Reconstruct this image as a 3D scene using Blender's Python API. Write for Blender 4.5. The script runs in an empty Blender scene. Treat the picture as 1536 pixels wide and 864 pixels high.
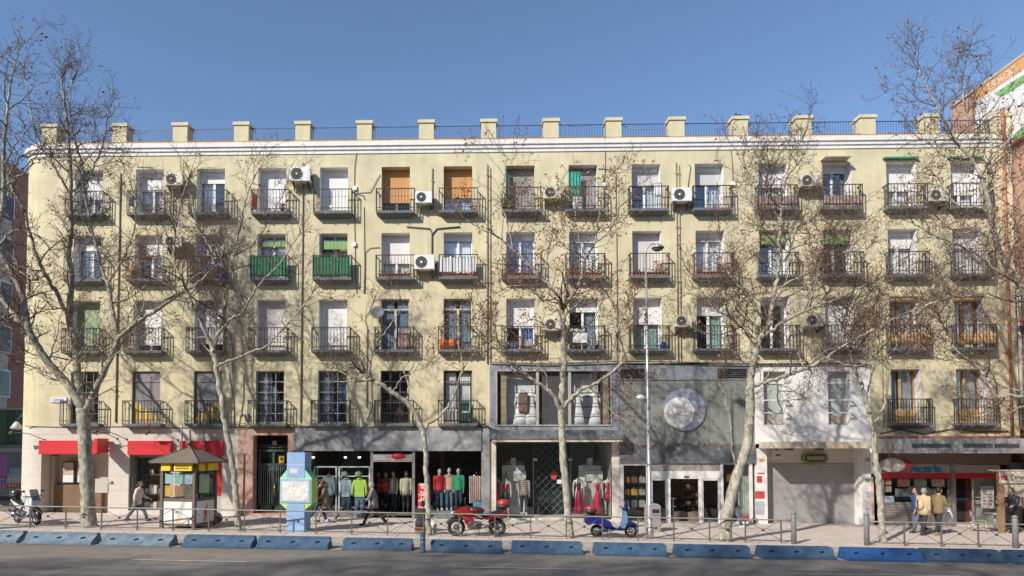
import bpy, bmesh, math, random
from mathutils import Vector, Matrix
R = random.Random(7)
PI = math.pi
SC = bpy.context.scene
COL = SC.collection
# ---------------------------------------------------------------- camera model (fitted to the photograph)
CX, CH, FPX, YAW, PIT, CPX, CPY = 0.0541, 3.0425, 955.668, -.0226, .0346, 695.4, 641.5
CAMP = Vector((CX, -28.0, CH))
_cy, _sy = math.cos(YAW), math.sin(YAW)
FWD = Vector((_sy*math.cos(PIT), _cy*math.cos(PIT), math.sin(PIT)))
RGT = Vector((_cy, -_sy, 0)); UPV = RGT.cross(FWD)
def ray(px, py): return FWD + RGT*((px-CPX)/FPX) - UPV*((py-CPY)/FPX)
def at(px, py, Y=0.0):
    """point of the photograph (in its own pixels) carried out to the vertical plane at depth Y"""
    d = ray(px, py); return CAMP + d*((Y-CAMP.y)/d.y)
def xa(px, Y=0.0, py=600): return at(px, py, Y).x
def za(py, Y=0.0, px=722): return at(px, py, Y).z
SLOPE = -0.012
def g(x): return SLOPE*max(-45, min(45, x))
def on_ground(px, py, lift=0.0):
    d = ray(px, py); t = (SLOPE*CAMP.x+lift-CAMP.z)/(d.z-SLOPE*d.x); return CAMP+d*t

# ---------------------------------------------------------------- mesh builder
class MB:
    def __init__(s): s.v = []; s.f = []; s.mi = []; s.sm = []; s.cur = 0
    def mat(s, i): s.cur = i; return s
    def add(s, vs, fs, smooth=False):
        b = len(s.v); s.v.extend(tuple(p) for p in vs)
        for f in fs:
            s.f.append(tuple(b+i for i in f)); s.mi.append(s.cur); s.sm.append(smooth)
        return s
    def box(s, x0, x1, y0, y1, z0, z1):
        if x0 > x1: x0, x1 = x1, x0
        if y0 > y1: y0, y1 = y1, y0
        if z0 > z1: z0, z1 = z1, z0
        return s.add([(x0,y0,z0),(x1,y0,z0),(x1,y1,z0),(x0,y1,z0),(x0,y0,z1),(x1,y0,z1),(x1,y1,z1),(x0,y1,z1)],
              [(0,3,2,1),(4,5,6,7),(0,1,5,4),(1,2,6,5),(2,3,7,6),(3,0,4,7)])
    def cbox(s, c, sz, M=None):
        x, y, z = sz[0]/2, sz[1]/2, sz[2]/2
        vs = [Vector(p) for p in [(-x,-y,-z),(x,-y,-z),(x,y,-z),(-x,y,-z),(-x,-y,z),(x,-y,z),(x,y,z),(-x,y,z)]]
        if M is not None: vs = [M @ p for p in vs]
        c = Vector(c)
        return s.add([p+c for p in vs], [(0,3,2,1),(4,5,6,7),(0,1,5,4),(1,2,6,5),(2,3,7,6),(3,0,4,7)])
    def quad(s, a, b, c, d): return s.add([a,b,c,d], [(0,1,2,3)])
    def prism(s, poly, a0, a1, axis='y', smooth=False):
        """polygon given in the two other axes, extruded along axis"""
        n = len(poly)
        def P(p, a):
            if axis == 'y': return (p[0], a, p[1])
            if axis == 'x': return (a, p[0], p[1])
            return (p[0], p[1], a)
        vs = [P(p, a0) for p in poly]+[P(p, a1) for p in poly]
        fs = [tuple(range(n)), tuple(range(2*n-1, n-1, -1))]
        s.add(vs, fs)
        s.add(vs, [(i, i+n, (i+1) % n+n, (i+1) % n) for i in range(n)], smooth)
        return s
    def tube(s, pts, rad, n=6, caps=True, smooth=True):
        pts = [Vector(p) for p in pts]
        if not hasattr(rad, '__len__'): rad = [rad]*len(pts)
        m = len(pts); vs = []; up = None
        for i, p in enumerate(pts):
            t = (pts[min(i+1, m-1)]-pts[max(i-1, 0)])
            if t.length < 1e-9: t = Vector((0,0,1))
            t.normalize()
            if up is None:
                up = Vector((0,0,1)) if abs(t.z) < .9 else Vector((1,0,0))
            a = t.cross(up)
            if a.length < 1e-6: a = t.orthogonal()
            a.normalize(); b = a.cross(t); up = b
            r = rad[i]
            for k in range(n):
                w = 2*PI*k/n; vs.append(p+a*(r*math.cos(w))+b*(r*math.sin(w)))
        fs = [(i*n+k, i*n+(k+1) % n, (i+1)*n+(k+1) % n, (i+1)*n+k) for i in range(m-1) for k in range(n)]
        if caps: fs += [tuple(range(n-1, -1, -1)), tuple((m-1)*n+k for k in range(n))]
        return s.add(vs, fs, smooth)
    def cyl(s, a, b, r, n=12, r2=None): return s.tube([a, b], [r, r if r2 is None else r2], n)
    def lathe(s, prof, c=(0,0,0), n=16, sx=1, sy=1, smooth=True, rot=0):
        vs = []
        for r, z in prof:
            for k in range(n):
                w = 2*PI*k/n+rot; vs.append((c[0]+r*math.cos(w)*sx, c[1]+r*math.sin(w)*sy, c[2]+z))
        m = len(prof)
        fs = [(i*n+k, i*n+(k+1) % n, (i+1)*n+(k+1) % n, (i+1)*n+k) for i in range(m-1) for k in range(n)]
        fs += [tuple(range(n-1, -1, -1)), tuple((m-1)*n+k for k in range(n))]
        return s.add(vs, fs, smooth)
    def ell(s, c, r, n=10, m=7, M=None):
        vs = []; c = Vector(c)
        for i in range(m+1):
            a = PI*i/m-PI/2
            for k in range(n):
                w = 2*PI*k/n
                p = Vector((r[0]*math.cos(a)*math.cos(w), r[1]*math.cos(a)*math.sin(w), r[2]*math.sin(a)))
                if M is not None: p = M @ p
                vs.append(p+c)
        fs = [(i*n+k, i*n+(k+1) % n, (i+1)*n+(k+1) % n, (i+1)*n+k) for i in range(m) for k in range(n)]
        return s.add(vs, fs, True)
    def torus(s, c, R0, r, axis='y', n=24, m=8, a0=0, a1=2*PI, sz=1.0):
        c = Vector(c); vs = []; full = abs(a1-a0-2*PI) < 1e-6; N = n if full else n+1
        for i in range(N):
            a = a0+(a1-a0)*i/n
            for k in range(m):
                b = 2*PI*k/m; q = R0+r*math.cos(b); h = r*math.sin(b)*sz
                if axis == 'y': p = (q*math.cos(a), h, q*math.sin(a))
                elif axis == 'x': p = (h, q*math.cos(a), q*math.sin(a))
                else: p = (q*math.cos(a), q*math.sin(a), h)
                vs.append(c+Vector(p))
        fs = [(i*m+k, i*m+(k+1) % m, ((i+1) % N)*m+(k+1) % m, ((i+1) % N)*m+k) for i in range(n) for k in range(m)]
        return s.add(vs, fs, True)
    def sheet(s, x0, x1, z0, z1, y, fold=.03, nf=6, seed=0, sag=0):
        """hanging cloth with vertical folds, facing -y, a little thick"""
        rr = random.Random(seed); n = nf*4; ph = rr.random()*6
        vs = []
        for j, z in enumerate((z0, (z0+z1)/2, z1)):
            for i in range(n+1):
                u = i/n
                vs.append((x0+(x1-x0)*u, y+fold*math.sin(u*nf*2*PI+ph)*(1.1-.35*j), z+(sag*math.sin(u*9+ph) if j == 0 else 0)))
        fs = [(j*(n+1)+i, j*(n+1)+i+1, (j+1)*(n+1)+i+1, (j+1)*(n+1)+i) for j in range(2) for i in range(n)]
        return s.add(vs, fs, True)
    def xf(s, M, start=0):
        for i in range(start, len(s.v)): s.v[i] = tuple(M @ Vector(s.v[i]))
        return s
    def loft(s, rings, n=14):
        vs = [(c[0]+rx*math.cos(2*PI*k/n), c[1]+ry*math.sin(2*PI*k/n), c[2]) for c, rx, ry in rings for k in range(n)]; m = len(rings)
        fs = [(i*n+k, i*n+(k+1) % n, (i+1)*n+(k+1) % n, (i+1)*n+k) for i in range(m-1) for k in range(n)]
        return s.add(vs, fs+[tuple(range(n-1, -1, -1)), tuple((m-1)*n+k for k in range(n))], True)
    def mesh(s, name, mats):
        me = bpy.data.meshes.new(name)
        me.from_pydata(s.v, [], s.f)
        me.polygons.foreach_set('material_index', s.mi)
        me.polygons.foreach_set('use_smooth', s.sm)
        for m in (mats if isinstance(mats, (list, tuple)) else [mats]): me.materials.append(m)
        me.update(); return me
    def build(s, name, mats, parent=None, loc=None, world=False, bevel=0):
        """one object; with world=True the points are world points and the parent only carries a place"""
        if world and parent is not None:
            o0 = wloc(parent)
            s.v = [(p[0]-o0.x, p[1]-o0.y, p[2]-o0.z) for p in s.v]
        o = bpy.data.objects.new(name, s.mesh(name, mats)); COL.objects.link(o)
        if parent is not None: o.parent = parent
        if loc is not None: o.location = loc
        if bevel:
            b = o.modifiers.new('edge', 'BEVEL'); b.width = bevel; b.segments = 2; b.limit_method = 'ANGLE'; b.angle_limit = .7
        return o
def wloc(o):
    v = Vector((0,0,0))
    while o is not None: v = v+o.location; o = o.parent
    return v
def tag(o, label=None, cat=None, group=None, kind=None):
    if label: o['label'] = label
    if cat: o['category'] = cat
    if group: o['group'] = group
    if kind: o['kind'] = kind
    return o
def thing(name, label, cat, loc=(0,0,0), rz=0, group=None):
    o = bpy.data.objects.new(name, None); o.empty_display_size = .2; COL.objects.link(o)
    o.location = loc; o.rotation_euler = (0, 0, rz)
    return tag(o, label, cat, group)
def kids(o): return [c for c in bpy.data.objects if c.parent is o]
def dup(o, parent=None):
    c = o.copy(); COL.objects.link(c)
    if parent is not None: c.parent = parent
    for ch in kids(o): dup(ch, c)
    return c
def inst(me, name, parent, loc, rz=0):
    o = bpy.data.objects.new(name, me); COL.objects.link(o); o.parent = parent; o.location = loc; o.rotation_euler = (0,0,rz); return o
def text_mb(txt, size, loc, M3=None, extrude=.004, align='CENTER', sx=1.0, bold=0):
    """lettering as a mesh; default lies in the xz plane and reads from -y"""
    cu = bpy.data.curves.new('lettering', 'FONT'); cu.body = txt; cu.size = size; cu.extrude = extrude
    cu.align_x = align; cu.align_y = 'CENTER'; cu.resolution_u = 3; cu.offset = bold
    o = bpy.data.objects.new('lettering', cu); COL.objects.link(o)
    dg = bpy.context.evaluated_depsgraph_get(); me = bpy.data.meshes.new_from_object(o.evaluated_get(dg))
    M = Matrix.Rotation(PI/2, 3, 'X') if M3 is None else M3
    mb = MB(); loc = Vector(loc)
    mb.add([M @ Vector((v.co.x*sx, v.co.y, v.co.z))+loc for v in me.vertices], [tuple(p.vertices) for p in me.polygons])
    bpy.data.objects.remove(o); bpy.data.curves.remove(cu); bpy.data.meshes.remove(me)
    return mb

# ---------------------------------------------------------------- materials
MC = {}
def mat(name, col, rough=.7, metal=0, nz=None, bump=None, streak=None, spec=.5, alt=None, coat=0):
    """nz=(scale, amount) colour mottling; bump=(scale, strength); streak=(amount) vertical weathering; alt=second colour for the mottling"""
    if name in MC: return MC[name]
    m = bpy.data.materials.new(name); m.use_nodes = True; N = m.node_tree.nodes; L = m.node_tree.links
    b = N['Principled BSDF']; b.inputs['Roughness'].default_value = rough; b.inputs['Metallic'].default_value = metal
    b.inputs['Specular IOR Level'].default_value = spec
    if coat: b.inputs['Coat Weight'].default_value = coat; b.inputs['Coat Roughness'].default_value = .08
    c4 = (*col, 1); b.inputs['Base Color'].default_value = c4
    tc = N.new('ShaderNodeTexCoord')
    out = None
    if nz:
        t = N.new('ShaderNodeTexNoise'); t.inputs['Scale'].default_value = nz[0]; t.inputs['Detail'].default_value = 6; t.inputs['Roughness'].default_value = .65
        L.new(tc.outputs['Object'], t.inputs['Vector'])
        r = N.new('ShaderNodeValToRGB'); r.color_ramp.elements[0].position = .3; r.color_ramp.elements[1].position = .7
        k = nz[1]; a2 = alt if alt else tuple(min(1, c*(1+k)) for c in col)
        r.color_ramp.elements[0].color = (*[c*(1-k) for c in col], 1) if not alt else c4
        r.color_ramp.elements[1].color = (*a2, 1)
        L.new(t.outputs['Fac'], r.inputs['Fac']); out = r.outputs['Color']
    if streak:
        mp = N.new('ShaderNodeMapping'); mp.inputs['Scale'].default_value = (2.6, 2.6, .30); L.new(tc.outputs['Object'], mp.inputs['Vector'])
        t = N.new('ShaderNodeTexNoise'); t.inputs['Scale'].default_value = 1.6; t.inputs['Detail'].default_value = 7; t.inputs['Roughness'].default_value = .7
        L.new(mp.outputs['Vector'], t.inputs['Vector'])
        r = N.new('ShaderNodeValToRGB'); r.color_ramp.elements[0].position = .34; r.color_ramp.elements[1].position = .62
        r.color_ramp.elements[0].color = (1-streak, 1-streak, 1-streak*.95, 1); r.color_ramp.elements[1].color = (1,1,1,1)
        L.new(t.outputs['Fac'], r.inputs['Fac'])
        mx = N.new('ShaderNodeMix'); mx.data_type = 'RGBA'; mx.blend_type = 'MULTIPLY'; mx.inputs['Factor'].default_value = 1
        if out is not None: L.new(out, mx.inputs['A'])
        else: mx.inputs['A'].default_value = c4
        L.new(r.outputs['Color'], mx.inputs['B']); out = mx.outputs['Result']
    if out is not None: L.new(out, b.inputs['Base Color'])
    if bump:
        t = N.new('ShaderNodeTexNoise'); t.inputs['Scale'].default_value = bump[0]; t.inputs['Detail'].default_value = 5
        L.new(tc.outputs['Object'], t.inputs['Vector'])
        bp = N.new('ShaderNodeBump'); bp.inputs['Strength'].default_value = bump[1]; bp.inputs['Distance'].default_value = .02
        L.new(t.outputs['Fac'], bp.inputs['Height']); L.new(bp.outputs['Normal'], b.inputs['Normal'])
    MC[name] = m; return m
def tiles(name, c1, c2, cm, bw, bh, mortar=.02, rough=.8, off=.5, plane='xz', nz=.15, bumpd=.006, spec=.3):
    """blocks / tiles / bricks laid in real metres"""
    if name in MC: return MC[name]
    m = bpy.data.materials.new(name); m.use_nodes = True; N = m.node_tree.nodes; L = m.node_tree.links
    b = N['Principled BSDF']; b.inputs['Roughness'].default_value = rough; b.inputs['Specular IOR Level'].default_value = spec
    tc = N.new('ShaderNodeTexCoord'); sp = N.new('ShaderNodeSeparateXYZ'); cb = N.new('ShaderNodeCombineXYZ')
    L.new(tc.outputs['Object'], sp.inputs[0])
    A, B = {'xz': ('X','Z'), 'xy': ('X','Y'), 'yz': ('Y','Z')}[plane]
    L.new(sp.outputs[A], cb.inputs['X']); L.new(sp.outputs[B], cb.inputs['Y'])
    t = N.new('ShaderNodeTexBrick'); L.new(cb.outputs[0], t.inputs['Vector'])
    t.offset = off; t.inputs['Scale'].default_value = 1; t.inputs['Brick Width'].default_value = bw; t.inputs['Row Height'].default_value = bh
    t.inputs['Mortar Size'].default_value = mortar; t.inputs['Mortar Smooth'].default_value = .2; t.inputs['Bias'].default_value = 0
    t.inputs['Color1'].default_value = (*c1,1); t.inputs['Color2'].default_value = (*c2,1); t.inputs['Mortar'].default_value = (*cm,1)
    n = N.new('ShaderNodeTexNoise'); n.inputs['Scale'].default_value = 1.7; n.inputs['Detail'].default_value = 8; n.inputs['Roughness'].default_value = .7
    L.new(tc.outputs['Object'], n.inputs['Vector'])
    r = N.new('ShaderNodeValToRGB'); r.color_ramp.elements[0].position = .3; r.color_ramp.elements[1].position = .7
    r.color_ramp.elements[0].color = (1-nz,1-nz,1-nz,1); r.color_ramp.elements[1].color = (1,1,1,1)
    L.new(n.outputs['Fac'], r.inputs['Fac'])
    mx = N.new('ShaderNodeMix'); mx.data_type = 'RGBA'; mx.blend_type = 'MULTIPLY'; mx.inputs['Factor'].default_value = 1
    L.new(t.outputs['Color'], mx.inputs['A']); L.new(r.outputs['Color'], mx.inputs['B']); L.new(mx.outputs['Result'], b.inputs['Base Color'])
    bp = N.new('ShaderNodeBump'); bp.inputs['Strength'].default_value = .6; bp.inputs['Distance'].default_value = bumpd; bp.invert = True
    L.new(t.outputs['Fac'], bp.inputs['Height']); L.new(bp.outputs['Normal'], b.inputs['Normal'])
    MC[name] = m; return m
def slats(name, col, pitch, axis='Z', rough=.6, depth=.012, metal=0, dark=.75):
    """rolled slats: grooves every pitch metres"""
    if name in MC: return MC[name]
    m = mat(name, col, rough, metal, nz=(2.5, .07)); N = m.node_tree.nodes; L = m.node_tree.links; b = N['Principled BSDF']
    tc = N.new('ShaderNodeTexCoord'); sp = N.new('ShaderNodeSeparateXYZ'); L.new(tc.outputs['Object'], sp.inputs[0])
    md = N.new('ShaderNodeMath'); md.operation = 'MODULO'; md.inputs[1].default_value = pitch
    ad = N.new('ShaderNodeMath'); ad.operation = 'ADD'; ad.inputs[1].default_value = 100; L.new(sp.outputs[axis], ad.inputs[0]); L.new(ad.outputs[0], md.inputs[0])
    dv = N.new('ShaderNodeMath'); dv.operation = 'DIVIDE'; dv.inputs[1].default_value = pitch; L.new(md.outputs[0], dv.inputs[0])
    r = N.new('ShaderNodeValToRGB'); e = r.color_ramp.elements; e[0].position = 0; e[0].color = (0,0,0,1); e[1].position = .18; e[1].color = (1,1,1,1)
    e2 = e.new(.85); e2.color = (.8,.8,.8,1); e3 = e.new(1.0); e3.color = (0,0,0,1)
    L.new(dv.outputs[0], r.inputs['Fac'])
    bp = N.new('ShaderNodeBump'); bp.inputs['Strength'].default_value = .9; bp.inputs['Distance'].default_value = depth
    L.new(r.outputs['Color'], bp.inputs['Height']); L.new(bp.outputs['Normal'], b.inputs['Normal'])
    src = b.inputs['Base Color'].links[0].from_socket
    mr = N.new('ShaderNodeMapRange'); mr.inputs['To Min'].default_value = dark; L.new(r.outputs['Color'], mr.inputs['Value'])
    mx = N.new('ShaderNodeMix'); mx.data_type = 'RGBA'; mx.blend_type = 'MULTIPLY'; mx.inputs['Factor'].default_value = 1
    cc = N.new('ShaderNodeCombineColor')
    for k in range(3): L.new(mr.outputs[0], cc.inputs[k])
    L.new(src, mx.inputs['A']); L.new(cc.outputs[0], mx.inputs['B']); L.new(mx.outputs['Result'], b.inputs['Base Color'])
    return m
def glass(name, tint=(.85,.9,.9), refl=.12, rough=.02):
    if name in MC: return MC[name]
    m = bpy.data.materials.new(name); m.use_nodes = True; N = m.node_tree.nodes; L = m.node_tree.links; N.clear()
    o = N.new('ShaderNodeOutputMaterial'); mx = N.new('ShaderNodeMixShader'); t = N.new('ShaderNodeBsdfTransparent'); gl = N.new('ShaderNodeBsdfGlossy')
    t.inputs['Color'].default_value = (*tint,1); gl.inputs['Roughness'].default_value = rough; gl.inputs['Color'].default_value = (.95,.97,1,1)
    lw = N.new('ShaderNodeLayerWeight'); pw = N.new('ShaderNodeMath'); pw.operation = 'POWER'; pw.inputs[1].default_value = 5
    L.new(lw.outputs['Facing'], pw.inputs[0])
    mr = N.new('ShaderNodeMapRange'); mr.inputs['To Min'].default_value = refl*.55; mr.inputs['To Max'].default_value = 1
    L.new(pw.outputs[0], mr.inputs['Value'])
    nb = N.new('ShaderNodeTexNoise'); nb.inputs['Scale'].default_value = 1.1; bp = N.new('ShaderNodeBump'); bp.inputs['Strength'].default_value = .05; bp.inputs['Distance'].default_value = .05
    L.new(nb.outputs['Fac'], bp.inputs['Height']); L.new(bp.outputs['Normal'], gl.inputs['Normal'])
    L.new(mr.outputs[0], mx.inputs['Fac']); L.new(t.outputs[0], mx.inputs[1]); L.new(gl.outputs[0], mx.inputs[2]); L.new(mx.outputs[0], o.inputs['Surface'])
    MC[name] = m; return m
def emit(name, col, s):
    if name in MC: return MC[name]
    m = bpy.data.materials.new(name); m.use_nodes = True; b = m.node_tree.nodes['Principled BSDF']
    b.inputs['Base Color'].default_value = (*col,1); b.inputs['Emission Color'].default_value = (*col,1); b.inputs['Emission Strength'].default_value = s
    MC[name] = m; return m

CREAM = mat('cream plaster', (.65,.575,.375), .9, nz=(.7,.17), bump=(26,.3), streak=.12, spec=.2)
STONE = tiles('pale stone cladding', (.66,.60,.52), (.63,.57,.49), (.46,.41,.35), 1.5, .62, .006, .75, .5, 'xz', .14)
WHITEP = mat('white wall paint', (.80,.77,.74), .85, nz=(.8,.05), bump=(18,.15), streak=.10, spec=.2)
WHITE = mat('white lacquer', (.80,.79,.77), .45, nz=(3,.04))
WHITEB = slats('white roller blind', (.80,.78,.75), .055, 'Z', .6, .008)
GREYB = slats('grey roller blind', (.34,.32,.30), .055, 'Z', .6, .008)
PINKB = slats('pinkish roller blind', (.68,.62,.58), .055, 'Z', .6, .008)
LGREYB = slats('light grey roller blind', (.60,.58,.57), .055, 'Z', .6, .008)
ORANGEB = slats('orange wooden blind', (.62,.31,.11), .04, 'Z', .6, .008)
GREENB = slats('faded green blind', (.30,.38,.22), .05, 'Z', .7, .008)
GREENAWN = mat('green awning cloth', (.22,.36,.15), .85, nz=(8,.12))
IRON = mat('black painted iron', (.035,.035,.036), .5, nz=(14,.3), spec=.4)
RAILB = mat('sky tinted terrace rail', (.035,.07,.16), .5)  # blue of the sky seen between thin bars is put into the colour
IRONB = mat('dark grey iron', (.07,.075,.08), .5, nz=(14,.3), spec=.4)
SLABM = mat('grey balcony concrete', (.185,.19,.195), .85, nz=(3,.2), streak=.25)
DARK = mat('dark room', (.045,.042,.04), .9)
MIDDARK = mat('shop back wall', (.12,.11,.10), .9, nz=(1,.2))
PANE = glass('window glass', (.97,.98,.98), .16)
PANEB = glass('blue tinted glass', (.90,.94,.97), .22)
SHOPG = glass('shop window glass', (.95,.97,.96), .07)
SHOPR = glass('pale reflecting shop glass', (.98,.99,.99), .14)
FROST = mat('frosted glass', (.42,.46,.44), .25, nz=(2,.06))
CURT = mat('white net curtain', (.75,.74,.72), .9)
CURTG = mat('grey curtain', (.36,.38,.40), .9, nz=(4,.12))
CURTT = mat('teal curtain', (.30,.48,.46), .9, nz=(4,.12))
BROWNW = mat('red brown wood', (.20,.085,.045), .55, nz=(9,.25))
YELLOWW = mat('honey coloured wood', (.56,.37,.16), .55, nz=(9,.15))
CREAMF = mat('cream window paint', (.60,.54,.40), .6, nz=(5,.08))
GREYMARB = mat('grey marble slab', (.28,.28,.28), .35, nz=(2.2,.45), bump=(9,.05))
BLUEMARB = mat('blue grey marble', (.25,.27,.30), .4, nz=(1.6,.3))
DKMARB = mat('dark marble slab', (.16,.165,.175), .3, nz=(2.5,.45))
PINKG = mat('pink granite', (.47,.29,.22), .6, nz=(7,.16), bump=(30,.1))
CREAMM = mat('cream marble', (.68,.61,.52), .5, nz=(1.4,.12))
ALU = mat('brushed aluminium', (.55,.55,.55), .35, .8, nz=(6,.08))
GREYMET = mat('grey painted metal', (.21,.21,.21), .5, nz=(5,.12), streak=.1)
RED = mat('red sign panel', (.62,.035,.045), .4, nz=(1.5,.08))
REDM = mat('red enamel', (.55,.02,.03), .35)
BROWNPIPE = mat('brown painted pipe', (.29,.25,.16), .6, nz=(3,.2))
BLACK = mat('black rubber', (.02,.02,.02), .7)
BLACKP = mat('black plastic', (.03,.03,.032), .45)
CHROME = mat('bright metal', (.62,.62,.62), .2, 1)
# ---------------------------------------------------------------- world, sun, camera
SA, SCZ = .95, .95                       # sunlight travels (SA, 1, -SCZ)
SUND = Vector((SA, 1, -SCZ)).normalized()
elev = math.asin(-SUND.z); tow = -SUND
w = bpy.data.worlds.new('World'); SC.world = w; w.use_nodes = True
N = w.node_tree.nodes; L = w.node_tree.links
bg = N['Background']; sky = N.new('ShaderNodeTexSky'); sky.sky_type = 'NISHITA'; sky.sun_disc = False
sky.sun_elevation = elev; sky.sun_rotation = math.atan2(tow.x, tow.y)
sky.altitude = 650; sky.air_density = .95; sky.dust_density = .35; sky.ozone_density = 2.9
L.new(sky.outputs[0], bg.inputs['Color']); bg.inputs['Strength'].default_value = .112
sl = bpy.data.lights.new('sun', 'SUN'); sl.energy = 3.4; sl.angle = math.radians(.8); sl.color = (1, .94, .85)
so = bpy.data.objects.new('sun', sl); COL.objects.link(so); so.rotation_euler = SUND.to_track_quat('-Z', 'Y').to_euler(); so.location = (-30, -60, 50)
cam = bpy.data.cameras.new('camera'); co = bpy.data.objects.new('camera', cam); COL.objects.link(co); SC.camera = co
cam.sensor_width = 36; cam.lens = FPX/1536*36; cam.shift_x = (768-CPX)/1536; cam.shift_y = (CPY-432)/1536
cam.clip_end = 6000; cam.clip_start = .1
co.matrix_world = Matrix(((RGT.x, UPV.x, -FWD.x, CAMP.x), (RGT.y, UPV.y, -FWD.y, CAMP.y), (RGT.z, UPV.z, -FWD.z, CAMP.z), (0,0,0,1)))
SC.view_settings.view_transform = 'Standard'; SC.view_settings.look = 'None'; SC.view_settings.gamma = 1; SC.view_settings.use_curve_mapping = False
SC.view_settings.exposure = .70
SC.cycles.max_bounces = 7; SC.cycles.transparent_max_bounces = 12; SC.cycles.use_denoising = True

# ---------------------------------------------------------------- ground
ASPH = mat('asphalt', (.25,.228,.20), .85, nz=(2.4,.16), bump=(90,.5), spec=.3)
nt = ASPH.node_tree; N2 = nt.nodes; L2 = nt.links; tc = N2.new('ShaderNodeTexCoord'); mp = N2.new('ShaderNodeMapping'); mp.inputs['Scale'].default_value = (.05, .9, 1); L2.new(tc.outputs['Object'], mp.inputs['Vector'])
tn = N2.new('ShaderNodeTexNoise'); tn.inputs['Scale'].default_value = 1.3; tn.inputs['Detail'].default_value = 8; tn.inputs['Roughness'].default_value = .65; L2.new(mp.outputs[0], tn.inputs['Vector'])
cr = N2.new('ShaderNodeValToRGB'); cr.color_ramp.elements[0].position = .33; cr.color_ramp.elements[0].color = (.66,.66,.66,1); cr.color_ramp.elements[1].position = .66; cr.color_ramp.elements[1].color = (1.0,.98,.95,1); L2.new(tn.outputs['Fac'], cr.inputs['Fac'])
mx = N2.new('ShaderNodeMix'); mx.data_type = 'RGBA'; mx.blend_type = 'MULTIPLY'; mx.inputs['Factor'].default_value = 1; L2.new(N2['Principled BSDF'].inputs['Base Color'].links[0].from_socket, mx.inputs['A']); L2.new(cr.outputs['Color'], mx.inputs['B']); L2.new(mx.outputs['Result'], N2['Principled BSDF'].inputs['Base Color'])
PAVE = tiles('pinkish pavement tiles', (.65,.555,.48), (.60,.51,.44), (.42,.36,.31), .42, .42, .012, .85, 0, 'xy', .2, .003)
KERB = tiles('granite kerb stone', (.40,.38,.35), (.36,.345,.32), (.2,.19,.18), 1.1, 5, .012, .8, 0, 'xy', .25, .003)
PAINT = mat('worn white road paint', (.55,.54,.52), .8, nz=(3,.35))
XS = [-900, -45, -30, -20, -10, 0, 10, 20, 30, 45, 900]
def strip(mb, y0f, y1f, lift, xs=XS):
    vs = []
    for x in xs: vs += [(x, y0f(x), g(x)+lift), (x, y1f(x), g(x)+lift)]
    mb.add(vs, [(2*i, 2*i+2, 2*i+3, 2*i+1) for i in range(len(xs)-1)])
def lim(x): return max(-45, min(45, x))
KY = lambda x: -6.25-.028*lim(x)                    # kerb line
FY = lambda x: -5.70-.040*lim(x)                    # fence line
BY = lambda x: -8.30-.028*lim(x)                    # front of the blue separators
ROADZ = -.13
m = MB(); strip(m, lambda x: -900, lambda x: 900, ROADZ-.01); tag(m.build('ground', ASPH), kind='structure')
m = MB(); strip(m, lambda x: KY(x)-.14, lambda x: .35, 0, [-21.5,-15,-10,-5,0,5,10,15,20,25,30,45,900]); tag(m.build('pavement', PAVE), kind='structure')
m = MB()
xs = [-21.5,-15,-10,-5,0,5,10,15,20,25,30,45,900]
strip(m, lambda x: KY(x)-.44, lambda x: KY(x)-.143, .004, xs)
vs = []
for x in xs: vs += [(x, KY(x)-.44, ROADZ+g(x)-.3), (x, KY(x)-.44, g(x)+.004)]
m.add(vs, [(2*i, 2*i+2, 2*i+3, 2*i+1) for i in range(len(xs)-1)])
m.add([(-21.5, 5, -.5),(-21.5, KY(-21.5)-.44, -.5),(-21.5, KY(-21.5)-.44, g(-21.5)+.004),(-21.5, 5, g(-21.5)+.004)], [(0,1,2,3)])
tag(m.build('kerb', KERB), kind='structure')
GUT = mat('dusty concrete lane', (.30,.265,.225), .9, nz=(.9,.2), bump=(50,.3))
m = MB(); strip(m, lambda x: BY(x)-.02, lambda x: KY(x)-.444, ROADZ); tag(m.build('cycle_lane', GUT), kind='structure')
for k, (a, b, yy) in enumerate(((200, 371, 841), (678, 872, 852), (1190, 1440, 862))):
    A = on_ground(a, yy-1.5, ROADZ); B = on_ground(b, yy+2.0, ROADZ); m = MB(); d = .035
    m.add([(A.x, A.y-d, A.z+.004), (B.x, B.y-d, B.z+.004), (B.x, B.y+d, B.z+.004), (A.x, A.y+d, A.z+.004)], [(0,1,2,3)])
    tag(m.build('road_marking', PAINT), kind='structure')
# ---------------------------------------------------------------- houses on the camera's side of the street, showing in the panes
BRICKO = tiles('red brick', (.38,.18,.12), (.34,.16,.11), (.30,.25,.2), .25, .075, .012, .85, .5, 'xz', .2, .004)
def opposite(x0, x1, h, label, M):
    t = thing('opposite_house', label, 'house', ((x0+x1)/2, -43, 0), group='houses on the near side of the street')
    m = MB(); yb = -43
    m.box(x0, x1, yb-12, yb, -.6, h); m.build('wall', M, t, world=True)
    fr = MB().box(-.75, .75, -.02, .06, 0, 2.1).mesh('window', WHITE); gl = MB().box(-.66, .66, .061, .075, .08, 2.02).mesh('pane', mat('dark window pane', (.03,.035,.04), .1))
    n = int((x1-x0)/3.4); c0 = wloc(t)
    for i in range(min(n, 14)):
        for l in range(6):
            f = inst(fr, 'window', t, (x0+2+i*(x1-x0-4)/max(1, min(n, 14)-1)-c0.x, yb-c0.y, 4.6+3*l-c0.z)); inst(gl, 'pane', f, (0, 0, 0))
    return t
opposite(-34.6, 9.5, 20.4, 'red brick house across the street behind the viewer', BRICKO)
opposite(9.8, 52, 20.0, 'rendered house across the street beside the brick one', mat('grey render', (.46,.43,.38), .9, nz=(1,.1)))
opposite(-80, -35, 19.5, 'lower rendered house across the street at the corner', mat('sand render', (.50,.42,.32), .9, nz=(1,.1)))
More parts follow.
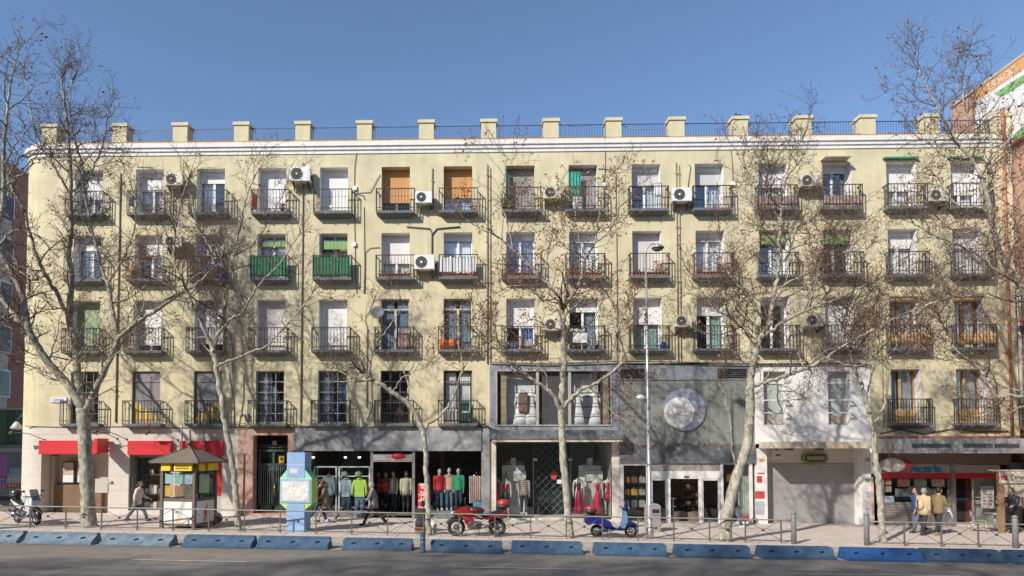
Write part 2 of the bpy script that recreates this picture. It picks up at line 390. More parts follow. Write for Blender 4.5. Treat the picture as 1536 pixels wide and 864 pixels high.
# shop sign on the brick house, seen mirrored in the clothes shop window
P = at(693, 703, 43.0); t = thing('shop_sign', 'dark red shop sign with pale lettering reflected in the clothes shop window', 'sign', (P.x, -42.9, P.z))
MB().box(-7.5, 6, -.05, .1, -.8, .8).build('panel', mat('dark red sign', (.22,.03,.03), .5), t)
text_mb('amplifon', 1.45, (0, .11, 0), Matrix.Rotation(PI, 3, 'Z') @ Matrix.Rotation(PI/2, 3, 'X')).build('lettering', WHITE, t)

# unseen bare trees added behind the viewer so their thin crowns half shade the carriageway
def near_tree():
    t = thing('added_shade_tree', 'added unseen bare tree that half shades the road', 'tree', (0,0,0), group='bare trees added on the near side to shade the road'); rr = random.Random(77); WD = mat('near tree wood', (.2,.18,.14), .9)
    m = MB(); m.tube([(0,0,-.2),(.1,0,5),(-.1,.1,10),(.1,0,15),(0,0,21)], [.4,.32,.26,.16,.05], 10)
    for k in range(14):
        a = rr.uniform(0, 6.28); z = 8+k*.8; m.tube([(0,0,z),(2*math.cos(a),1.8*math.sin(a),z+1.6),(4*math.cos(a),3.2*math.sin(a),z+2.6)], [.13,.08,.03], 6)
    m.build('trunk', WD, t); m = MB()
    for k in range(2700):
        while True:
            c = Vector((rr.uniform(-1,1), rr.uniform(-1,1), rr.uniform(-1,1)))
            if c.length < 1: break
        c = Vector((c.x*5.2, c.y*4.3, 16.9+c.z*6.3)); d = Vector((rr.gauss(0,1), rr.gauss(0,1), rr.gauss(.3,1))).normalized()*rr.uniform(.3,.55)
        m.tube([c-d, c+Vector((rr.gauss(0,.06), rr.gauss(0,.06), rr.gauss(0,.06))), c+d], [.03,.026,.016], 3, False)
    m.build('crown', WD, t); return t
nt0 = near_tree()
for k, (x, y, s_) in enumerate(((-21.6,-33,1), (-13.4,-33.2,.99), (-5.2,-32.8,1.0), (3.0,-33.1,.98), (11.2,-33,1.0), (-30.5,-33.3,.88))):
    o = nt0 if k == 0 else dup(nt0); o.location = (x, y, g(x)); o.scale = (1, 1, s_); o.rotation_euler = (0, 0, 0 if k in (0,) else k*1.3)
    o['label'] = 'added unseen bare tree that half shades the road'
# ---------------------------------------------------------------- the apartment house
BAY = 2.78
def bx(i): return 1.946+(i-8)*BAY
ZTOP = {1: 6.54, 2: 9.73, 3: 12.70, 4: 15.69}
ZSL = {1: 4.19, 2: 7.42, 3: 10.62, 4: 13.58}
OW = 1.27
XL, XR = -20.3, 23.42
XD = xa(734.5, 0, 600); XE = xa(928, 0, 600); XF = xa(1131, 0, 600); XG = xa(1305, 0, 600)
XB = xa(345, 0, 700); XB2 = xa(440, 0, 700); XC = xa(456, 0, 700)
ZG1 = za(640, 0, 722)            # top of the shop storey
ZD = za(545, 0, 900)             # top of the two storey shop fronts
house = thing('apartment_house', 'long cream yellow apartment house with four rows of iron balconies over shops', 'apartment house', (0, 0, 0))
def wall_holes(mb, x0, x1, z0, z1, holes, y=0.0, d=.38, top=True):
    """front face with openings plus their reveals; holes = (x0,x1,z0,z1[,depth])"""
    xs = sorted(set([x0, x1]+[h[0] for h in holes]+[h[1] for h in holes])); zs = sorted(set([z0, z1]+[h[2] for h in holes]+[h[3] for h in holes]))
    xs = [x for x in xs if x0-1e-6 <= x <= x1+1e-6]; zs = [z for z in zs if z0-1e-6 <= z <= z1+1e-6]
    for i in range(len(xs)-1):
        for j in range(len(zs)-1):
            cx, cz = (xs[i]+xs[i+1])/2, (zs[j]+zs[j+1])/2
            if any(h[0] < cx < h[1] and h[2] < cz < h[3] for h in holes): continue
            mb.quad((xs[i], y, zs[j]), (xs[i+1], y, zs[j]), (xs[i+1], y, zs[j+1]), (xs[i], y, zs[j+1]))
    for h in holes:
        a, b, c, e = h[:4]; dd = h[4] if len(h) > 4 else d
        mb.quad((a, y, c), (a, y+dd, c), (a, y+dd, e), (a, y, e)); mb.quad((b, y+dd, c), (b, y, c), (b, y, e), (b, y+dd, e))
        mb.quad((a, y, e), (a, y+dd, e), (b, y+dd, e), (b, y, e)); mb.quad((a, y+dd, c), (a, y, c), (b, y, c), (b, y+dd, c))
ZP = 16.92                        # parapet top
holes = []; DEP = {}
for l in (1, 2, 3, 4):
    for i in range(1, 16):
        if l == 1 and 8 <= i <= 13: continue
        d = .40
        if l == 1 and i <= 7: d = .13
        if l == 2 and i in (6, 7): d = .12
        DEP[i, l] = d
        holes.append((bx(i)-OW/2, bx(i)+OW/2, ZSL[l]-.02, ZTOP[l], d))
# plaster front in the zones the shop fronts leave free
XA1 = -19.6
m = MB()
def zone(x0, x1, z0):
    hs = [h for h in holes if x0 < (h[0]+h[1])/2 < x1 and h[3] > z0]
    wall_holes(m, x0, x1, z0, ZP-.6, hs)
zone(XA1, XD, ZG1); zone(XD, XG, ZD); zone(XG, XR, za(655, 0, 1420))
n = 10; rr = 1.35; pv = []
for k in range(n+1):
    a = PI/2*k/n; pv.append((XA1-rr*math.sin(a), rr-rr*math.cos(a)))
pv.append((XA1-rr, 14))
for (a, b) in zip(pv, pv[1:]): m.add([(b[0], b[1], ZG1), (a[0], a[1], ZG1), (a[0], a[1], ZP-.6), (b[0], b[1], ZP-.6)], [(0,1,2,3)], True)
m.build('wall', CREAM, house)
m = MB()
for (a, b) in zip(pv, pv[1:]): m.add([(b[0], b[1], -.6), (a[0], a[1], -.6), (a[0], a[1], ZG1), (b[0], b[1], ZG1)], [(0,1,2,3)], True)
m.box(XA1-1.34, XR, 13.9, 14.2, -.6, ZP-.7)
m.build('corner_wall', STONE, house)
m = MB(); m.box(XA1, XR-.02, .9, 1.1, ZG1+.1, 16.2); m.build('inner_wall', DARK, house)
m = MB(); m.box(XA1, XR-.05, .3, 13.8, 16.05, 16.2); m.box(XA1-1.2, XA1-.001, 1.5, 13.8, 16.05, 16.2); m.build('roof', mat('roof tiles', (.36,.2,.14), .9, nz=(2,.2)), house)
# cornice: three white bands running round the corner, parapet above
WB = mat('white cornice paint', (.80,.76,.72), .7, nz=(2,.06), streak=.12)
def ring(prof, matl, name):
    """profile of (outward, z) swept along the front and round the rounded corner"""
    path = [((XR, 0), (0, -1))]+[((p[0], p[1]), (-math.sin(min(1, k/n)*PI/2), -math.cos(min(1, k/n)*PI/2))) for k, p in enumerate(pv)]
    mm = MB(); vs = []
    for (p, nn) in path:
        for (o, z) in prof: vs.append((p[0]+nn[0]*o, p[1]+nn[1]*o, z))
    q = len(prof); fs = []
    for i in range(len(path)-1):
        for j in range(q-1): fs.append((i*q+j, i*q+j+1, (i+1)*q+j+1, (i+1)*q+j))
    fs += [tuple(range(q)), tuple((len(path)-1)*q+j for j in range(q-1, -1, -1))]
    mm.add(vs, fs); return mm.build(name, matl, house)
zc = 16.30
ring([(-.02, zc), (.04, zc), (.045, zc+.12), (.065, zc+.125), (.075, zc+.15), (.10, zc+.155), (.105, zc+.27), (.125, zc+.275), (.135, zc+.30), (.165, zc+.305), (.17, zc+.46), (-.02, zc+.49)], WB, 'cornice')
ring([(-.3, zc), (-.004, zc+.492), (.03, zc+.495), (.03, ZP), (-.28, ZP), (-.28, zc)], CREAM, 'parapet')
TERRA = mat('red tile coping', (.30,.17,.13), .8, nz=(8,.2))
PILX = [xa(75, 0, 200)]+[bx(i)+BAY/2-.02 for i in range(1, 15)]+[23.05]
pm = MB(); pm.box(-.33, .33, -.05, .52, 0, .72); pm.add([(-.38,-.1,.72),(.38,-.1,.72),(.38,.57,.72),(-.38,.57,.72),(-.38,-.1,.86),(.38,-.1,.86),(.38,.57,.86),(-.38,.57,.86),(-.2,.1,.92),(.2,.1,.92),(.2,.4,.92),(-.2,.4,.92)],
    [(0,3,2,1),(0,1,5,4),(1,2,6,5),(2,3,7,6),(3,0,4,7),(4,5,9,8),(5,6,10,9),(6,7,11,10),(7,4,8,11),(8,9,10,11)])
pme = pm.mesh('pillar', CREAM)
for k, x in enumerate(PILX): inst(pme, 'parapet_pillar', house, (x, 0, ZP))
for a, b in zip(PILX, PILX[1:]):
    cm = MB(); cm.box(a+.33, b-.33, -.05, .3, ZP-.005, ZP+.03)
    cp = cm.build('coping', TERRA, house)
    rm = MB(); y = .2; L0, L1 = a+.33, b-.33
    rm.box(L0, L1, y-.014, y+.014, ZP+.67, ZP+.70); rm.box(L0, L1, y-.012, y+.012, ZP+.12, ZP+.145)
    q = int((L1-L0)/.115)
    for j in range(1, q): rm.box(L0+(L1-L0)*j/q-.006, L0+(L1-L0)*j/q+.006, y-.006, y+.006, ZP+.03, ZP+.67)
    rm.build('terrace_railing', RAILB, cp)
# balconies
def slab_mesh(conc):
    mb = MB(); d = .37
    mb.add([(-.85,-d,-.11),(.85,-d,-.11),(.85,0,-.11),(-.85,0,-.11),(-.86,-d-.01,0),(.86,-d-.01,0),(.86,0,0),(-.86,0,0)],[(0,3,2,1),(4,5,6,7),(0,1,5,4),(1,2,6,5),(2,3,7,6),(3,0,4,7)])
    mb.add([(-.66,0,-.24),(.66,0,-.24),(.82,0,-.11),(-.82,0,-.11),(-.80,-d+.03,-.115),(.80,-d+.03,-.115)],[(0,1,5,4),(0,4,3),(1,2,5),(2,3,4,5)])
    for x in (-.28, .26): mb.box(x-.015, x+.015, -d-.02, 0, -.16, -.09)
    return mb.mesh('balcony', conc)
def rail_mesh(h, knob, dense=.137):
    mb = MB(); d = .37; x1 = .845
    for z, t in ((h, .017), (.13, .011)):
        mb.box(-x1-t, x1+t, -d-t, -d+t, z-t, z+t)
        for sx in (-1, 1): mb.box(sx*x1-t, sx*x1+t, -d+t+.001, 0, z-t+.001, z+t-.001)
    for sx in (-1, 1): mb.box(sx*x1-.014, sx*x1+.014, -d-.014, -d+.014, 0, h+.03)
    n = int(1.69/dense)
    for j in range(1, n):
        x = -x1+2*x1*j/n; r = .0085
        mb.box(x-r, x+r, -d-r, -d+r, 0, h-.018)
        if knob == 1: mb.box(x-.02, x+.02, -d-.02, -d+.02, h*.62, h*.62+.05)
        if knob == 2:
            mb.torus((x, -d, h-.075), .042, .007, 'y', 8, 4)
            mb.box(x-.017, x+.017, -d-.017, -d+.017, h*.45, h*.45+.06)
    for sx in (-1, 1):
        for j in range(1, 3):
            y = -d+d*j/3; mb.box(sx*x1-.009, sx*x1+.009, y-.009, y+.009, 0, h-.018)
            if knob: mb.torus((sx*x1, y, h-.08), .05, .007, 'x', 8, 4)
    return mb.mesh('railing', IRON)
SLM = slab_mesh(SLABM); RAILS = {1: rail_mesh(1.0, 1), 2: rail_mesh(.99, 2), 3: rail_mesh(.97, 0), 4: rail_mesh(.97, 1)}
RAIL14 = rail_mesh(1.02, 1, .12)
for (i, l) in sorted(DEP):
    b = inst(SLM, 'balcony', house, (bx(i)+(.03 if l > 2 else 0), 0, ZSL[l]))
    inst(RAIL14 if (l == 1 and i > 13) else RAILS[l], 'railing', b, (0, 0, 0))
# windows -------------------------------------------------------------
def window(i, l, frame=WHITE, blind=None, bf=0.0, pane=None, cur=None, curside='both', wide=OW, box=True, trans=0, panel=0, mid=True, bars=None, yx=0):
    """door window set back in its opening. bf: share of the height the roller blind covers; trans: height of a transom; panel: solid lower panel"""
    d = DEP[i, l]; H = ZTOP[l]-ZSL[l]; W = wide/2; f = .055
    m = MB()
    y0, y1 = 0, .06
    top = H-(.20 if box else 0)
    if box: m.box(-W+.002, W-.002, -.05, y1, top, H-.003)
    m.box(-W+.002, -W+f, y0, y1, 0, top); m.box(W-f, W-.002, y0, y1, 0, top); m.box(-W+f, W-f, y0+.002, y1, top-f, top-.002); m.box(-W+f, W-f, y0+.002, y1, 0, .09)
    if trans: m.box(-W+f, W-f, y0-.004, y1, top-trans-.06, top-trans)
    zt = top-f-(trans+.006 if trans else 0)
    if mid: m.box(-.05, .05, y0-.006, y1-.002, .09, zt)
    if panel: m.box(-W+f, W-f, y0+.01, y1-.01, .09, panel)
    if bars:
        for k in range(1, bars[0]): x = -W+2*W*k/bars[0]; m.box(x-.016, x+.016, y0-.008, y1-.01, .09, top-f)
        for k in range(1, bars[1]): z = top*k/bars[1]; m.box(-W+f, W-f, y0-.012, y1-.015, z-.016, z+.016)
    fo = m.build('window', frame, house, (bx(i), d+yx, ZSL[l]))
    m = MB(); m.box(-W+f, W-f, .03, .038, .09, top-f); m.build('pane', pane or PANE, fo)
    if blind is not None and bf > 0:
        m = MB(); bt = H-.015 if not box else top
        m.box(-W+.02, W-.02, -.035, -.012, bt-(bt-.02)*bf, bt-.001); m.build('blind', blind, fo)
    if cur:
        m = MB(); s = i*10+l
        if curside in ('both', 'left'): m.sheet(-W+.08, -.08 if curside == 'both' else .0, .1, top-.08, .14, .02, 5, s)
        if curside in ('both', 'right'): m.sheet(.08 if curside == 'both' else .0, W-.08, .1, top-.08, .14, .02, 5, s+1)
        if curside == 'full': m.sheet(-W+.06, W-.06, .1, top-.08, .14, .02, 10, s)
        m.build('curtain', cur, fo)
    return fo
GFRAME = mat('grey green window paint', (.34,.37,.36), .6, nz=(5,.1))
# fourth row
window(1,4,bf=.55,blind=WHITEB,cur=CURT); window(2,4,bf=.36,blind=WHITEB,cur=CURT); window(3,4,bf=.18,blind=WHITEB,cur=CURT,curside='left')
window(4,4,bf=.99,blind=WHITEB); window(5,4,bf=.99,blind=WHITEB)
window(6,4,frame=BROWNW,bf=.72,blind=ORANGEB,box=False,pane=glass('green glass',(.2,.5,.4))); window(7,4,frame=BROWNW,bf=.62,blind=ORANGEB,box=False,pane=PANEB,cur=CURT)
window(8,4,bf=.97,blind=GREYB,frame=WHITE,box=False); window(9,4,bf=.97,blind=GREYB,box=False)
window(10,4,bf=.34,blind=LGREYB,pane=PANEB,cur=CURT,curside='right'); window(11,4,bf=.34,blind=LGREYB,pane=PANEB,cur=CURT,curside='right')
window(12,4,bf=.40,blind=WHITEB,cur=CURT); window(13,4,bf=.08,blind=WHITEB,pane=PANEB); window(14,4,bf=.52,blind=WHITEB,cur=CURT,curside='full'); window(15,4,bf=.62,blind=WHITEB,cur=CURT)
# third row
window(1,3,bf=.22,blind=WHITEB,pane=PANEB,cur=CURT,curside='left'); window(2,3,bf=.40,blind=WHITEB,cur=CURT,curside='right'); window(3,3,bf=.42,blind=WHITEB,cur=CURT)
window(4,3,box=False,cur=CURT,trans=.0); window(5,3,box=False,cur=mat('ochre curtain',(.4,.28,.12),.9)); window(6,3,bf=.62,blind=mat('ivory cloth blind',(.70,.66,.60),.85,nz=(2,.05)),box=False,cur=CURT,curside='full'); window(7,3,cur=CURT,curside='full',bf=.05,blind=WHITEB)
window(8,3,pane=PANEB,cur=mat('lilac curtain',(.38,.36,.48),.9,nz=(6,.3))); window(9,3,cur=CURT,bf=.1,blind=WHITEB); window(10,3,bf=.97,blind=PINKB,box=False); window(11,3,cur=CURT,curside='full',bf=.1,blind=PINKB)
window(12,3,pane=PANEB,bars=None,cur=CURT,curside='right'); window(13,3,pane=PANEB); window(14,3,bf=.30,blind=WHITEB,cur=CURT,curside='full'); window(15,3,bf=.3,blind=PINKB,cur=CURT,curside='full')
# second row
window(1,2,bf=.93,blind=GREENB,box=False,frame=GFRAME); window(2,2,bf=.86,blind=WHITEB,box=False); window(3,2,bf=.84,blind=WHITEB,box=False)
window(4,2,bf=.98,blind=PINKB,box=False); window(5,2,bf=.99,blind=WHITEB,box=False)
window(6,2,frame=CREAMF,trans=.42,box=False,pane=PANEB,mid=True,cur=mat('pale blue pane backing',(.36,.44,.50),.9,nz=(4,.15))); window(7,2,frame=CREAMF,trans=.42,box=False,pane=PANEB,cur=MC['pale blue pane backing'],curside='both')  # pale blue cloth put in to lighten the dark panes
window(8,2,bf=.50,blind=WHITEB,pane=PANEB,cur=CURT,curside='right'); window(9,2,bf=.17,blind=WHITEB,pane=PANEB,cur=CURTG,curside='right'); window(10,2,bf=.44,blind=WHITEB,cur=CURTT,curside='both')
window(11,2,bf=.26,blind=WHITEB,cur=CURTT,curside='right'); window(12,2,pane=PANEB,bf=.05,blind=WHITEB); window(13,2,bf=.99,blind=WHITEB,box=False)
window(14,2,frame=BROWNW,box=False,cur=CURTG); window(15,2,frame=BROWNW,box=False,cur=CURT)
# first row
window(1,1,frame=mat('dark window paint',(.16,.14,.13),.5,nz=(6,.2)),box=False,mid=False,bars=(4,5))
for i in (4, 5, 6): window(i,1,frame=GFRAME if i < 6 else MC['dark window paint'],box=False,mid=False,bars=(3,5),pane=PANEB,cur=CURTG if i < 6 else None,curside='left')
window(7,1,frame=mat('brown grey window paint',(.17,.15,.14),.5,nz=(6,.2)),box=False,trans=.46,cur=CURT,curside='both')
window(14,1,frame=YELLOWW,box=False,cur=CURTG,panel=.62); window(15,1,frame=YELLOWW,box=False,cur=CURTG,panel=.62)
# bays 2 and 3: plain grey infill with yellow bars
GREYI = mat('grey window infill', (.215,.20,.20), .55, nz=(1.2,.04)); YEL = mat('yellow paint', (.80,.50,.03), .5, nz=(4,.08))
for i in (2, 3):
    H = ZTOP[1]-ZSL[1]; W = OW/2
    m = MB(); m.box(-W+.01, W-.01, -.02, .05, 0, H-.01); m.box(-W+.01, W-.01, -.05, -.021, H*.795, H*.825); m.box(-W+.01, -W+.05, -.05, -.021, 0, H*.795)
    fo = m.build('window', GREYI, house, (bx(i), DEP[i,1], ZSL[1]))
    hs = (.92,.76,.60,.44,.28) if i == 2 else (.24,.40,.58,.74,.90)
    for k, h in enumerate(hs):
        x = -.53+k*.235; m = MB(); hh = h*.98; sl = .09*(1 if i == 2 else -1)
        m.prism([(x-.06, .1), (x+.06, .1), (x+.06, .1+hh-sl), (x-.06, .1+hh+sl)], -.026, -.021, 'y'); m.build('yellow_bar', YEL, fo)
# painted white reveals of some openings
for (i, l), d in DEP.items():
    if d < .3: continue
    a, b, c, e = bx(i)-OW/2, bx(i)+OW/2, ZSL[l], ZTOP[l]
    if i in (6, 7, 8) and l == 4: continue
    m = MB(); m.quad((a+.003, .0, c), (a+.003, d-.01, c), (a+.003, d-.01, e), (a+.003, .0, e)); m.quad((b-.003, d-.01, c), (b-.003, .0, c), (b-.003, .0, e), (b-.003, d-.01, e))
    m.quad((a, .0, e-.003), (a, d-.01, e-.003), (b, d-.01, e-.003), (b, .0, e-.003))
    m.build('window_reveal', WHITEP, house)
# rolled awnings, awning lines, cassettes above doors
def roll(i, l, z, r, M, y=-.0, wd=1.3, dz=0, name='rolled_awning'):
    m = MB(); m.cyl((bx(i)-wd/2, y, z), (bx(i)+wd/2, y, z), r, 10); return m.build(name, M, house)
OCH = mat('ochre awning cloth', (.58,.34,.12), .8, nz=(6,.15))
for i in (14, 15): roll(i, 2, ZTOP[2]-.13, .085, OCH, .12, 1.16)
for i in (14, 15):
    m = MB(); m.box(bx(i)-.78, bx(i)+.72, -.14, -.01, ZTOP[4]+.10, ZTOP[4]+.17); m.build('awning_cassette', mat('green awning cassette', (.05,.26,.15), .5), house)
for i, h in ((12, .42), (13, .42), (4, .22), (5, .36)):
    m = MB(); z1 = ZTOP[3]-(.16 if i > 10 else .3); d = .18
    m.sheet(bx(i)-.6, bx(i)+.6, z1-h, z1, d, .012, 7, i); m.build('green_awning', GREENAWN if i != 4 else GREENAWN, house)
m = MB(); m.box(bx(13)-.72, bx(13)+.42, -.45, -.01, ZTOP[4]+.06, ZTOP[4]+.12); m.build('awning_cassette', mat('cream awning cassette', (.62,.56,.42), .6), house)
# rain pipes down the front
def vpipe(px, zt, zb, r, M, name='rain_pipe', y=-.04, py=450):
    r *= .55
    x = xa(px, 0, py); m = MB(); m.cyl((x, y, zb), (x, y, zt), r, 8)
    z = zb+1.2
    while z < zt: m.box(x-r*1.7, x+r*1.7, y-r-.01, 0, z, z+.05); z += 2.4
    return m.build(name, M, house)
vpipe(177.5, 15.5, ZG1+.2, .055, BROWNPIPE); vpipe(453, 15.9, ZG1+.2, .055, BROWNPIPE); vpipe(731, 15.75, ZD, .05, BROWNPIPE); vpipe(735.5, 15.6, ZD, .03, BROWNPIPE)
vpipe(1016, 15.75, ZD, .045, BROWNPIPE); vpipe(1020.5, 15.6, ZD, .035, BROWNPIPE); vpipe(551, 8.4, 4.9, .04, BROWNPIPE); vpipe(925, 12.6, ZD, .035, BROWNPIPE)
vpipe(648, 15.6, 13.8, .05, BROWNPIPE); vpipe(1320, 9.5, 4.0, .04, mat('beige pipe', (.45,.42,.30), .7)); vpipe(1326, 9.0, 4.0, .03, MC['beige pipe'])
SALM = mat('salmon painted pipe', (.40,.17,.105), .6, nz=(3,.15))
vpipe(1509, 16.7, za(655, 0, 1420), .10, SALM, 'salmon_rain_pipe', -.12)
m = MB(); xq = xa(1502, 0, 200); m.tube([(xq-.12, -.25, 17.9), (xq-.12, -.25, 16.95), (xq-.1, -.22, 16.8), (xq+.1, -.14, 16.3)], .075, 8); m.build('salmon_rain_pipe', SALM, house)
# fittings: cables, bracket pipes
def cable(pts, r=.012, M=IRON, y=-.03, name='cable', sag=0):
    P = [at(a, b, y) for a, b in pts]; m = MB(); m.tube(P, r, 5); return m.build(name, M, house)
CABLE = mat('grey cable', (.13,.12,.11), .7)
for pts in ([(537,212),(532,250),(531,300),(533,395),(535,440)], [(546,310),(547,400),(546,440)], [(532,290),(546,294),(547,300)], [(532,290),(556,288),(570,262)],
            [(610,340),(645,343),(648,350),(648,380)], [(690,340),(655,343),(648,352)], [(547,440),(548,378),(555,372),(570,371)], [(908,185),(908,250),(906,275)],
            [(897,253),(918,254),(924,260),(924,330)], [(1095,210),(1098,240),(1100,275)], [(1033,247),(1036,249),(1032,280)], [(205,250),(228,251),(232,260)], [(557,560),(558,610),(550,632)], [(318,512),(337,512)]):
    cable(pts, .032 if pts[0] in ((610,340),(690,340)) else .014, CABLE)
cable([(38,639),(95,641),(180,640),(260,642),(330,641),(440,643)], .022, CABLE); cable([(560,640),(600,641),(640,640)], .02, CABLE)
cable([(735,543),(820,546),(930,542),(1010,543),(1120,546),(1230,545),(1300,546)], .03, CABLE, -.16); cable([(1320,650),(1350,644),(1385,651),(1430,643),(1470,648),(1512,647)], .03, CABLE)
m = MB(); p = at(1107, 172, .3); m.cyl((p.x-.08, .3, ZP+.8), (p.x-.1, .3, ZP+1.16), .06, 8); m.cyl((p.x+.1, .3, ZP+.8), (p.x+.06, .3, ZP+1.12), .06, 8); m.build('flue_pipe', CHROME, house)
m = MB(); m.tube([(PILX[8], .2, ZP+.8), (PILX[8]+1.2, .25, ZP+.62), (PILX[8]+2.5, .2, ZP+.75)], .012, 4); m.tube([(PILX[9], .2, ZP+.8), (PILX[9]+.9, .25, ZP+.5), (PILX[9]+2.4, .2, ZP+.45)], .02, 4); m.build('cable', mat('pale cable', (.6,.58,.55), .7), house)
# small wall fittings: junction boxes, lamps
for px, py in ((906, 278), (1100, 276), (533, 283), (532, 367)):
    p = at(px, py, 0); m = MB(); m.box(p.x-.07, p.x+.07, -.09, 0, p.z-.09, p.z+.09); m.build('junction_box', WHITE, house)

for px in (273, 306): cable([(px, 636), (px, 684)], .03, mat('grey conduit', (.30,.29,.27), .6), -.28, 'conduit')
p = at(362, 622, -.2); m = MB(); m.tube([(p.x, 0, p.z), (p.x, -.18, p.z+.02)], .03, 6); m.lathe([(.06,-.1),(.09,-.06),(.09,.08),(.05,.11)], (p.x, -.22, p.z), 10); m.box(p.x+.12, p.x+.28, -.12, 0, p.z-.18, p.z+.05); m.build('wall_fitting', mat('grey plastic fitting', (.30,.29,.28), .6), house)
for k, (a, b) in enumerate((((330,600),(338,640)), ((343,560),(352,640)), ((366,560),(358,640)), ((345,500),(349,560)))): cable([a, ((a[0]+b[0])/2+3, (a[1]+b[1])/2), b], .016, CABLE)
for k in range(3): cable([(330,633+3*k),(350,638+2*k),(372,634+3*k),(400,640+k),(440,637+2*k),(470,640+k)], .014, IRON, -.10-.02*k)
for k in range(2): cable([(716,630+4*k),(722,640+3*k),(728,636),(734,642+2*k),(760,650)], .018, IRON, -.12)
m = MB(); p = at(722, 633, -.2); m.torus((p.x, -.2, p.z), .15, .014, 'y', 16, 5); m.torus((p.x+.05, -.22, p.z-.05), .11, .012, 'y', 14, 5); m.build('cable_coil', IRON, house)
# ---------------------------------------------------------------- shop storey
def X(px, Y=0): return xa(px, Y, 700)
def Z(py, Y=0, px=722): return at(px, py, Y).z
def room(mb, x0, x1, y0, y1, z0, z1):
    """inside faces of a shop: floor, ceiling, back, sides"""
    mb.quad((x0,y0,z0),(x1,y0,z0),(x1,y1,z0),(x0,y1,z0)); mb.quad((x0,y0,z1),(x0,y1,z1),(x1,y1,z1),(x1,y0,z1))
    mb.quad((x0,y1,z0),(x1,y1,z0),(x1,y1,z1),(x0,y1,z1)); mb.quad((x0,y0,z0),(x0,y1,z0),(x0,y1,z1),(x0,y0,z1)); mb.quad((x1,y0,z0),(x1,y0,z1),(x1,y1,z1),(x1,y1,z0))
ZB = -.6
# --- A: cream stone shop with red signs
A1 = (X(62), X(163), ZB, Z(680.5,0,110), .9); A2 = (X(193.5), X(256), Z(766,0,220), Z(682,0,220), .45); A3 = (X(271), X(333), Z(768,0,300), Z(683,0,300), .12)
m = MB(); wall_holes(m, XA1, XB, ZB, ZG1, [A1, A2, A3], -.015)
m.build('stone_shop_wall', STONE, house)
m = MB(); m.box(XA1, XB, -.03, -.001, ZG1-.02, ZG1+.05); m.build('string_course', mat('worn concrete band', (.52,.48,.42), .85, nz=(3,.15)), house)
VEST = mat('beige vestibule', (.50,.43,.36), .7, nz=(1,.08))
m = MB(); yb = .9
m.box(A1[0], A1[1], yb, yb+.1, ZB, A1[3]); a = m.build('vestibule', VEST, house)
m = MB(); m.box(X(66,.9), X(83,.9), .55, .895, ZB, Z(684,.5,110)); m.build('door_leaf', mat('beige door panel', (.45,.37,.31), .6), a)
m = MB(); m.box(X(88,.9), X(158,.9), .62, .89, ZB, Z(727,.6,110)); m.build('wood_panel', mat('brown wood panel', (.20,.115,.065), .5, nz=(4,.2)), a)
m = MB(); m.box(X(83.5,.9), X(87.5,.9), .6, .889, ZB, Z(684,.5,110)); m.build('door_post', mat('light wood post', (.55,.46,.33), .6), a)
PAP = mat('white printed paper', (.68,.66,.62), .6); POSTC = mat('brown printed picture', (.36,.22,.13), .6, nz=(7,.5), alt=(.62,.52,.38))
for k, (x0, x1) in enumerate(((94, 112), (116, 133))):
    p0 = at(x0, 692, .6); p1 = at(x1, 725, .6)
    t = thing('framed_poster', ('black framed poster on the brown panelled entrance, left of two' if k == 0 else 'black framed poster on the brown panelled entrance, half behind the plane tree'), 'poster', ((p0.x+p1.x)/2, .6, (p0.z+p1.z)/2), group='framed posters in the shop entrance')
    wx, wz = (p1.x-p0.x)/2, (p0.z-p1.z)/2
    MB().box(-wx, wx, -.03, .015, -wz, wz).build('frame', BLACKP, t); MB().box(-wx+.05, wx-.05, -.036, -.0305, -wz*.2, wz-.05).build('picture', POSTC, t); MB().box(-wx+.05, wx-.05, -.036, -.0305, -wz+.05, -wz*.22).build('text_sheet', PAP, t)
# shop window with shelves of goods
m = MB(); room(m, A2[0], A2[1], .45, 1.6, A2[2]-.4, A2[3]); r = m.build('shop_interior', mat('beige shop room', (.40,.33,.26), .8), house)
m = MB()
for py in (712, 741): z = Z(py,.7,230); m.box(X(214,.7), A2[1]-.03, .6, 1.2, z-.02, z+.02)
m.box(X(214,.7), X(214,.7)+.05, .6, 1.2, A2[2], A2[3]-.1); m.build('display_shelf', mat('dark shelf', (.10,.07,.06), .6), r)
GOODS = [mat('white goods', (.7,.68,.65), .5), mat('brown goods', (.25,.14,.1), .5), mat('black goods', (.03,.03,.03), .4), mat('red goods', (.45,.06,.05), .5)]
for py, n_ in ((712, 5), (741, 5), (764, 4)):
    for k in range(n_):
        z = Z(py,.7,230)+.022; x = X(218,.7)+k*.2; h = R.uniform(.2,.5); mm = MB(); mm.box(x, x+R.uniform(.1,.18), .7, .95, z, z+h); mm.build('goods_box', GOODS[R.randrange(3)], r)
m = MB(); m.box(A2[0]+.06, A2[1]-.02, .44, .452, A2[2], A2[3]-.06); m.build('shop_window', SHOPG, house)
m = MB(); m.box(A2[0]+.005, A2[0]+.12, .1, .43, A2[2], A2[3]-.01); m.box(A2[0]+.12, A2[1], .3, .43, A2[3]-.14, A2[3]-.012); m.build('window_post', mat('dark aluminium', (.20,.19,.17), .45, .3), house)
m = MB(); m.box(A3[0], A3[1], .1, .16, Z(743,0,300), A3[3]); m.build('red_panel', RED, house)
m = MB(); m.box(A3[0], A3[1], .08, .16, A3[2], Z(744,0,300)); m.build('shutter_grille', slats('aluminium louvres', (.45,.44,.42), .07), house)
m = MB(); m.box(X(144), X(163), -.045, -.016, Z(739,0,150), Z(718,0,150)); m.box(X(164), X(169), -.1, -.016, Z(724,0,150), Z(721,0,150)); m.build('meter_box', mat('beige meter door', (.50,.45,.38), .6), house)
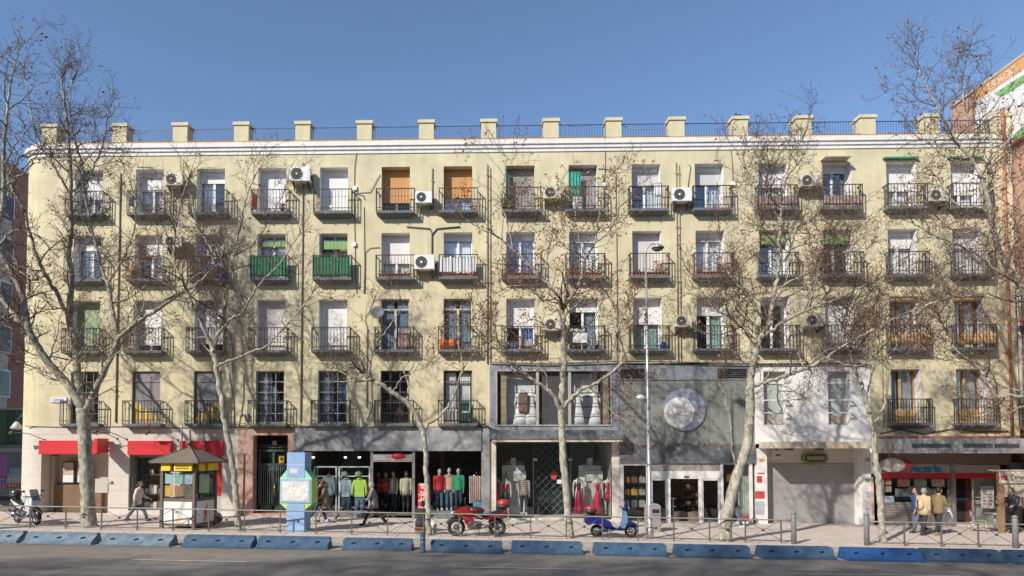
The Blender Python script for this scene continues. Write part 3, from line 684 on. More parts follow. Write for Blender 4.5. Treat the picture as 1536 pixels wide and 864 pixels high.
def redsign(x0, x1, y0, y1, label):
    p0 = at(x0, y0, -.2); p1 = at(x1, y1, -.2); w = (p1.x-p0.x)/2; h = (p0.z-p1.z)/2
    t = thing('shop_sign', label, 'sign', ((p0.x+p1.x)/2, -.015, (p0.z+p1.z)/2), group='red fascia signs over the corner shop')
    MB().box(-w, w, -.2, -.005, -h, h).build('panel', RED, t, bevel=.008); MB().box(-w-.012, w+.012, -.19, -.004, -h-.02, -h-.001).build('edge_trim', mat('dark red trim', (.35,.02,.03), .4), t)
    return t
redsign(58.5, 143, 660.5, 681, 'long plain red sign over the entrance behind the big left plane tree')
redsign(191.5, 256, 661, 682, 'plain red sign over the lit shop window left of the kiosk roof')
redsign(270, 333.5, 661, 683, 'plain red sign behind the kiosk roof ball, right of the three')
xs0 = X(146,-.95)
t = thing('blade_sign', 'red box sign sticking out from the wall beside the big left plane tree', 'sign', (xs0, -.5, Z(669,-.5,150)))
MB().box(-.16, 0, -.48, .36, -.33, .33).build('box', RED, t, bevel=.01); MB().box(-.11, -.05, .36, .49, -.2, -.14).box(-.11, -.05, .36, .49, .14, .2).build('bracket', IRONB, t)
def lamp_arm(px, py, d=-1, label=''):
    p = at(px, py, -.02); t = thing('sign_spotlight', label, 'spotlight', p, group='spotlights on arms above the red signs')
    MB().tube([(0,0,0), (-.35, -.55, .28), (-.95, -.7, .33)], .016, 5).cbox((0,0.0,0), (.08,.03,.08)).build('arm', IRONB, t)
    MB().cyl((-.9,-.72,.36), (-1.12,-.62,.28), .05, 8, .075).build('lamp_head', IRONB, t)
lamp_arm(67, 660, 1, 'spotlight on a thin arm above the left end of the long red sign')
lamp_arm(190, 659, 1, 'spotlight on a thin arm above the middle red sign'); lamp_arm(176, 658, 1, 'spotlight on a thin arm just right of the red box sign'); lamp_arm(267, 660, 1, 'spotlight on a thin arm left of the kiosk roof ball')
p = at(88, 600, -.03); t = thing('street_name_plaque', 'white and blue tiled street name plaque on the cream wall', 'street sign', p)
MB().box(-.36, .36, -.015, .025, -.11, .11).build('plate', mat('white glazed tile', (.74,.74,.78), .25), t)
BLUEL = mat('blue lettering', (.05,.06,.30), .3)
text_mb('Lanuza', .17, (0, -.017, .02)).build('lettering', BLUEL, t); MB().box(-.34, .34, -.0175, -.0155, -.095, -.08).build('border', BLUEL, t)
# --- B: pink granite portal
zt = Z(642.5,0,400); m = MB(); D1 = (X(380), X(432), ZB, Z(653,0,400), .5)
wall_holes(m, XB+.35, XB2, ZB, zt, [D1], -.05); m.quad((XB+.35,-.05,ZB),(XB+.35,-.05,zt),(XB+.35,0.02,zt),(XB+.35,0.02,ZB)); m.quad((XB+.35,-.05,zt),(XB2,-.05,zt),(XB2,.02,zt),(XB+.35,.02,zt))
m.build('portal', PINKG, house)
m = MB(); m.box(XB, XB+.35, -.016, .02, ZB, ZG1); m.build('stone_pilaster', STONE, house)
m = MB(); m.box(D1[0], D1[1], -.06, .45, g(D1[0])-.05, g(D1[0])+.12); m.build('door_step', PINKG, house)
GRD = mat('dark green painted iron', (.055,.105,.085), .45, nz=(6,.2)); t = house
zd0, zd1 = g(D1[0])+.12, D1[3]; wD = D1[1]-D1[0]; xm = (D1[0]+D1[1])/2
m = MB(); m.box(D1[0], D1[1], .52, .56, zd0, zd1); dr = m.build('street_door', mat('black door glass', (.012,.013,.013), .15), house)
m = MB(); zz = Z(697,.45,400)
for x in (D1[0]+.12, xm-.02, D1[1]-.09): m.box(x-.05, x+.05, .46, .52, zd0, zz+.55)
m.box(D1[0]+.02, D1[1]-.02, .45, .52, zz-.06, zz+.06); m.box(D1[0]+.02, D1[1]-.02, .45, .52, zz+.58, zz+.68); m.box(D1[0]+.02, D1[1]-.02, .46, .52, zd0, zd0+.3)
m.build('door_frame', GRD, dr)
m = MB()
for k in range(14):
    x = D1[0]+.2+k*(wD-.3)/13
    if abs(x-xm) > .09: m.box(x-.012, x+.012, .47, .5, zd0+.3, zz-.06)
for k in range(5): m.torus((D1[0]+.28+k*.28, .49, zz-.16), .08, .014, 'y', 12, 5)
for k in range(9): m.torus((D1[0]+.14+k*.165, .49, zz+.82), .07, .013, 'y', 10, 5)
m.build('ironwork', mat('grey ironwork', (.20,.22,.21), .5), dr)
m = MB(); m.box(xm-.09, xm+.11, .44, .455, zd1-.42, zd1-.24); m.build('number_plate', mat('enamel plate', (.5,.5,.48), .4), dr); text_mb('111', .15, (xm+.01, .437, zd1-.33)).build('number', BLACKP, dr)
m = MB(); x = X(422,.4); m.box(x-.12, x+.12, .42, .45, Z(695,.4), Z(684,.4)); m.build('yellow_notice', mat('yellow enamel', (.75,.50,.03), .4), dr); m = MB(); m.box(x-.06, x+.06, .412, .419, Z(690,.4), Z(687,.4)); m.build('notice_text', BLACKP, dr)
m = MB(); m.box(D1[0]+.003, D1[0]+.02, .12, .30, zd0+1.1, zd0+1.5); m.build('intercom', ALU, dr)
m = MB(); m.cyl((xm+.05, .43, zd0+.7), (xm+.05, .43, zd0+1.3), .02, 8); m.build('door_handle', mat('brass', (.55,.38,.12), .3, .9), dr)
m = MB(); m.box(X(440)+.003, XC, -.07, .02, ZB, ZG1-.03); m.build('marble_pilaster', GREYMARB, house)
m = MB(); m.cyl((X(366),-.09,g(-10)), (X(366),-.09,Z(680)), .03, 8); m.build('rain_pipe', BROWNPIPE, house)
# --- C: clothes shop under a grey slab fascia
xc1 = X(722); zf0, zf1 = Z(676.5,-.15), ZG1-.05
m = MB(); m.box(XC, xc1, -.15, 0.02, zf0, zf1); m.build('fascia', GREYMARB, house)
m = MB(); m.box(xc1+.003, XD-.003, -.1, .02, ZB, zf1); m.build('marble_pilaster', GREYMARB, house)
m = MB(); m.box(XC+.02, xc1, -.05, .04, ZG1-.14, ZG1+.012); m.build('string_course', mat('brown band', (.30,.22,.17), .8, nz=(4,.3)), house)
zc0 = Z(770,0,590)
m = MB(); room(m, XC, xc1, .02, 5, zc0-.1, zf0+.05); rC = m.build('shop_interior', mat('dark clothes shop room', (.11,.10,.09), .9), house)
m = MB(); m.box(XC, X(557.5), -.04, .02, ZB, zc0+.12); m.box(X(622), xc1, -.04, .02, ZB, zc0+.12); m.build('plinth', DKMARB, house)
STEEL = mat('worn steel post', (.36,.35,.34), .4, .6, nz=(4,.15))
m = MB()
for px in (558, 620.5): m.box(X(px)-.06, X(px)+.06, -.08, .06, ZB, zf0)
m.build('door_post', STEEL, house)
m = MB(); m.box(X(560), X(618.5), -.07, .05, Z(690.5), Z(681.5)); m.box(X(560), X(618.5), -.09, -.02, Z(692.5), Z(691)); m.build('roller_case', mat('dirty aluminium case', (.42,.38,.36), .45, .3, nz=(3,.3)), house)
p = at(597, 684.5, -.075); m = MB(); m.lathe([(.001,-.004),(.3,-.004),(.3,.004),(.001,.004)], (0,0,0), 20); m.xf(Matrix.Rotation(PI/2,4,'X')); m.xf(Matrix.Diagonal((1,1,.45,1))); tag(m.build('shop_badge', REDM, None, p), 'red oval badge on the roller case over the clothes shop door', 'sign')
m = MB(); m.box(XC+.02, X(557), 0.0, .01, zc0+.12, zf0); m.build('shop_window', SHOPG, house)
m = MB(); m.box(X(622), xc1-.01, 0.0, .01, zc0+.12, zf0); m.build('shop_window', SHOPG, house)
m = MB(); m.box(X(565), X(566), .0, 1.6, zc0, Z(692)); m.build('glass_door', glass('door glass', (.6,.64,.62), .2), house)
BULB = emit('lit shop lamp', (1,.9,.75), 6)
for k, px in enumerate((518, 539, 470)):
    p = at(px, 686, 1.3); m = MB(); m.lathe([(.001,-.03),(.05,-.03),(.06,.02),(.001,.02)], (0,0,0), 10); tag(m.build('shop_ceiling_lamp', BULB, None, p), ['left-hand','middle','right-hand'][[1,2,0][k]]+' small lit lamp above the clothes racks', 'lamp', 'ceiling lamps in the clothes shop')
# racks, clothes
def rack(px0, px1, label, Y=.45):
    p0 = at(px0, 699.5, Y); p1 = at(px1, 765, Y); t = thing('clothes_rack', label, 'clothes rack', ((p0.x+p1.x)/2, Y, zc0+.0), group='white racks in the clothes shop window')
    w = (p1.x-p0.x)/2; h = p0.z-zc0; r_ = .028
    m = MB()
    for sx in (-1, 1):
        for yy in (0, .5): m.box(sx*w-r_, sx*w+r_, yy-r_, yy+r_, 0, h)
    m.box(-w, w, -r_, r_, h-.05, h-.001); m.box(-w, w, .5-r_, .5+r_, h-.05, h-.001); m.build('frame', WHITE, t)
    z1 = at(px0, 714.5, Y).z-zc0
    MB().box(-w+.03, w-.03, -.02, .5, z1-.015, z1+.015).build('shelf', WHITE, t); MB().box(-w+.03, w-.03, -.02, .5, .18, .21).build('shelf', WHITE, t)
    MB().cyl((-w, .2, z1-.14), (w, .2, z1-.14), .014, 6).build('hanging_rail', CHROME, t)
    return t, z1
rack(472, 504, 'white metal clothes rack, left of two in the shop window'); rack(509, 554, 'white metal clothes rack, right of two, holding the lime sweatshirt')
def garment(px, pt, pb, wpx, M, label, Y=.35, kind='jacket', open_=True, legs=False):
    """a shirt or jacket on a hanger: body, two hanging sleeves, collar"""
    p = at(px, pt, Y); q = at(px, pb, Y); H = p.z-q.z; W = wpx/34.3/2*((28+Y)/28)
    t = thing('hanging_garment', label, 'garment', (p.x, Y, p.z), group='clothes hanging in the clothes shop window')
    m = MB()
    prof = [(-.18,0),(.18,0),(.62,-.08),(.66,-.3),(.6,-.6),(.62,-1),(-.62,-1),(-.6,-.6),(-.66,-.3),(-.62,-.08)]
    m.prism([(x*W, z*H) for x, z in prof][::-1], -.07, .07, 'y')
    m.build('torso', M, t, bevel=.03)
    for s in (-1, 1):
        MB().tube([(s*W*.56,0,-.09*H),(s*W*.8,-.01,-.35*H),(s*W*.9,-.03,-.7*H),(s*W*.88,-.03,-.93*H)], [.075,.07,.06,.055], 8).build('sleeve', M, t)
    MB().torus((0,-.02,.0), .085, .03, 'z', 12, 6).build('collar', M, t)
    MB().tube([(-W*.5,0,-.05),(0,0,.03),(W*.5,0,-.05)], .012, 5).tube([(0,0,.03),(0,0,.12),(.04,0,.15)], .008, 5).build('hanger', CHROME, t)
    return t
DENIM = mat('washed denim', (.20,.27,.33), .85, nz=(7,.35)); DENIML = mat('pale denim', (.36,.44,.50), .85, nz=(7,.3)); LIME = mat('lime green cotton', (.42,.62,.10), .85, nz=(5,.12)); JEANS = mat('blue jeans', (.085,.14,.22), .85, nz=(6,.3)); JEANSD = mat('dark jeans', (.03,.045,.075), .85, nz=(6,.2))
garment(463, 716, 745, 18, mat('striped cotton', (.55,.55,.55), .9, nz=(18,.6), alt=(.1,.15,.14)), 'striped shirt at the left end of the clothes shop window', .6); garment(480, 716, 746, 16, mat('navy cotton', (.03,.04,.09), .9, nz=(6,.2)), 'navy shirt hanging behind the blue cabinet and the denim jacket', .6)
garment(507, 719, 744, 16, mat('dark blue denim', (.05,.09,.16), .9, nz=(6,.25)), 'dark blue shirt between the two white racks', .7); garment(553, 719, 744, 14, mat('dusty pink cotton', (.40,.22,.22), .9, nz=(6,.2)), 'dusty pink shirt at the right end of the right rack', .75)
garment(493, 713, 743, 21, mat('grey teal denim', (.20,.27,.27), .85, nz=(7,.35)), 'grey teal denim jacket hanging on the left rack'); garment(519, 718, 745, 19, DENIML, 'pale blue shirt hanging beside the lime sweatshirt')
gm = garment(539.5, 718, 745, 24, LIME, 'lime green sweatshirt hanging on the right rack')
def trousers(px, pt, pb, wpx, M, label, Y=.38):
    p = at(px, pt, Y); q = at(px, pb, Y); H = p.z-q.z; W = wpx/34.3/2
    t = thing('hanging_trousers', label, 'trousers', (p.x, Y, p.z), group='trousers hanging in the clothes shop window')
    m = MB(); m.tube([(-W*.45,0,-.2*H),(-W*.5,0,-H)], [W*.5, W*.4], 8).tube([(W*.45,0,-.2*H),(W*.5,0,-H)], [W*.5,W*.4], 8).build('leg_tubes', M, t)
    MB().box(-W*.9, W*.9, -.06, .06, -.24*H, 0).build('waist', M, t, bevel=.02)
trousers(540, 745.5, 768, 17, JEANS, 'blue jeans hanging under the lime sweatshirt'); trousers(520, 745.5, 766, 15, JEANSD, 'dark jeans hanging under the pale shirt'); trousers(494, 744, 764, 14, mat('black cotton', (.02,.02,.022), .9), 'black trousers hanging under the denim jacket')
for px, lab in ((517, 'patterned cap on the rack shelf above the pale shirt'), (538, 'patterned cap on the rack shelf above the lime sweatshirt')):
    p = at(px, 714.2, .6); t = thing('cap', lab, 'cap', p, group='caps on the clothes rack')
    CAPM = mat('patterned cap cloth', (.07,.08,.11), .9, nz=(16,.6), alt=(.5,.5,.5)); MB().lathe([(.16,0),(.17,.08),(.14,.17),(.05,.21),(.001,.215)], n=14).build('crown', CAPM, t); MB().ell((0,-.17,.03), (.14,.13,.015), 10, 5).build('brim', CAPM, t)
p0 = at(627, 725, -.02); p1 = at(645, 764, -.02); t = thing('sale_poster', 'red sale poster with white figures in the clothes shop window', 'poster', ((p0.x+p1.x)/2, -.012, (p0.z+p1.z)/2)); w_, h_ = (p1.x-p0.x)/2, (p0.z-p1.z)/2
MB().box(-w_, w_, -.006, .006, -h_, h_).build('sheet', RED, t)
for s_, z_, tx in ((.15, .50, 'REBAJAS'), (.15, .37, 'FINAL'), (.32, .10, '-50%'), (.32, -.17, '-60%'), (.32, -.44, '-70%')):
    k = text_mb(tx, s_, (0, -.010, z_), sx=.8 if s_ > .2 else .68, bold=.004); k.build('lettering', WHITE, t)
SKIRT = mat('striped pleated cloth', (.42,.22,.22), .85, nz=(20,.4), alt=(.66,.58,.55))
p = at(714, 712, .35); t = thing('hanging_skirt', 'long striped skirt hanging at the right end of the clothes shop window', 'skirt', p); MB().sheet(-.3, .3, -1.25, -.06, 0, .05, 7, 4).build('cloth', SKIRT, t); MB().tube([(-.22,0,-.05),(0,0,0),(.22,0,-.05)], .014, 5).tube([(0,0,0),(0,0,.14)], .01, 5).build('hanger', CHROME, t)
p = at(717, 760, .35); t = thing('shopping_bag', 'bright blue bag on the floor under the striped skirt', 'bag', p); m = MB(); m.box(-.22,.22,-.12,.12,-.12,.2); m.build('pouch', mat('cyan cloth', (.05,.33,.45), .7), t, bevel=.04); MB().torus((0,0,.2), .1, .012, 'y', 12, 5, 0, PI).build('handle', BLACKP, t)
# dark cross wall behind the door, red shelf lights
m = MB(); m.box(X(566,1.8), X(600,1.8), 1.8, 1.9, zc0, zf0-.1); m.build('shop_partition', DARK, house)
# --- D: two storey shop with canopy
zcan0, zcan1 = Z(659.5,-.75,830), Z(645,-.75,830); xd1 = X(929)
m = MB(); m.box(X(736,-.75), X(936,-.75), -.75, .0, zcan0+.02, zcan1); m.build('canopy', DKMARB, house)
m = MB(); m.box(X(738,-.7), X(934,-.7), -.70, .02, zcan0-.09, zcan0+.019); m.build('canopy_soffit', CREAMM, house)
for a, b in ((X(733.5)+.05, X(744)), (X(917.5), X(929))): m = MB(); m.box(a, b, -.02, .5, ZB, zcan0-.09); m.build('marble_pillar', CREAMM, house)
for px in (784, 888):
    p = at(px, 661, -.5); m = MB(); m.box(p.x-.1, p.x+.1, -.6, -.4, zcan0-.13, zcan0-.091); m.build('canopy_light', BLACKP, house)
zD0 = Z(777,0,830)
m = MB(); room(m, X(744), X(917.5), .45, 4.5, zD0, zcan0-.1); m.build('shop_interior', mat('grey boutique room', (.42,.44,.42), .8), house)
m = MB(); m.box(X(744), X(917.5), -.015, .45, ZB, zD0); m.build('shop_step', CREAMM, house)
DFR = mat('dark green window frame', (.05,.06,.055), .4)
def vitrine(px0, px1, y):
    x0, x1 = X(px0), X(px1); m = MB(); zt = zcan0-.12; zb = zD0
    for x in (x0, x1): m.box(x-.02, x+.02, y-.02, y+.02, zb, zt)
    m.box(x0+.02, x1-.02, y-.019, y+.019, zt-.05, zt); m.box(x0+.02, x1-.02, y-.019, y+.019, zb, zb+.1)
    f = m.build('shop_window', DFR, house); m = MB(); m.box(x0+.02, x1-.02, y-.004, y+.004, zb+.1, zt-.05); m.build('pane', SHOPG, f)
    m = MB(); xi = x1 if px1 < 830 else x0; m.box(xi-.004, xi+.004, y+.02, 1.1, zb+.1, zt-.05); m.build('side_pane', SHOPG, f)
vitrine(744.5, 800, .02); vitrine(856, 917, .02)
zt = zcan0-.12
# lattice roller grille over the recessed door
m = MB(); x0, x1 = X(802,.9), X(854,.9); st = .17; nx = int((x1-x0)/st); nz_ = int((zt-zD0)/st)+1; yg = .9; q = .009
for a in range(nx+1):
    for b in range(nz_):
        xa0 = x0+a*st; z0_ = zD0+b*st
        s = 1 if (a+b) % 2 else -1
        xb = xa0+st
        if xb > x1+.02: continue
        p0_ = (xa0, z0_) if s > 0 else (xa0, z0_+st); p1_ = (xb, z0_+st) if s > 0 else (xb, z0_)
        m.tube([(p0_[0], yg, p0_[1]), (p1_[0], yg, p1_[1])], q, 4, False)
m.build('lattice_grille', mat('dull grille metal', (.20,.20,.20), .5, .3), house)
m = MB(); m.box(x0, x1, 1.6, 1.65, zD0, zt); m.build('door_panel', mat('dark teal door', (.02,.05,.055), .4, nz=(1.2,.5), alt=(.05,.05,.05)), house)
p = at(831, 713, .88); t = thing('paper_notice', 'red flower shaped sticker on the lattice grille of the boutique door', 'sticker', p); m = MB()
for k in range(6): m.ell((.09*math.cos(k*PI/3), 0, .13*math.sin(k*PI/3)), (.08,.006,.09), 8, 5)
m.ell((0,0,0), (.11,.007,.15), 10, 6); m.build('sticker_face', mat('dull red paper', (.42,.07,.06), .6), t)
p = at(839, 722.5, .88); tag(MB().box(-.1,.1,-.004,.004,-.09,.09).build('paper_notice', PAP, None, p), 'white paper notice on the lattice grille of the boutique door', 'notice')
# white display stands, hanging frames and lettering
DISP = mat('pale grey display board', (.62,.66,.63), .6, nz=(1,.05)); DISP2 = mat('light grey display print', (.62,.63,.62), .5, nz=(4,.3))
for k, (a, b, nm) in enumerate(((753, 787, 'left'), (868, 902, 'right'))):
    Y = .95; p0 = at(a, 698, Y); p1 = at(b, 774, Y); t = thing('display_board', 'tall pale display board behind the mannequins in the boutique '+nm+' window', 'display board', ((p0.x+p1.x)/2, Y, zD0+.1), group='display boards in the boutique windows')
    w_ = (p1.x-p0.x)/2; MB().box(-w_, w_, 0, .05, 0, p0.z-zD0-.1).build('board', DISP, t)
    z1, z2 = at(a, 721, Y).z-zD0-.1, at(a, 707, Y).z-zD0-.1
    MB().box(-w_*.5, w_*1.1, -.12, -.002, z1, z2).build('light_box', WHITE, t); MB().box(-w_*.4, w_*1.0, -.126, -.121, z1+.07, z2-.07).build('print', DISP2, t)
    MB().box(-.12, .12, -.03, -.002, z2+.25, z2+.6).build('price_card', mat('ivory card', (.6,.58,.48), .6), t)
for px, nm in ((803.5, 'left'), (855.5, 'right')):
    p = at(px, 689.5, .35); tag(MB().box(-.08,.08,-.004,.004,-.05,.05).build('door_sticker', PAP, None, p), 'small white sticker at the '+nm+' side of the boutique entrance', 'sticker', 'stickers at the boutique entrance')
text_mb('separate', .3, (X(889), .008, Z(694.5)), sx=.75).build('window_lettering', BLACKP, house); MB().box(X(875), X(901), .0, .01, Z(700.2), Z(699.6)).build('window_lettering', BLACKP, house)
text_mb('separate', .3, (X(773), .008, Z(693.5)), sx=.75).build('window_lettering', BLACKP, house)
# upper storey of D
zU0, zU1 = Z(637,0,830), Z(557,0,830); zTop = ZD
hU = (X(746), X(916), zU0, zU1, .25)
m = MB(); wall_holes(m, XD, xd1, zcan1-.1, zTop, [hU], -.06); m.quad((XD,-.06,zcan1-.1),(XD,-.06,zTop),(XD,.02,zTop),(XD,.02,zcan1-.1)); m.quad((XD,-.06,zTop),(xd1,-.06,zTop),(xd1,.02,zTop),(XD,.02,zTop)); m.quad((xd1,-.06,zcan1-.1),(xd1,.02,zcan1-.1),(xd1,.02,zTop),(xd1,-.06,zTop))
m.build('marble_front', BLUEMARB, house)
m = MB(); room(m, hU[0]-.1, hU[1]+.1, .19, 3, zU0-.05, zU1+.05); m.build('shop_interior', mat('upper shop room', (.36,.37,.37), .8), house)
BEIGF = mat('beige aluminium', (.46,.42,.38), .5, .2)
m = MB(); f = .06
m.box(hU[0]-f, hU[0], -.1, .1, zU0-f, zU1+f); m.box(hU[1], hU[1]+f, -.1, .1, zU0-f, zU1+f); m.box(hU[0], hU[1], -.1, .1, zU1+.002, zU1+f); m.box(hU[0], hU[1], -.1, .1, zU0-f, zU0-.002)
for px in (806.5, 855): m.box(X(px)-.06, X(px)+.06, -.05, .1, zU0, zU1)
fU = m.build('shop_window', BEIGF, house)
for a, b in ((761, 805), (857, 902)):
    m = MB()
    for k in range(1, 5): z = zU0+(zU1-zU0)*k/5; m.box(X(a), X(b), .02, .045, z-.013, z+.013)
    m.box(X(a)-.02, X(a)+.02, .0, .06, zU0, zU1); m.box(X(b)-.02, X(b)+.02, .0, .06, zU0, zU1)
    m.build('glazing_bars', DFR, fU)
m = MB(); m.box(hU[0], hU[1], .06, .066, zU0, zU1); m.build('pane', SHOPR, fU)
TILEB = tiles('beige tile column', (.42,.34,.24), (.38,.31,.22), (.24,.20,.15), .5, .38, .02, .6, 0, 'xz', .1)
m = MB(); m.box(X(750.5), X(760), .08, .2, zU0, zU1); m.box(X(903), X(914), .08, .2, zU0, zU1); m.build('tile_column', TILEB, house)
m = MB(); m.box(X(809), X(852), .12, .16, zU0, zU1); m.build('dark_infill', mat('dark grey sheet', (.085,.08,.08), .6), house)  # plain dark sheet behind the middle pane
m = MB(); m.sheet(X(762), X(805), zU0, zU1-.05, .50, .02, 14, 3); m.sheet(X(857), X(901), zU0, zU1-.05, .50, .02, 14, 5); m.build('backdrop_curtain', mat('pale grey pleated cloth', (.74,.75,.75), .9), house)
BRID = mat('white bridal satin', (.78,.77,.74), .5)
for k, (px, lab) in enumerate(((781, 'white gown on a stand, alone in the upper left shop window'), (797, 'white gown beside the mullion of the upper left shop window'), (867, 'white gown at the left of the upper right shop window'), (893, 'white gown at the right of the upper right shop window'))):
    p = at(px, 636, .27); t = thing('bridal_gown', lab, 'gown', (p.x, .27, zU0), group='white gowns in the upper shop windows')
    MB().lathe([(.36,0),(.30,.3),(.2,.75),(.13,1.02),(.16,1.22),(.17,1.38),(.08,1.46),(.06,1.52)], n=16, sy=.5).build('dress', BRID, t)
    for s in (-1, 1): MB().tube([(s*.15,0,1.36),(s*.22,.0,1.1),(s*.26,-.05,.85)], [.05,.045,.035], 8).build('sleeve', BRID, t)
    MB().cyl((0,0,1.5), (0,0,1.62), .035, 8).build('neck_block', CREAMF, t)
p = at(785, 600, .12); t = thing('handbag', 'brown bag hanging in front of the white gown in the upper left shop window', 'bag', p); m = MB(); m.box(-.22,.2,-.08,.08,-.55,.3); m.build('pouch', mat('brown cloth', (.14,.085,.07), .8, nz=(9,.4)), t, bevel=.05); MB().torus((0,0,.3), .12, .012, 'y', 12, 5, 0, PI).build('handle', BLACKP, t)
p = at(881, 610, .25); t = thing('hanging_garment', 'dark grey dress hanging between the white gowns', 'garment', p); MB().prism([(-.22,-.9),(.22,-.9),(.2,-.1),(.22,.45),(.07,.5),(-.07,.5),(-.22,.45),(-.2,-.1)], -.06, .06, 'y').build('cloth', mat('charcoal cloth', (.07,.07,.09), .9), t, bevel=.03); MB().tube([(0,0,.5),(0,0,.66)], .01, 5).build('hanger', CHROME, t)
# --- E: grey metal front with the round emblem
xe0, xe1 = xd1+.003, XF-.003; zE0 = Z(695,0,1025)
m = MB(); m.box(xe0, xe1, -.05, .05, Z(570,0,1025), Z(547,0,1025)); m.build('fascia_band', BLUEMARB, house)
for a, b in ((931, 967), (1077, 1121)):
    m = MB(); m.box(X(a), X(b), -.075, -.051, Z(567.5,0,1025), Z(553.5,0,1025)); v = m.build('ventilation_grille', BLACKP, house); m = MB()
    for k in range(5): z = Z(566,0,1025)+.085*k; m.box(X(a)+.03, X(b)-.03, -.1, -.076, z, z+.03)
    m.build('louvres', IRONB, v)
GMET = mat('grey green metal sheet', (.245,.255,.23), .55, nz=(.8,.12), streak=.2)
m = MB(); n_ = 6
for k in range(n_):
    a, b = xe0+(xe1-xe0)*k/n_, xe0+(xe1-xe0)*(k+1)/n_; m.box(a+.006, b-.006, -.03, .03, Z(665,0,1025), Z(571,0,1025))
m.build('metal_cladding', GMET, house)
m = MB(); m.box(xe0, xe1, -.04, .02, Z(667.5,0,1025), Z(665,0,1025)); m.build('rusty_ledge', mat('rusty ledge', (.30,.2,.13), .8, nz=(6,.4)), house)
m = MB(); m.box(xe0, xe1, -.10, .02, zE0, Z(667.8,0,1025)); m.build('fascia', DKMARB, house)
p = at(1026, 614.5, -.05); t = thing('round_emblem', 'round blue grey emblem with nested white discs on the grey metal front', 'sign', p)
def disc(r, y0, y1, c, M, nm, par):
    m = MB(); n_ = 48; m.prism([(c[0]+r*math.cos(2*PI*k/n_), c[1]+r*math.sin(2*PI*k/n_)) for k in range(n_)], y0, y1, 'y'); m.build(nm, M, par)
s_ = 1/34.2
disc(31.5*s_, -.06, .02, (0,0), mat('slate blue enamel', (.29,.31,.39), .45), 'backing_disc', t); disc(22.5*s_, -.085, -.061, (-8.2*s_, -4.6*s_), mat('off white enamel', (.74,.74,.72), .45), 'white_disc', t); disc(15*s_, -.1, -.086, (-5*s_, 3.2*s_), mat('ivory enamel', (.75,.74,.71), .45), 'ivory_disc', t); disc(10.5*s_, -.115, -.101, (-.8*s_, 1.2*s_), WHITE, 'centre_disc', t)
zE1 = Z(791,0,1025)
m = MB(); room(m, xe0, xe1, .06, 4.5, zE1-.05, zE0); rE = m.build('shop_interior', mat('brown shop room', (.36,.29,.22), .85), house)
FWH = mat('white shopfront frame', (.74,.72,.70), .5, nz=(2,.06))
def vit(px0, px1, py0, py1, th=.09, sill=.3, nm='shop_window'):
    x0, x1 = X(px0), X(px1); z0, z1 = Z(py1,0,1025), Z(py0,0,1025); m = MB()
    m.box(x0, x0+th, -.04, .08, z0, z1); m.box(x1-th, x1, -.04, .08, z0, z1); m.box(x0+th, x1-th, -.04, .08, z1-th, z1-.002)
    if sill: m.box(x0+th, x1-th, -.05, .08, z0, z0+sill)
    f = m.build(nm, FWH, house); m = MB(); m.box(x0+th, x1-th, .02, .028, z0+sill, z1-th); m.build('pane', SHOPG, f); return f
vit(929.5, 975, 692.5, 791, .16, .22); vit(1080, 1128, 692.5, 791, .12, .25)
m = MB(); m.box(X(975), X(1080), -.06, .06, Z(718,0,1025), Z(706.5,0,1025)); m.build('door_header', FWH, house)
m = MB(); m.box(X(975), X(1080), -.02, .02, Z(706.3,0,1025), zE0); m.build('transom_reflection', mat('transom painted reflections', (.22,.17,.15), .5, nz=(3.2,.5), alt=(.5,.47,.42)), house)  # mottled tones paint in the reflections on the transom band
vit(976, 1000, 718.5, 791, .06, .1, 'glass_panel'); vit(1052, 1079, 718.5, 791, .06, .1, 'glass_panel')
m = MB(); m.box(X(1000.5), X(1004.5), -.08, .06, zE1, Z(718.3,0,1025)); m.box(X(1047.5), X(1051.5), -.08, .06, zE1, Z(718.3,0,1025)); m.build('door_post', FWH, house)
m = MB(); m.box(X(975), X(1080), -.05, .3, zE1-.2, zE1+.02); m.build('shop_step', mat('door mat stone', (.33,.27,.2), .8), house)
m = MB(); m.box(X(1025), X(1032), -.1, -.061, Z(716,0,1025), Z(714,0,1025)); m.build('door_sensor', BLACKP, house)
# handbags on shelves
BAGC = [(.30,.16,.08),(.42,.36,.30),(.20,.10,.06),(.62,.42,.05),(.55,.50,.43),(.12,.14,.17),(.20,.21,.22),(.44,.47,.42),(.05,.05,.06)]
SHF = mat('black shelf', (.03,.03,.03), .5); xw0, xw1 = X(935), X(970)
for py in (707, 724.5, 743, 761):
    m = MB(); z = Z(py,.3,950); m.box(xw0, xw1, .1, .5, z-.02, z); m.build('display_shelf', SHF, house)
def bag(px, py, wd, hh, c, label, Y=.28, grp='handbags in the bag shop window'):
    p = at(px, py, Y); t = thing('handbag', label, 'handbag', (p.x, Y, p.z), group=grp); M = mat('bag leather %d%d%d' % tuple(int(v*100) for v in c), c, .5, nz=(6,.15))
    m = MB(); m.prism([(-wd/2,0),(wd/2,0),(wd*.42,hh),(-wd*.42,hh)], -.09, .09, 'y'); m.build('pouch', M, t, bevel=.025); MB().torus((0,0,hh-.01), wd*.27, .013, 'y', 12, 5, 0, PI).build('handle', M, t)
    MB().box(-wd*.1, wd*.1, -.1, -.091, hh*.6, hh*.75).build('clasp', mat('brass', (.55,.38,.12), .3, .9), t)
k = 0
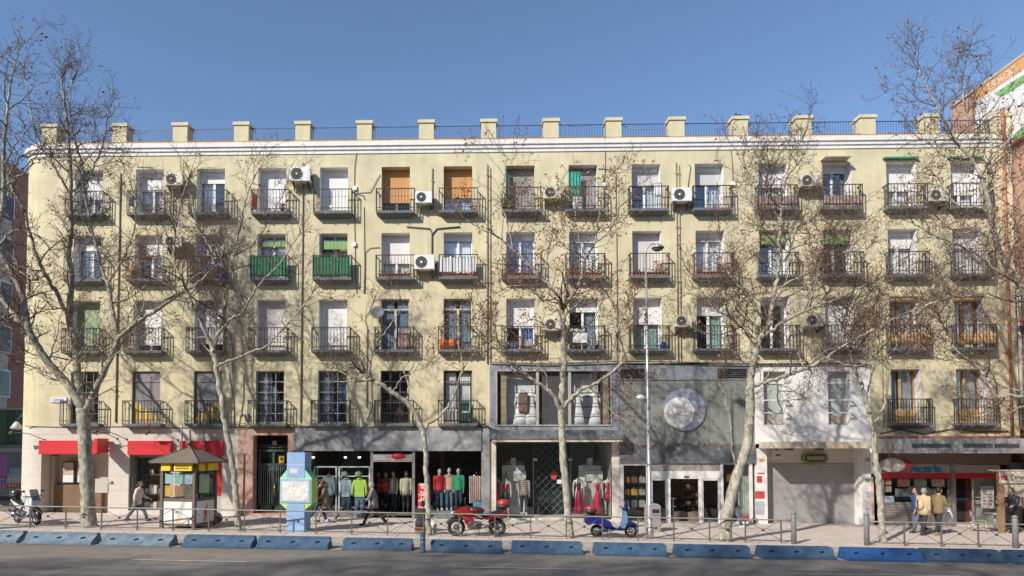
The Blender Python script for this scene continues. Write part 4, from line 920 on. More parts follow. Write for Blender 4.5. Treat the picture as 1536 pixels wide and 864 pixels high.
for py, row in ((724, 'top'), (742.5, 'middle'), (760.5, 'bottom')):
    for j, px in enumerate((940, 951, 963)):
        nm = ['tan','brown','beige','ochre','mustard yellow','stone grey','slate','dark grey','pale green'][k]; c = [(.34,.2,.11),(.24,.12,.06),(.40,.32,.26),(.38,.2,.06),(.62,.42,.05),(.52,.48,.42),(.17,.2,.24),(.14,.15,.16),(.44,.47,.38)][k]
        bag(px, py, .27 if j else .22, .25 if py < 745 else .3, c, nm+' handbag on the '+row+' shelf of the bag shop window'); k += 1
for j, (px, c, nm) in enumerate(((957, (.6,.55,.5), 'pale'), (962, (.45,.05,.06), 'red'), (967, (.3,.4,.2), 'green'))):
    p = at(px, 784, .2); t = thing('shoe', nm+' shoe at the foot of the bag shop window', 'shoe', (p.x, .2, zE1+.23), group='shoes in the bag shop window'); MB().ell((0,-.05,.05), (.05,.13,.05), 8, 6).build('upper', mat(nm+' leather', c, .4), t); MB().box(-.03,.03,.03,.08,-.0,.08).build('heel', BLACKP, t)
# shelves inside the shop
m = MB()
for k in range(5): m.box(X(1022,1.5), X(1050,1.5), 1.6, 2.1, zE1+.45+.36*k, zE1+.48+.36*k)
m.box(X(1012,1.2), X(1046,1.2), 1.1, 1.7, zE1+.02, zE1+.55); sh = m.build('shop_shelving', mat('shop shelving wood', (.26,.2,.16), .6), house)
for k in range(5):
    for j in range(4):
        if R.random() < .8:
            mm = MB(); x = X(1024,1.6)+j*.2; z = zE1+.48+.36*k; mm.box(x, x+.15, 1.65, 1.9, z, z+R.uniform(.12,.26)); mm.build('goods_box', GOODS[R.randrange(4)], sh)
m = MB(); x = X(1009,.5); m.cyl((x,.5,zE1), (x,.5,zE1+1.25), .02, 8)
for z in (.1,.45,.85,1.2): m.box(x-.1, x+.1, .4, .6, zE1+z, zE1+z+.03)
tag(m.build('display_stand', WHITE), 'slim white display stand just inside the bag shop door', 'display stand')
bag(1094, 722, .3, .3, (.50,.16,.06), 'orange handbag on the shelf behind the leaning plane tree'); bag(1118, 783, .5, .26, (.52,.04,.05), 'red bag on the floor at the right of the bag shop window')
m = MB(); z = Z(723,.3,1094); m.box(X(1084), X(1106), .1, .5, z-.02, z); m.build('display_shelf', SHF, house)
m = MB(); m.sheet(X(1107,.4), X(1124,.4), zE1+.2, Z(697), .5, .03, 5, 2); m.build('backdrop_curtain', mat('pale green cloth', (.45,.50,.46), .9), house)
# --- F: white two storey front with closed shutter
wF = [(X(1146.5), X(1180.5), Z(637,0,1220), Z(557,0,1220), .30), (X(1243.5), X(1276.5), Z(637,0,1220), Z(557,0,1220), .30)]
zFc0, zFc1 = Z(672.5,-1.2,1220), Z(662.5,-1.2,1220)
m = MB(); wall_holes(m, XF, XG, zFc0, ZD, wF, -.05); m.quad((XF,-.05,ZD),(XG,-.05,ZD),(XG,.02,ZD),(XF,.02,ZD)); m.quad((XF,-.05,zFc0),(XF,-.05,ZD),(XF,.02,ZD),(XF,.02,zFc0)); m.quad((XG,-.05,zFc0),(XG,.02,zFc0),(XG,.02,ZD),(XG,-.05,ZD))
m.build('white_front', WHITEP, house)
m = MB(); m.box(XF, XG, -.12, -.051, ZD-.1, ZD-.02); m.build('string_course', mat('grey band', (.45,.43,.41), .8), house)
for h in wF:
    m = MB(); m.box(h[0], h[1], .25, .30, h[2], h[3]); fo = m.build('window', FROST, house)
    m = MB(); m.box(h[0], h[1], .22, .249, h[3]-.52, h[3]-.44); m.box(h[0], h[0]+.04, .22, .249, h[2], h[3]-.52); m.build('frame', WHITE, fo)
    m = MB(); m.box(h[0]+.002, h[1]-.002, .215, .2495, h[2], h[2]+.42); m.build('lower_panel', mat('stained panel', (.42,.37,.33), .7, nz=(6,.3)), fo)
    m = MB()
    for z in (h[2]+.5, h[2]+1.05):
        m.box(h[0]-.02, h[1]+.03, -.33, -.29, z-.02, z+.02); m.box(h[0]-.02, h[0]+.02, -.29, -.02, z-.02, z+.02); m.box(h[1]-.01, h[1]+.03, -.29, -.02, z-.02, z+.02)
    m.build('guard_rail', WHITE, fo)
RUST = mat('rust stained white concrete', (.74,.70,.66), .85, nz=(1.1,.35), alt=(.55,.40,.20), streak=.25)
m = MB(); m.box(X(1157,-1.2), X(1318,-1.2), -1.2, -.052, zFc0, zFc1); m.box(XF+.02, XG-.06, -.05, .56, zFc0+.01, zFc0+.2); m.build('canopy', RUST, house)
sh0, sh1 = X(1150), X(1290); zs = Z(696,0,1220)
m = MB(); m.box(sh0, sh1+.1, .50, .6, zs, zFc0+.1); m.build('shutter_lintel', mat('pinkish white plaster', (.66,.60,.57), .85, nz=(1,.06)), house)
m = MB(); m.box(sh0, sh1+.1, .46, .50, ZB, zs); m.build('roller_shutter', slats('grey roller shutter', (.36,.35,.335), .09, 'Z', .6, .003, .1, .97), house)
for a, b, c in ((XF, sh0, -.04), (X(1293), XG-.05, -.04), (sh1, X(1293)-.002, .1)): m = MB(); m.box(a, b, c, .56, ZB, zFc0); m.build('white_pillar', WHITEP, house)
p = at(1222, 687, .42); t = thing('speech_bubble_sign', 'green framed oval sign with empty dark centre above the shutter', 'sign', (p.x, .49, p.z))
def stadium(w_, h_, n_=10): return [(w_-h_+h_*math.cos(-PI/2+PI*k/n_), h_*math.sin(-PI/2+PI*k/n_)) for k in range(n_+1)]+[(-(w_-h_)+h_*math.cos(PI/2+PI*k/n_), h_*math.sin(PI/2+PI*k/n_)) for k in range(n_+1)]
GRS = mat('olive green sign', (.20,.27,.03), .45); MB().prism(stadium(.56,.22), -.14, -.005, 'y').prism([(-.35,-.2),(-.15,-.2),(-.18,-.32)], -.14, -.006, 'y').build('frame', GRS, t, bevel=.02)
MB().prism(stadium(.46,.15), -.16, -.141, 'y').build('rim', BLACKP, t); MB().prism(stadium(.40,.09), -.166, -.161, 'y').build('face', mat('grey beige panel', (.30,.27,.22), .5), t)
p = at(1165, 682, -.1); t = thing('alarm_box', 'white alarm box under the canopy of the white front', 'alarm', (p.x, -.1, p.z)); MB().box(-.17,.17,-.12,.12,-.2,.2).build('case', mat('ivory plastic', (.62,.6,.5), .5), t, bevel=.02); MB().box(-.1,.1,-.126,-.121,-.05,.02).build('label_plate', IRONB, t); MB().box(-.03,.03,-.03,.03,.2,.36).build('bracket', IRONB, t)
for px in (1184, 1229): m = MB(); p = at(px, 673, -.7); m.box(p.x-.13, p.x+.13, -.8, -.55, zFc0-.07, zFc0-.002); m.build('canopy_light', BLACKP, house)
# stickers and posters on the pillars
PCOL = [mat('red printed paper', (.55,.06,.06), .6, nz=(8,.2)), PAP, mat('grey printed paper', (.45,.45,.46), .6, nz=(14,.4)), mat('green printed paper', (.22,.48,.08), .6), mat('orange enamel plate', (.62,.33,.04), .5)]
for (x0, x1, y0, y1, c, lab) in ((1132.5, 1147, 737, 748, 0, 'large red bill on the left white pillar'), (1135, 1143, 714, 724, 0, 'torn red bill on the left white pillar, above the large one'), (1133, 1147, 752, 772, 2, 'scribbled grey bill low on the left white pillar'), (1136, 1147, 709, 711, 0, 'thin red strip topmost on the left white pillar'), (1139, 1146, 688, 693, 4, 'small orange plate high on the left white pillar'),
      (1298, 1305, 687, 692, 4, 'small orange plate high on the right white pillar'), (1298, 1305, 718, 723, 3, 'green bill on the right white pillar'), (1299, 1305, 738, 746, 2, 'grey bill on the right white pillar'), (1299, 1304, 762, 765, 2, 'small dark bill low on the right white pillar')):
    p0 = at(x0, y0, -.045); p1 = at(x1, y1, -.045); tag(MB().box(-(p1.x-p0.x)/2, (p1.x-p0.x)/2, -.003, .003, -(p0.z-p1.z)/2, (p0.z-p1.z)/2).build('wall_bill', PCOL[c], None, ((p0.x+p1.x)/2, -.045, (p0.z+p1.z)/2)), lab, 'poster', 'bills stuck on the white pillars')
m = MB(); m.box(XG-.048, XG+.06, -.03, .4, ZB, Z(716,0,1310)); m.build('red_corner_strip', mat('red and white stickers', (.55,.08,.07), .6, nz=(2.2,.1), alt=(.7,.66,.64)), house)
# --- G: beer bar
zp = Z(655,0,1420)
m = MB(); m.box(XG+.07, XR, -1.7, 0, Z(680,-1.7,1420), Z(657.5,-1.7,1420)); 
m.build('canopy', mat('grey painted canopy', (.36,.335,.32), .75, nz=(1.2,.12), streak=.15), house)
m = MB(); m.box(XG+.07, XR, -.05, .02, Z(657.5,-.05,1420)-.1, zp+.05); m.build('string_course', mat('salmon painted ledge', (.50,.26,.18), .8, nz=(3,.2)), house)
m = MB(); m.cyl((X(1312), -.3, zp-.02), (X(1513), -.3, zp-.06), .065, 8); m.build('salmon_gutter_pipe', SALM, house)
for a, b in ((1369, 1427), (1446, 1490), (1493, 1530)):
    m = MB(); y = -1.715; z0, z1 = Z(671.5,y,1420), Z(665.5,y,1420); m.box(X(a,y), X(b,y), y, -1.701, z0, z1); v = m.build('ventilation_grille', IRONB, house)
BRS = slats('brown shutter slats', (.26,.20,.165), .085, 'Z', .6, .014, 0, .5); BRS2 = slats('grey brown slats', (.26,.225,.20), .12, 'Z', .6, .014, 0, .6)
zG0 = g(20)-.06
m = MB(); m.box(XG+.07, X(1515), -.08, .05, Z(697,0,1420), Z(677,0,1420)); m.build('shutter_case', BRS, house)
xp0, xp1 = X(1423), X(1428.5)
SIGNG = mat('grey fascia board', (.40,.375,.345), .6, nz=(2,.1), streak=.1)
t = thing('bar_sign', 'grey fascia board with blue lettering and red stripe over the bar window', 'sign', (X(1372), -.02, Z(707,0,1372))); z0 = Z(707,0,1372)
MB().box(X(1322)-t.location.x, xp0-.01-t.location.x, -.09, .02, Z(709.5,0,1372)-z0, Z(697.2,0,1372)-z0).build('board', SIGNG, t); MB().box(X(1322)-t.location.x, xp0-.01-t.location.x, -.11, .02, Z(717.5,0,1372)-z0, Z(709.6,0,1372)-z0).build('stripe', REDM, t)
BL = mat('blue sign letters', (.05,.21,.42), .45); text_mb('Cervecería', .47, (-.05, -.1, Z(703.3,0,1372)-z0), sx=1.05, extrude=.02, bold=.012).build('lettering', BL, t)
t = thing('bar_sign', 'plain grey fascia board with red stripe over the bar door', 'sign', (X(1462), -.02, Z(707,0,1462))); z0 = Z(707,0,1462)
MB().box(xp1+.01-t.location.x, X(1497)-t.location.x, -.09, .02, Z(709.5,0,1462)-z0, Z(697.2,0,1462)-z0).build('board', SIGNG, t); MB().box(xp1+.01-t.location.x, X(1497)-t.location.x, -.11, .02, Z(717.5,0,1462)-z0, Z(709.6,0,1462)-z0).build('stripe', REDM, t)
m = MB(); m.box(xp0, xp1, -.13, .05, ZB, Z(693,0,1425)); m.build('door_post', mat('grey steel post', (.24,.22,.21), .5, .3, nz=(3,.15)), house)
zw0 = Z(755,0,1372)
m = MB(); m.box(X(1318), xp0-.005, -.05, .05, ZB, zw0); m.build('slatted_wall', BRS2, house)
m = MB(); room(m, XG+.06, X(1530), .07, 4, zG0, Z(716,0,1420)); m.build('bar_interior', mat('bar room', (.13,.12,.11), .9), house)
m = MB(); x0, x1 = X(1325), X(1421); z0, z1 = zw0, Z(718,0,1372); m.box(x0-.1, x0, -.04, .06, z0, z1); m.box(x1, x1+.05, -.04, .06, z0, z1); m.box(x0, x1, -.06, .06, z0, z0+.05); bw = m.build('bar_window', BRS2, house); m = MB(); m.box(x0, x1, .02, .03, z0+.05, z1); m.build('pane', SHOPG, bw)
def sheetpic(x0, x1, y0, y1, M, label, Y=.0, grp=None, name='picture_card', cat='picture'):
    p0 = at(x0, y0, Y); p1 = at(x1, y1, Y); return tag(MB().box(-(p1.x-p0.x)/2, (p1.x-p0.x)/2, -.006, .006, -(p0.z-p1.z)/2, (p0.z-p1.z)/2).build(name, M, None, ((p0.x+p1.x)/2, Y, (p0.z+p1.z)/2)), label, cat, grp)
gp = 'food pictures in the bar window'
FOOD1 = mat('food photo red', (.34,.10,.05), .4, nz=(9,.3), alt=(.55,.3,.15)); FOOD2 = mat('food photo dark', (.10,.08,.06), .4, nz=(7,.3), alt=(.6,.5,.4)); FOODG = mat('food photo green', (.10,.2,.08), .4, nz=(7,.3), alt=(.3,.4,.3))
sheetpic(1346, 1365, 718.8, 730, FOOD1, 'wide red food picture at the top of the bar window', .01, gp); sheetpic(1371, 1390, 718.8, 730, FOODG, 'green food picture at the top of the bar window', .01, gp); sheetpic(1397, 1417, 718.8, 730, FOOD2, 'dark food picture at the top right of the bar window', .01, gp)
sheetpic(1328, 1337, 719, 727, FOOD1, 'small upper food picture at the left edge of the bar window', .01, gp); sheetpic(1328, 1337, 729, 738, FOOD2, 'small lower food picture at the left edge of the bar window', .01, gp); sheetpic(1326, 1341, 744, 755, mat('pale blue sheet', (.50,.62,.66), .5, nz=(9,.15)), 'pale blue notice in the lower left of the bar window', .01, gp)
m = MB(); m.box(X(1343), X(1412), .05, .06, Z(745,0,1372), Z(733,0,1372)); tag(m.build('bar_counter_screen', mat('grey frosted strip', (.30,.29,.27), .5)), 'grey frosted strip across the middle of the bar window', 'screen')
p = at(1378, 738, .012); t = thing('oval_emblem', 'oval grey emblem with old style lettering on the bar window', 'emblem', (p.x, .012, p.z)); m = MB(); m.prism([(.62*math.cos(2*PI*k/32), .28*math.sin(2*PI*k/32)) for k in range(32)], -.004, .003, 'y'); m.build('plate', mat('etched glass grey', (.20,.20,.19), .5), t); text_mb('Ra', .3, (-.05, -.006, -.06), sx=1.1).build('lettering', BLACKP, t)
m = MB(); m.torus((0,0,0), .6, .012, 'y', 32, 5); m.xf(Matrix.Diagonal((1,1,.45,1))); m.build('rim', BLACKP, t)
# bar door
m = MB(); x0, x1 = X(1430), X(1497); z0, z1 = Z(786,0,1462), Z(718,0,1462); m.box(x0, x0+.07, -.02, .05, z0, z1); m.box(X(1457), X(1457)+.06, -.02, .05, z0, z1); m.box(x1-.05, x1, -.02, .05, z0, z1); m.box(x0+.07, x1-.05, -.018, .05, z0, z0+.07); bd = m.build('bar_door', BEIGF, house)
m = MB(); m.box(x0+.07, X(1457), .01, .018, z0+.07, z1); m.build('pane', SHOPG, bd); m = MB(); m.box(X(1459), x1-.05, .01, .018, z0+.07, z1); m.build('pane', SHOPG, bd)
m = MB(); m.box(X(1459,.3), X(1497,.3), .3, .34, z0, z1); m.build('inner_panel', mat('pale green panel', (.42,.47,.42), .7, nz=(.8,.12)), bd); m = MB(); m.box(X(1446,.6), X(1453,.6), .5, .6, z0, z1); m.build('red_curtain', mat('dark red cloth', (.30,.03,.03), .8), bd); m = MB(); m.box(X(1431), X(1497), -.012, .009, Z(750,0,1462), Z(747,0,1462)); m.build('black_band', BLACKP, bd)
m = MB(); m.box(X(1428), X(1515), -.06, .05, ZB, z0-.002); m.build('shop_step', STONE, house)
t = thing('menu_board', 'white menu sheet with small food photos beside the bar door', 'menu', at(1481, 746, -.02)); MB().box(-.27,.27,-.01,.01,-.47,.47).build('sheet', PAP, t)
MB().box(-.24,.24,-.014,-.0105,.22,.44).build('heading', mat('grey heading print', (.33,.34,.36), .6, nz=(12,.3)), t)
for k in range(4):
    for s in (-1, 1): MB().box(s*.13-.07, s*.13+.05, -.014, -.0105, .10-.14*k, .17-.14*k).build('food_photo', FOOD1 if (k+s) % 2 else FOOD2, t)
m = MB(); m.box(X(1499), XR-.02, -.01, .06, ZB, Z(716,0,1510)); m.build('shutter_wall', slats('blue grey shutter', (.30,.30,.32), .09, 'Z', .6, .014, .1, .6), house)
m = MB(); m.box(X(1512), XR, -.12, .05, Z(709,0,1520), Z(694,0,1520)); m.build('side_window', mat('slate panel', (.13,.15,.18), .4), house)
# oval blade sign
xs0 = X(1345,-.8); t = thing('oval_blade_sign', 'oval sign with worn grey face and red edge hanging out over the bar', 'sign', (X(1341,-.7), -.7, Z(697.5,-.7,1342)))
m = MB(); m.prism([(.60*math.cos(2*PI*k/36), .30*math.sin(2*PI*k/36)) for k in range(36)], -.09, .30, 'y'); RZ = Matrix.Rotation(math.radians(-72), 4, 'Z'); m.xf(RZ); m.build('rim', REDM, t)
m = MB(); m.prism([(.585*math.cos(2*PI*k/36), .288*math.sin(2*PI*k/36)) for k in range(36)], -.096, -.091, 'y'); m.xf(RZ); m.build('face', mat('worn grey sign face', (.46,.44,.41), .6, nz=(9,.35)), t)
m = MB()
for x in (-.15, .15): m.cbox((x*.8, -x*.6, .42), (.03,.03,.3))
m.build('hanger', BEIGF, t)
# ---------------------------------------------------------------- plane trees in winter
def bark():
    m = mat('plane tree bark', (.30,.27,.20), .9); N = m.node_tree.nodes; L = m.node_tree.links; b = N['Principled BSDF']
    tc = N.new('ShaderNodeTexCoord'); mp = N.new('ShaderNodeMapping'); mp.inputs['Scale'].default_value = (1,1,.45); L.new(tc.outputs['Object'], mp.inputs['Vector'])
    t = N.new('ShaderNodeTexNoise'); t.inputs['Scale'].default_value = 9; t.inputs['Detail'].default_value = 5; t.inputs['Distortion'].default_value = .8; L.new(mp.outputs[0], t.inputs['Vector'])
    r = N.new('ShaderNodeValToRGB'); e = r.color_ramp.elements; r.color_ramp.interpolation = 'LINEAR'
    e[0].position = .30; e[0].color = (.15,.135,.10,1); e[1].position = .72; e[1].color = (.52,.48,.39,1)
    for p, c in ((.42,(.24,.225,.165,1)),(.47,(.33,.31,.235,1)),(.56,(.37,.34,.265,1)),(.60,(.47,.43,.35,1))): q = e.new(p); q.color = c
    L.new(t.outputs['Fac'], r.inputs['Fac']); L.new(r.outputs['Color'], b.inputs['Base Color'])
    t2 = N.new('ShaderNodeTexNoise'); t2.inputs['Scale'].default_value = 30; t2.inputs['Detail'].default_value = 5; L.new(mp.outputs[0], t2.inputs['Vector'])
    bp = N.new('ShaderNodeBump'); bp.inputs['Strength'].default_value = .5; bp.inputs['Distance'].default_value = .015; L.new(t2.outputs['Fac'], bp.inputs['Height']); L.new(bp.outputs[0], b.inputs['Normal'])
    return m
BARK = bark(); TWIG = mat('plane tree twigs', (.14,.095,.065), .9, nz=(3,.3)); LEAFB = mat('dry brown leaves', (.23,.105,.06), .8, nz=(4,.4), alt=(.36,.19,.09)); LEAFR = mat('dry red leaves', (.30,.09,.04), .8, nz=(4,.4), alt=(.42,.24,.10))
def smooth(P, n=5):
    out = []
    for i in range(len(P)-1):
        p0 = P[max(i-1,0)]; p1 = P[i]; p2 = P[i+1]; p3 = P[min(i+2,len(P)-1)]
        for k in range(n):
            t = k/n; out.append(.5*((2*p1)+(p2-p0)*t+(2*p0-5*p1+4*p2-p3)*t*t+(3*p1-p0-3*p2+p3)*t*t*t))
    out.append(P[-1]); return out
YMAX = -.75
def tree(label, Y, limbs, seed, dens=1.0, leaf=LEAFB, nleaf=300, start_z=4.6, gnarl=1.0, tw=1.0, up=.35, grow=1.0):
    """limbs: (list of (px,py,dy), r_start, r_end, kind) - kind 'trunk' carries twigs only high up"""
    rr = random.Random(seed); base = at(limbs[0][0][0][0], limbs[0][0][0][1], Y); base.z = g(base.x)
    t = thing('plane_tree', label, 'tree', base, group='plane trees along the kerb')
    tm = MB(); cm = MB(); lm = MB(); tips = []
    def rnd(): return Vector((rr.gauss(0,1), rr.gauss(0,1), rr.gauss(0,1)))
    def twig(p, d, ln, r, lev):
        n = max(3, int(ln/(.16 if lev > 1 else .2))); st = ln/n; pts = [p.copy()]; q = p.copy(); d = d.normalized()
        for i in range(n):
            d = (d+rnd()*(.20*gnarl)+Vector((0,0,.055*up*2))).normalized()
            if q.y > YMAX-.5 and d.y > 0: d.y *= -.3
            q = q+d*st
            if q.y > YMAX: q.y = YMAX
            pts.append(q.copy())
        rad = [max(.005, r*(1-.72*i/n)) for i in range(n+1)]
        (tm if lev == 1 and r > .03 else cm).tube(pts, rad, 5 if lev == 1 else (4 if lev == 2 else 3), False)
        if lev < 4:
            cnt = {1: 5.6, 2: 4.6, 3: 3.1}[lev]*dens; cnt = int(cnt*(.6+.8*rr.random())*min(1.5, ln/{1:1.6,2:.85,3:.42}[lev]))
            for k in range(cnt):
                i = rr.randint(max(1, n//4), n); dd = pts[i]-pts[i-1]; dd.normalize(); s = rnd(); s -= dd*s.dot(dd)
                if s.length < .1: continue
                s.normalize(); nd = (dd*rr.uniform(.35,.9)+s*rr.uniform(.55,1.0)+Vector((0,0,up*.6))).normalized()
                twig(pts[i], nd, ln*rr.uniform(.38,.66), rad[i]*.62, lev+1)
        if lev >= 2: tips.append(pts[-1])
    for li, (P, r0, r1, kind) in enumerate(limbs):
        pts = [at(a, b, Y+c) for a, b, c in P]
        if kind == 'trunk': pts[0].z = g(pts[0].x)-.05
        pts = smooth(pts, 6); n = len(pts)
        for i in range(2, n-1): pts[i] += Vector((rr.gauss(0,1), rr.gauss(0,1), rr.gauss(0,1)))*(.018 if r0 < .13 else .006)
        L_ = [0]
        for i in range(1, n): L_.append(L_[-1]+(pts[i]-pts[i-1]).length)
        tot = L_[-1]; rad = []
        for i in range(n):
            r = r0+(r1-r0)*(L_[i]/tot)**.9
            if kind == 'trunk': r *= 1+.28*math.exp(-L_[i]/.28)
            rad.append(r)
        rad = [max(.012, q*(1+rr.uniform(-.05,.05))) for q in rad]
        tm.tube(pts, rad, 12 if r0 > .1 else 8, True)
        i = 0; nxt = rr.uniform(.2,.6)
        for i in range(1, n):
            while L_[i] > nxt:
                p = pts[i]; nxt += rr.uniform(.15,.32)/(dens*tw)
                if p.z < start_z or rad[i] > .16 and rr.random() < .6: continue
                dd = (pts[i]-pts[i-1]).normalized(); s = rnd(); s -= dd*s.dot(dd); s.normalize()
                nd = (dd*rr.uniform(.1,.8)+s+Vector((0,0,up))).normalized()
                big = min(1.0, rad[i]/.05)
                if rr.random() < .45: twig(p, nd, rr.uniform(.9,2.1)*grow*(.6+.4*big), min(.036, rad[i]*.55), 1)
                else: twig(p, nd, rr.uniform(.4,1.0)*grow, min(.014, rad[i]*.5), 2)
        if kind != 'trunk' or r1 < .06:
            dd = (pts[-1]-pts[-2]).normalized()
            for k in range(3): twig(pts[-1], (dd+rnd()*.35).normalized(), rr.uniform(.7,1.5)*grow, r1*.75, 2 if k else 1)
    for k in range(int(nleaf*2.6)):
        p = rr.choice(tips)+Vector((rr.gauss(0,.03), rr.gauss(0,.03), -.04)); s = rr.uniform(.025,.055)
        if rr.random() < .45: lm.ell(p, (s*.62,)*3, 6, 4)
        else:
            a = rnd().normalized(); b = a.orthogonal().normalized(); c = a.cross(b); s *= 1.25
            lm.add([p-b*s, p-c*s*.5+a*s*.4, p+b*s, p+c*s*.55+a*s*.3, p+c*s*.1-a*s*.3], [(0,1,4),(1,2,4),(2,3,4),(3,0,4)])
    o = tm.build('trunk', BARK, t, world=True); c = cm.build('crown', TWIG, t, world=True); l = lm.build('dry_leaves', leaf, t, world=True)
    l['kind'] = 'stuff'; return t
S = .052
# the big one at the left
tree('big pale plane tree with three main limbs beside the kiosk', -4.55, [
 ([(134,790,0),(131,740,0),(128,680,0),(126,640,0),(124,612,0)], .245, .225, 'trunk'),
 ([(124,614,0),(100,575,-.1),(71,542,-.3),(53,513,-.5),(42,490,-.6),(34,445,-.6),(19,412,-.7),(3,383,-.8),(-20,350,-1)], 0.164, .07, 'limb'),
 ([(53,513,-.5),(32,487,-.2),(16,467,.1),(0,442,.3),(-25,400,.5)], 0.098, .06, 'limb'),
 ([(126,620,0),(119,587,.1),(115,542,.2),(112,510,.3),(104,477,.3),(108,412,.4),(103,385,.4),(107,345,.3),(106,306,.2),(106,260,.1),(103,210,.1),(98,165,0),(92,120,0)], 0.156, .03, 'limb'),
 ([(104,477,.3),(85,440,0),(68,412,-.4),(52,375,-.6),(38,323,-.9),(28,300,-1),(14,270,-1.1),(30,235,-1.2)], 0.082, .03, 'limb'),
 ([(126,622,0),(138,596,-.1),(155,560,-.2),(174,518,-.3),(182,503,-.4),(214,477,-.5),(240,462,-.6),(269,441,-.8),(292,428,-.9),(330,395,-1.1)], 0.123, .035, 'limb'),
 ([(178,507,-.35),(171,480,-.2),(166,450,0),(161,424,.2),(150,396,.2),(138,345,.1),(127,290,0),(122,240,0),(112,205,-.1),(104,170,-.2),(108,120,-.3)], 0.082, .022, 'limb'),
 ([(127,290,0),(140,250,.2),(155,215,.3),(162,165,.3)], 0.041, .02, 'limb'),
 ([(104,290,.2),(84,255,-.2),(60,215,-.4),(48,170,-.5),(38,120,-.5)], 0.041, .02, 'limb'),
 ([(161,424,.2),(180,395,.6),(200,350,.9),(205,300,1.0)], 0.041, .02, 'limb'),
 ([(68,412,-.4),(50,420,.3),(20,400,.6),(-10,370,.8)], 0.041, .02, 'limb')], 11, 1.0, LEAFB, 520, grow=1.0)
# its neighbour beyond the left edge
tree('plane tree at the left edge whose trunk stands outside the view', -6.2, [
 ([(-70,800,0),(-66,700,0),(-62,600,0),(-55,520,0)], .26, .22, 'trunk'),
 ([(-55,520,0),(-40,440,0),(-15,380,0),(2,320,0),(6,280,0),(5,230,0),(9,190,0),(14,140,0),(20,105,0),(30,70,0)], 0.148, .02, 'limb'),
 ([(5,280,0),(25,268,.1),(40,255,.2),(60,225,.3)], 0.041, .02, 'limb'), ([(-15,380,0),(15,350,.4),(30,345,.6),(55,352,.8)], 0.049, .02, 'limb'),
 ([(-55,520,0),(-30,500,.6),(0,480,1.0),(22,470,1.2)], 0.074, .03, 'limb')], 12, .75, LEAFB, 160)
# second
tree('slim plane tree between the kiosk and the blue utility cabinet', -4.95, [
 ([(358,796,0),(354,745,0),(349,700,0),(341,655,0),(335,620,0),(329,580,0),(323,545,0),(319,524,0)], .118, .10, 'trunk'),
 ([(319,526,0),(311,506,-.1),(300,480,-.2),(289,458,-.3),(276,425,-.5),(263,396,-.6),(262,350,-.7),(270,310,-.7),(282,270,-.8)], 0.070, .025, 'limb'),
 ([(319,526,0),(326,505,.1),(333,475,.2),(337,461,.3),(335,430,.4),(322,395,.6),(306,355,.8),(292,325,1.0),(286,290,1.1)], 0.074, .025, 'limb'),
 ([(329,500,.1),(347,478,.1),(362,470,.1),(380,440,-.1),(395,420,-.3),(420,395,-.5),(450,350,-.7)], 0.057, .02, 'limb'),
 ([(323,549,0),(340,543,-.1),(357,537,-.2),(380,527,-.3),(400,519,-.4),(422,495,-.5),(450,465,-.6),(468,440,-.6)], 0.049, .02, 'limb'),
 ([(337,461,.3),(345,420,.1),(350,385,0),(360,340,-.1),(368,300,-.2),(380,270,-.3)], 0.049, .02, 'limb'), ([(289,458,-.3),(275,450,0),(255,425,.4),(240,390,.6),(235,340,.7)], 0.033, .018, 'limb'),
 ([(335,430,.4),(318,420,.1),(300,410,-.2),(270,430,-.5),(235,420,-.8)], 0.033, .018, 'limb'), ([(350,385,0),(385,360,.3),(410,320,.5),(425,290,.6)], 0.033, .016, 'limb')], 13, 1.0, LEAFB, 120, start_z=6)
# third, small
tree('small plane tree in front of the clothes shop', -5.25, [
 ([(643,802,0),(642,760,0),(640,715,0),(638,675,0),(635,643,0)], .105, .088, 'trunk'),
 ([(635,646,0),(625,622,-.1),(610,604,-.2),(590,589,-.3),(572,577,-.4),(555,568,-.5),(548,560,-.5)], 0.098, .07, 'limb'),
 ([(553,567,-.5),(556,545,-.4),(561,516,-.3),(553,495,-.2),(548,480,-.2),(560,455,-.1)], 0.041, .018, 'limb'), ([(561,516,-.3),(575,500,.1),(592,478,.4),(605,455,.5)], 0.029, .016, 'limb'),
 ([(548,560,-.5),(535,550,-.7),(520,552,-.9),(505,545,-1.1)], 0.033, .016, 'limb'), ([(548,562,-.5),(530,568,-.3),(515,560,-.2),(500,550,-.1)], 0.025, .014, 'limb'),
 ([(636,644,0),(645,634,.1),(662,622,.1),(676,603,.2),(684,586,.2),(690,566,.2),(695,545,.2),(688,520,.2),(690,500,.2)], 0.061, .02, 'limb'),
 ([(690,562,.2),(700,545,.3),(712,530,.4),(718,505,.4)], 0.025, .014, 'limb'), ([(610,604,-.2),(613,580,0),(607,560,.2),(600,540,.3)], 0.033, .016, 'limb'), ([(590,589,-.3),(600,570,-.6),(615,560,-.8),(640,550,-1)], 0.029, .016, 'limb')], 14, .95, LEAFB, 40, start_z=5.4, grow=.8)
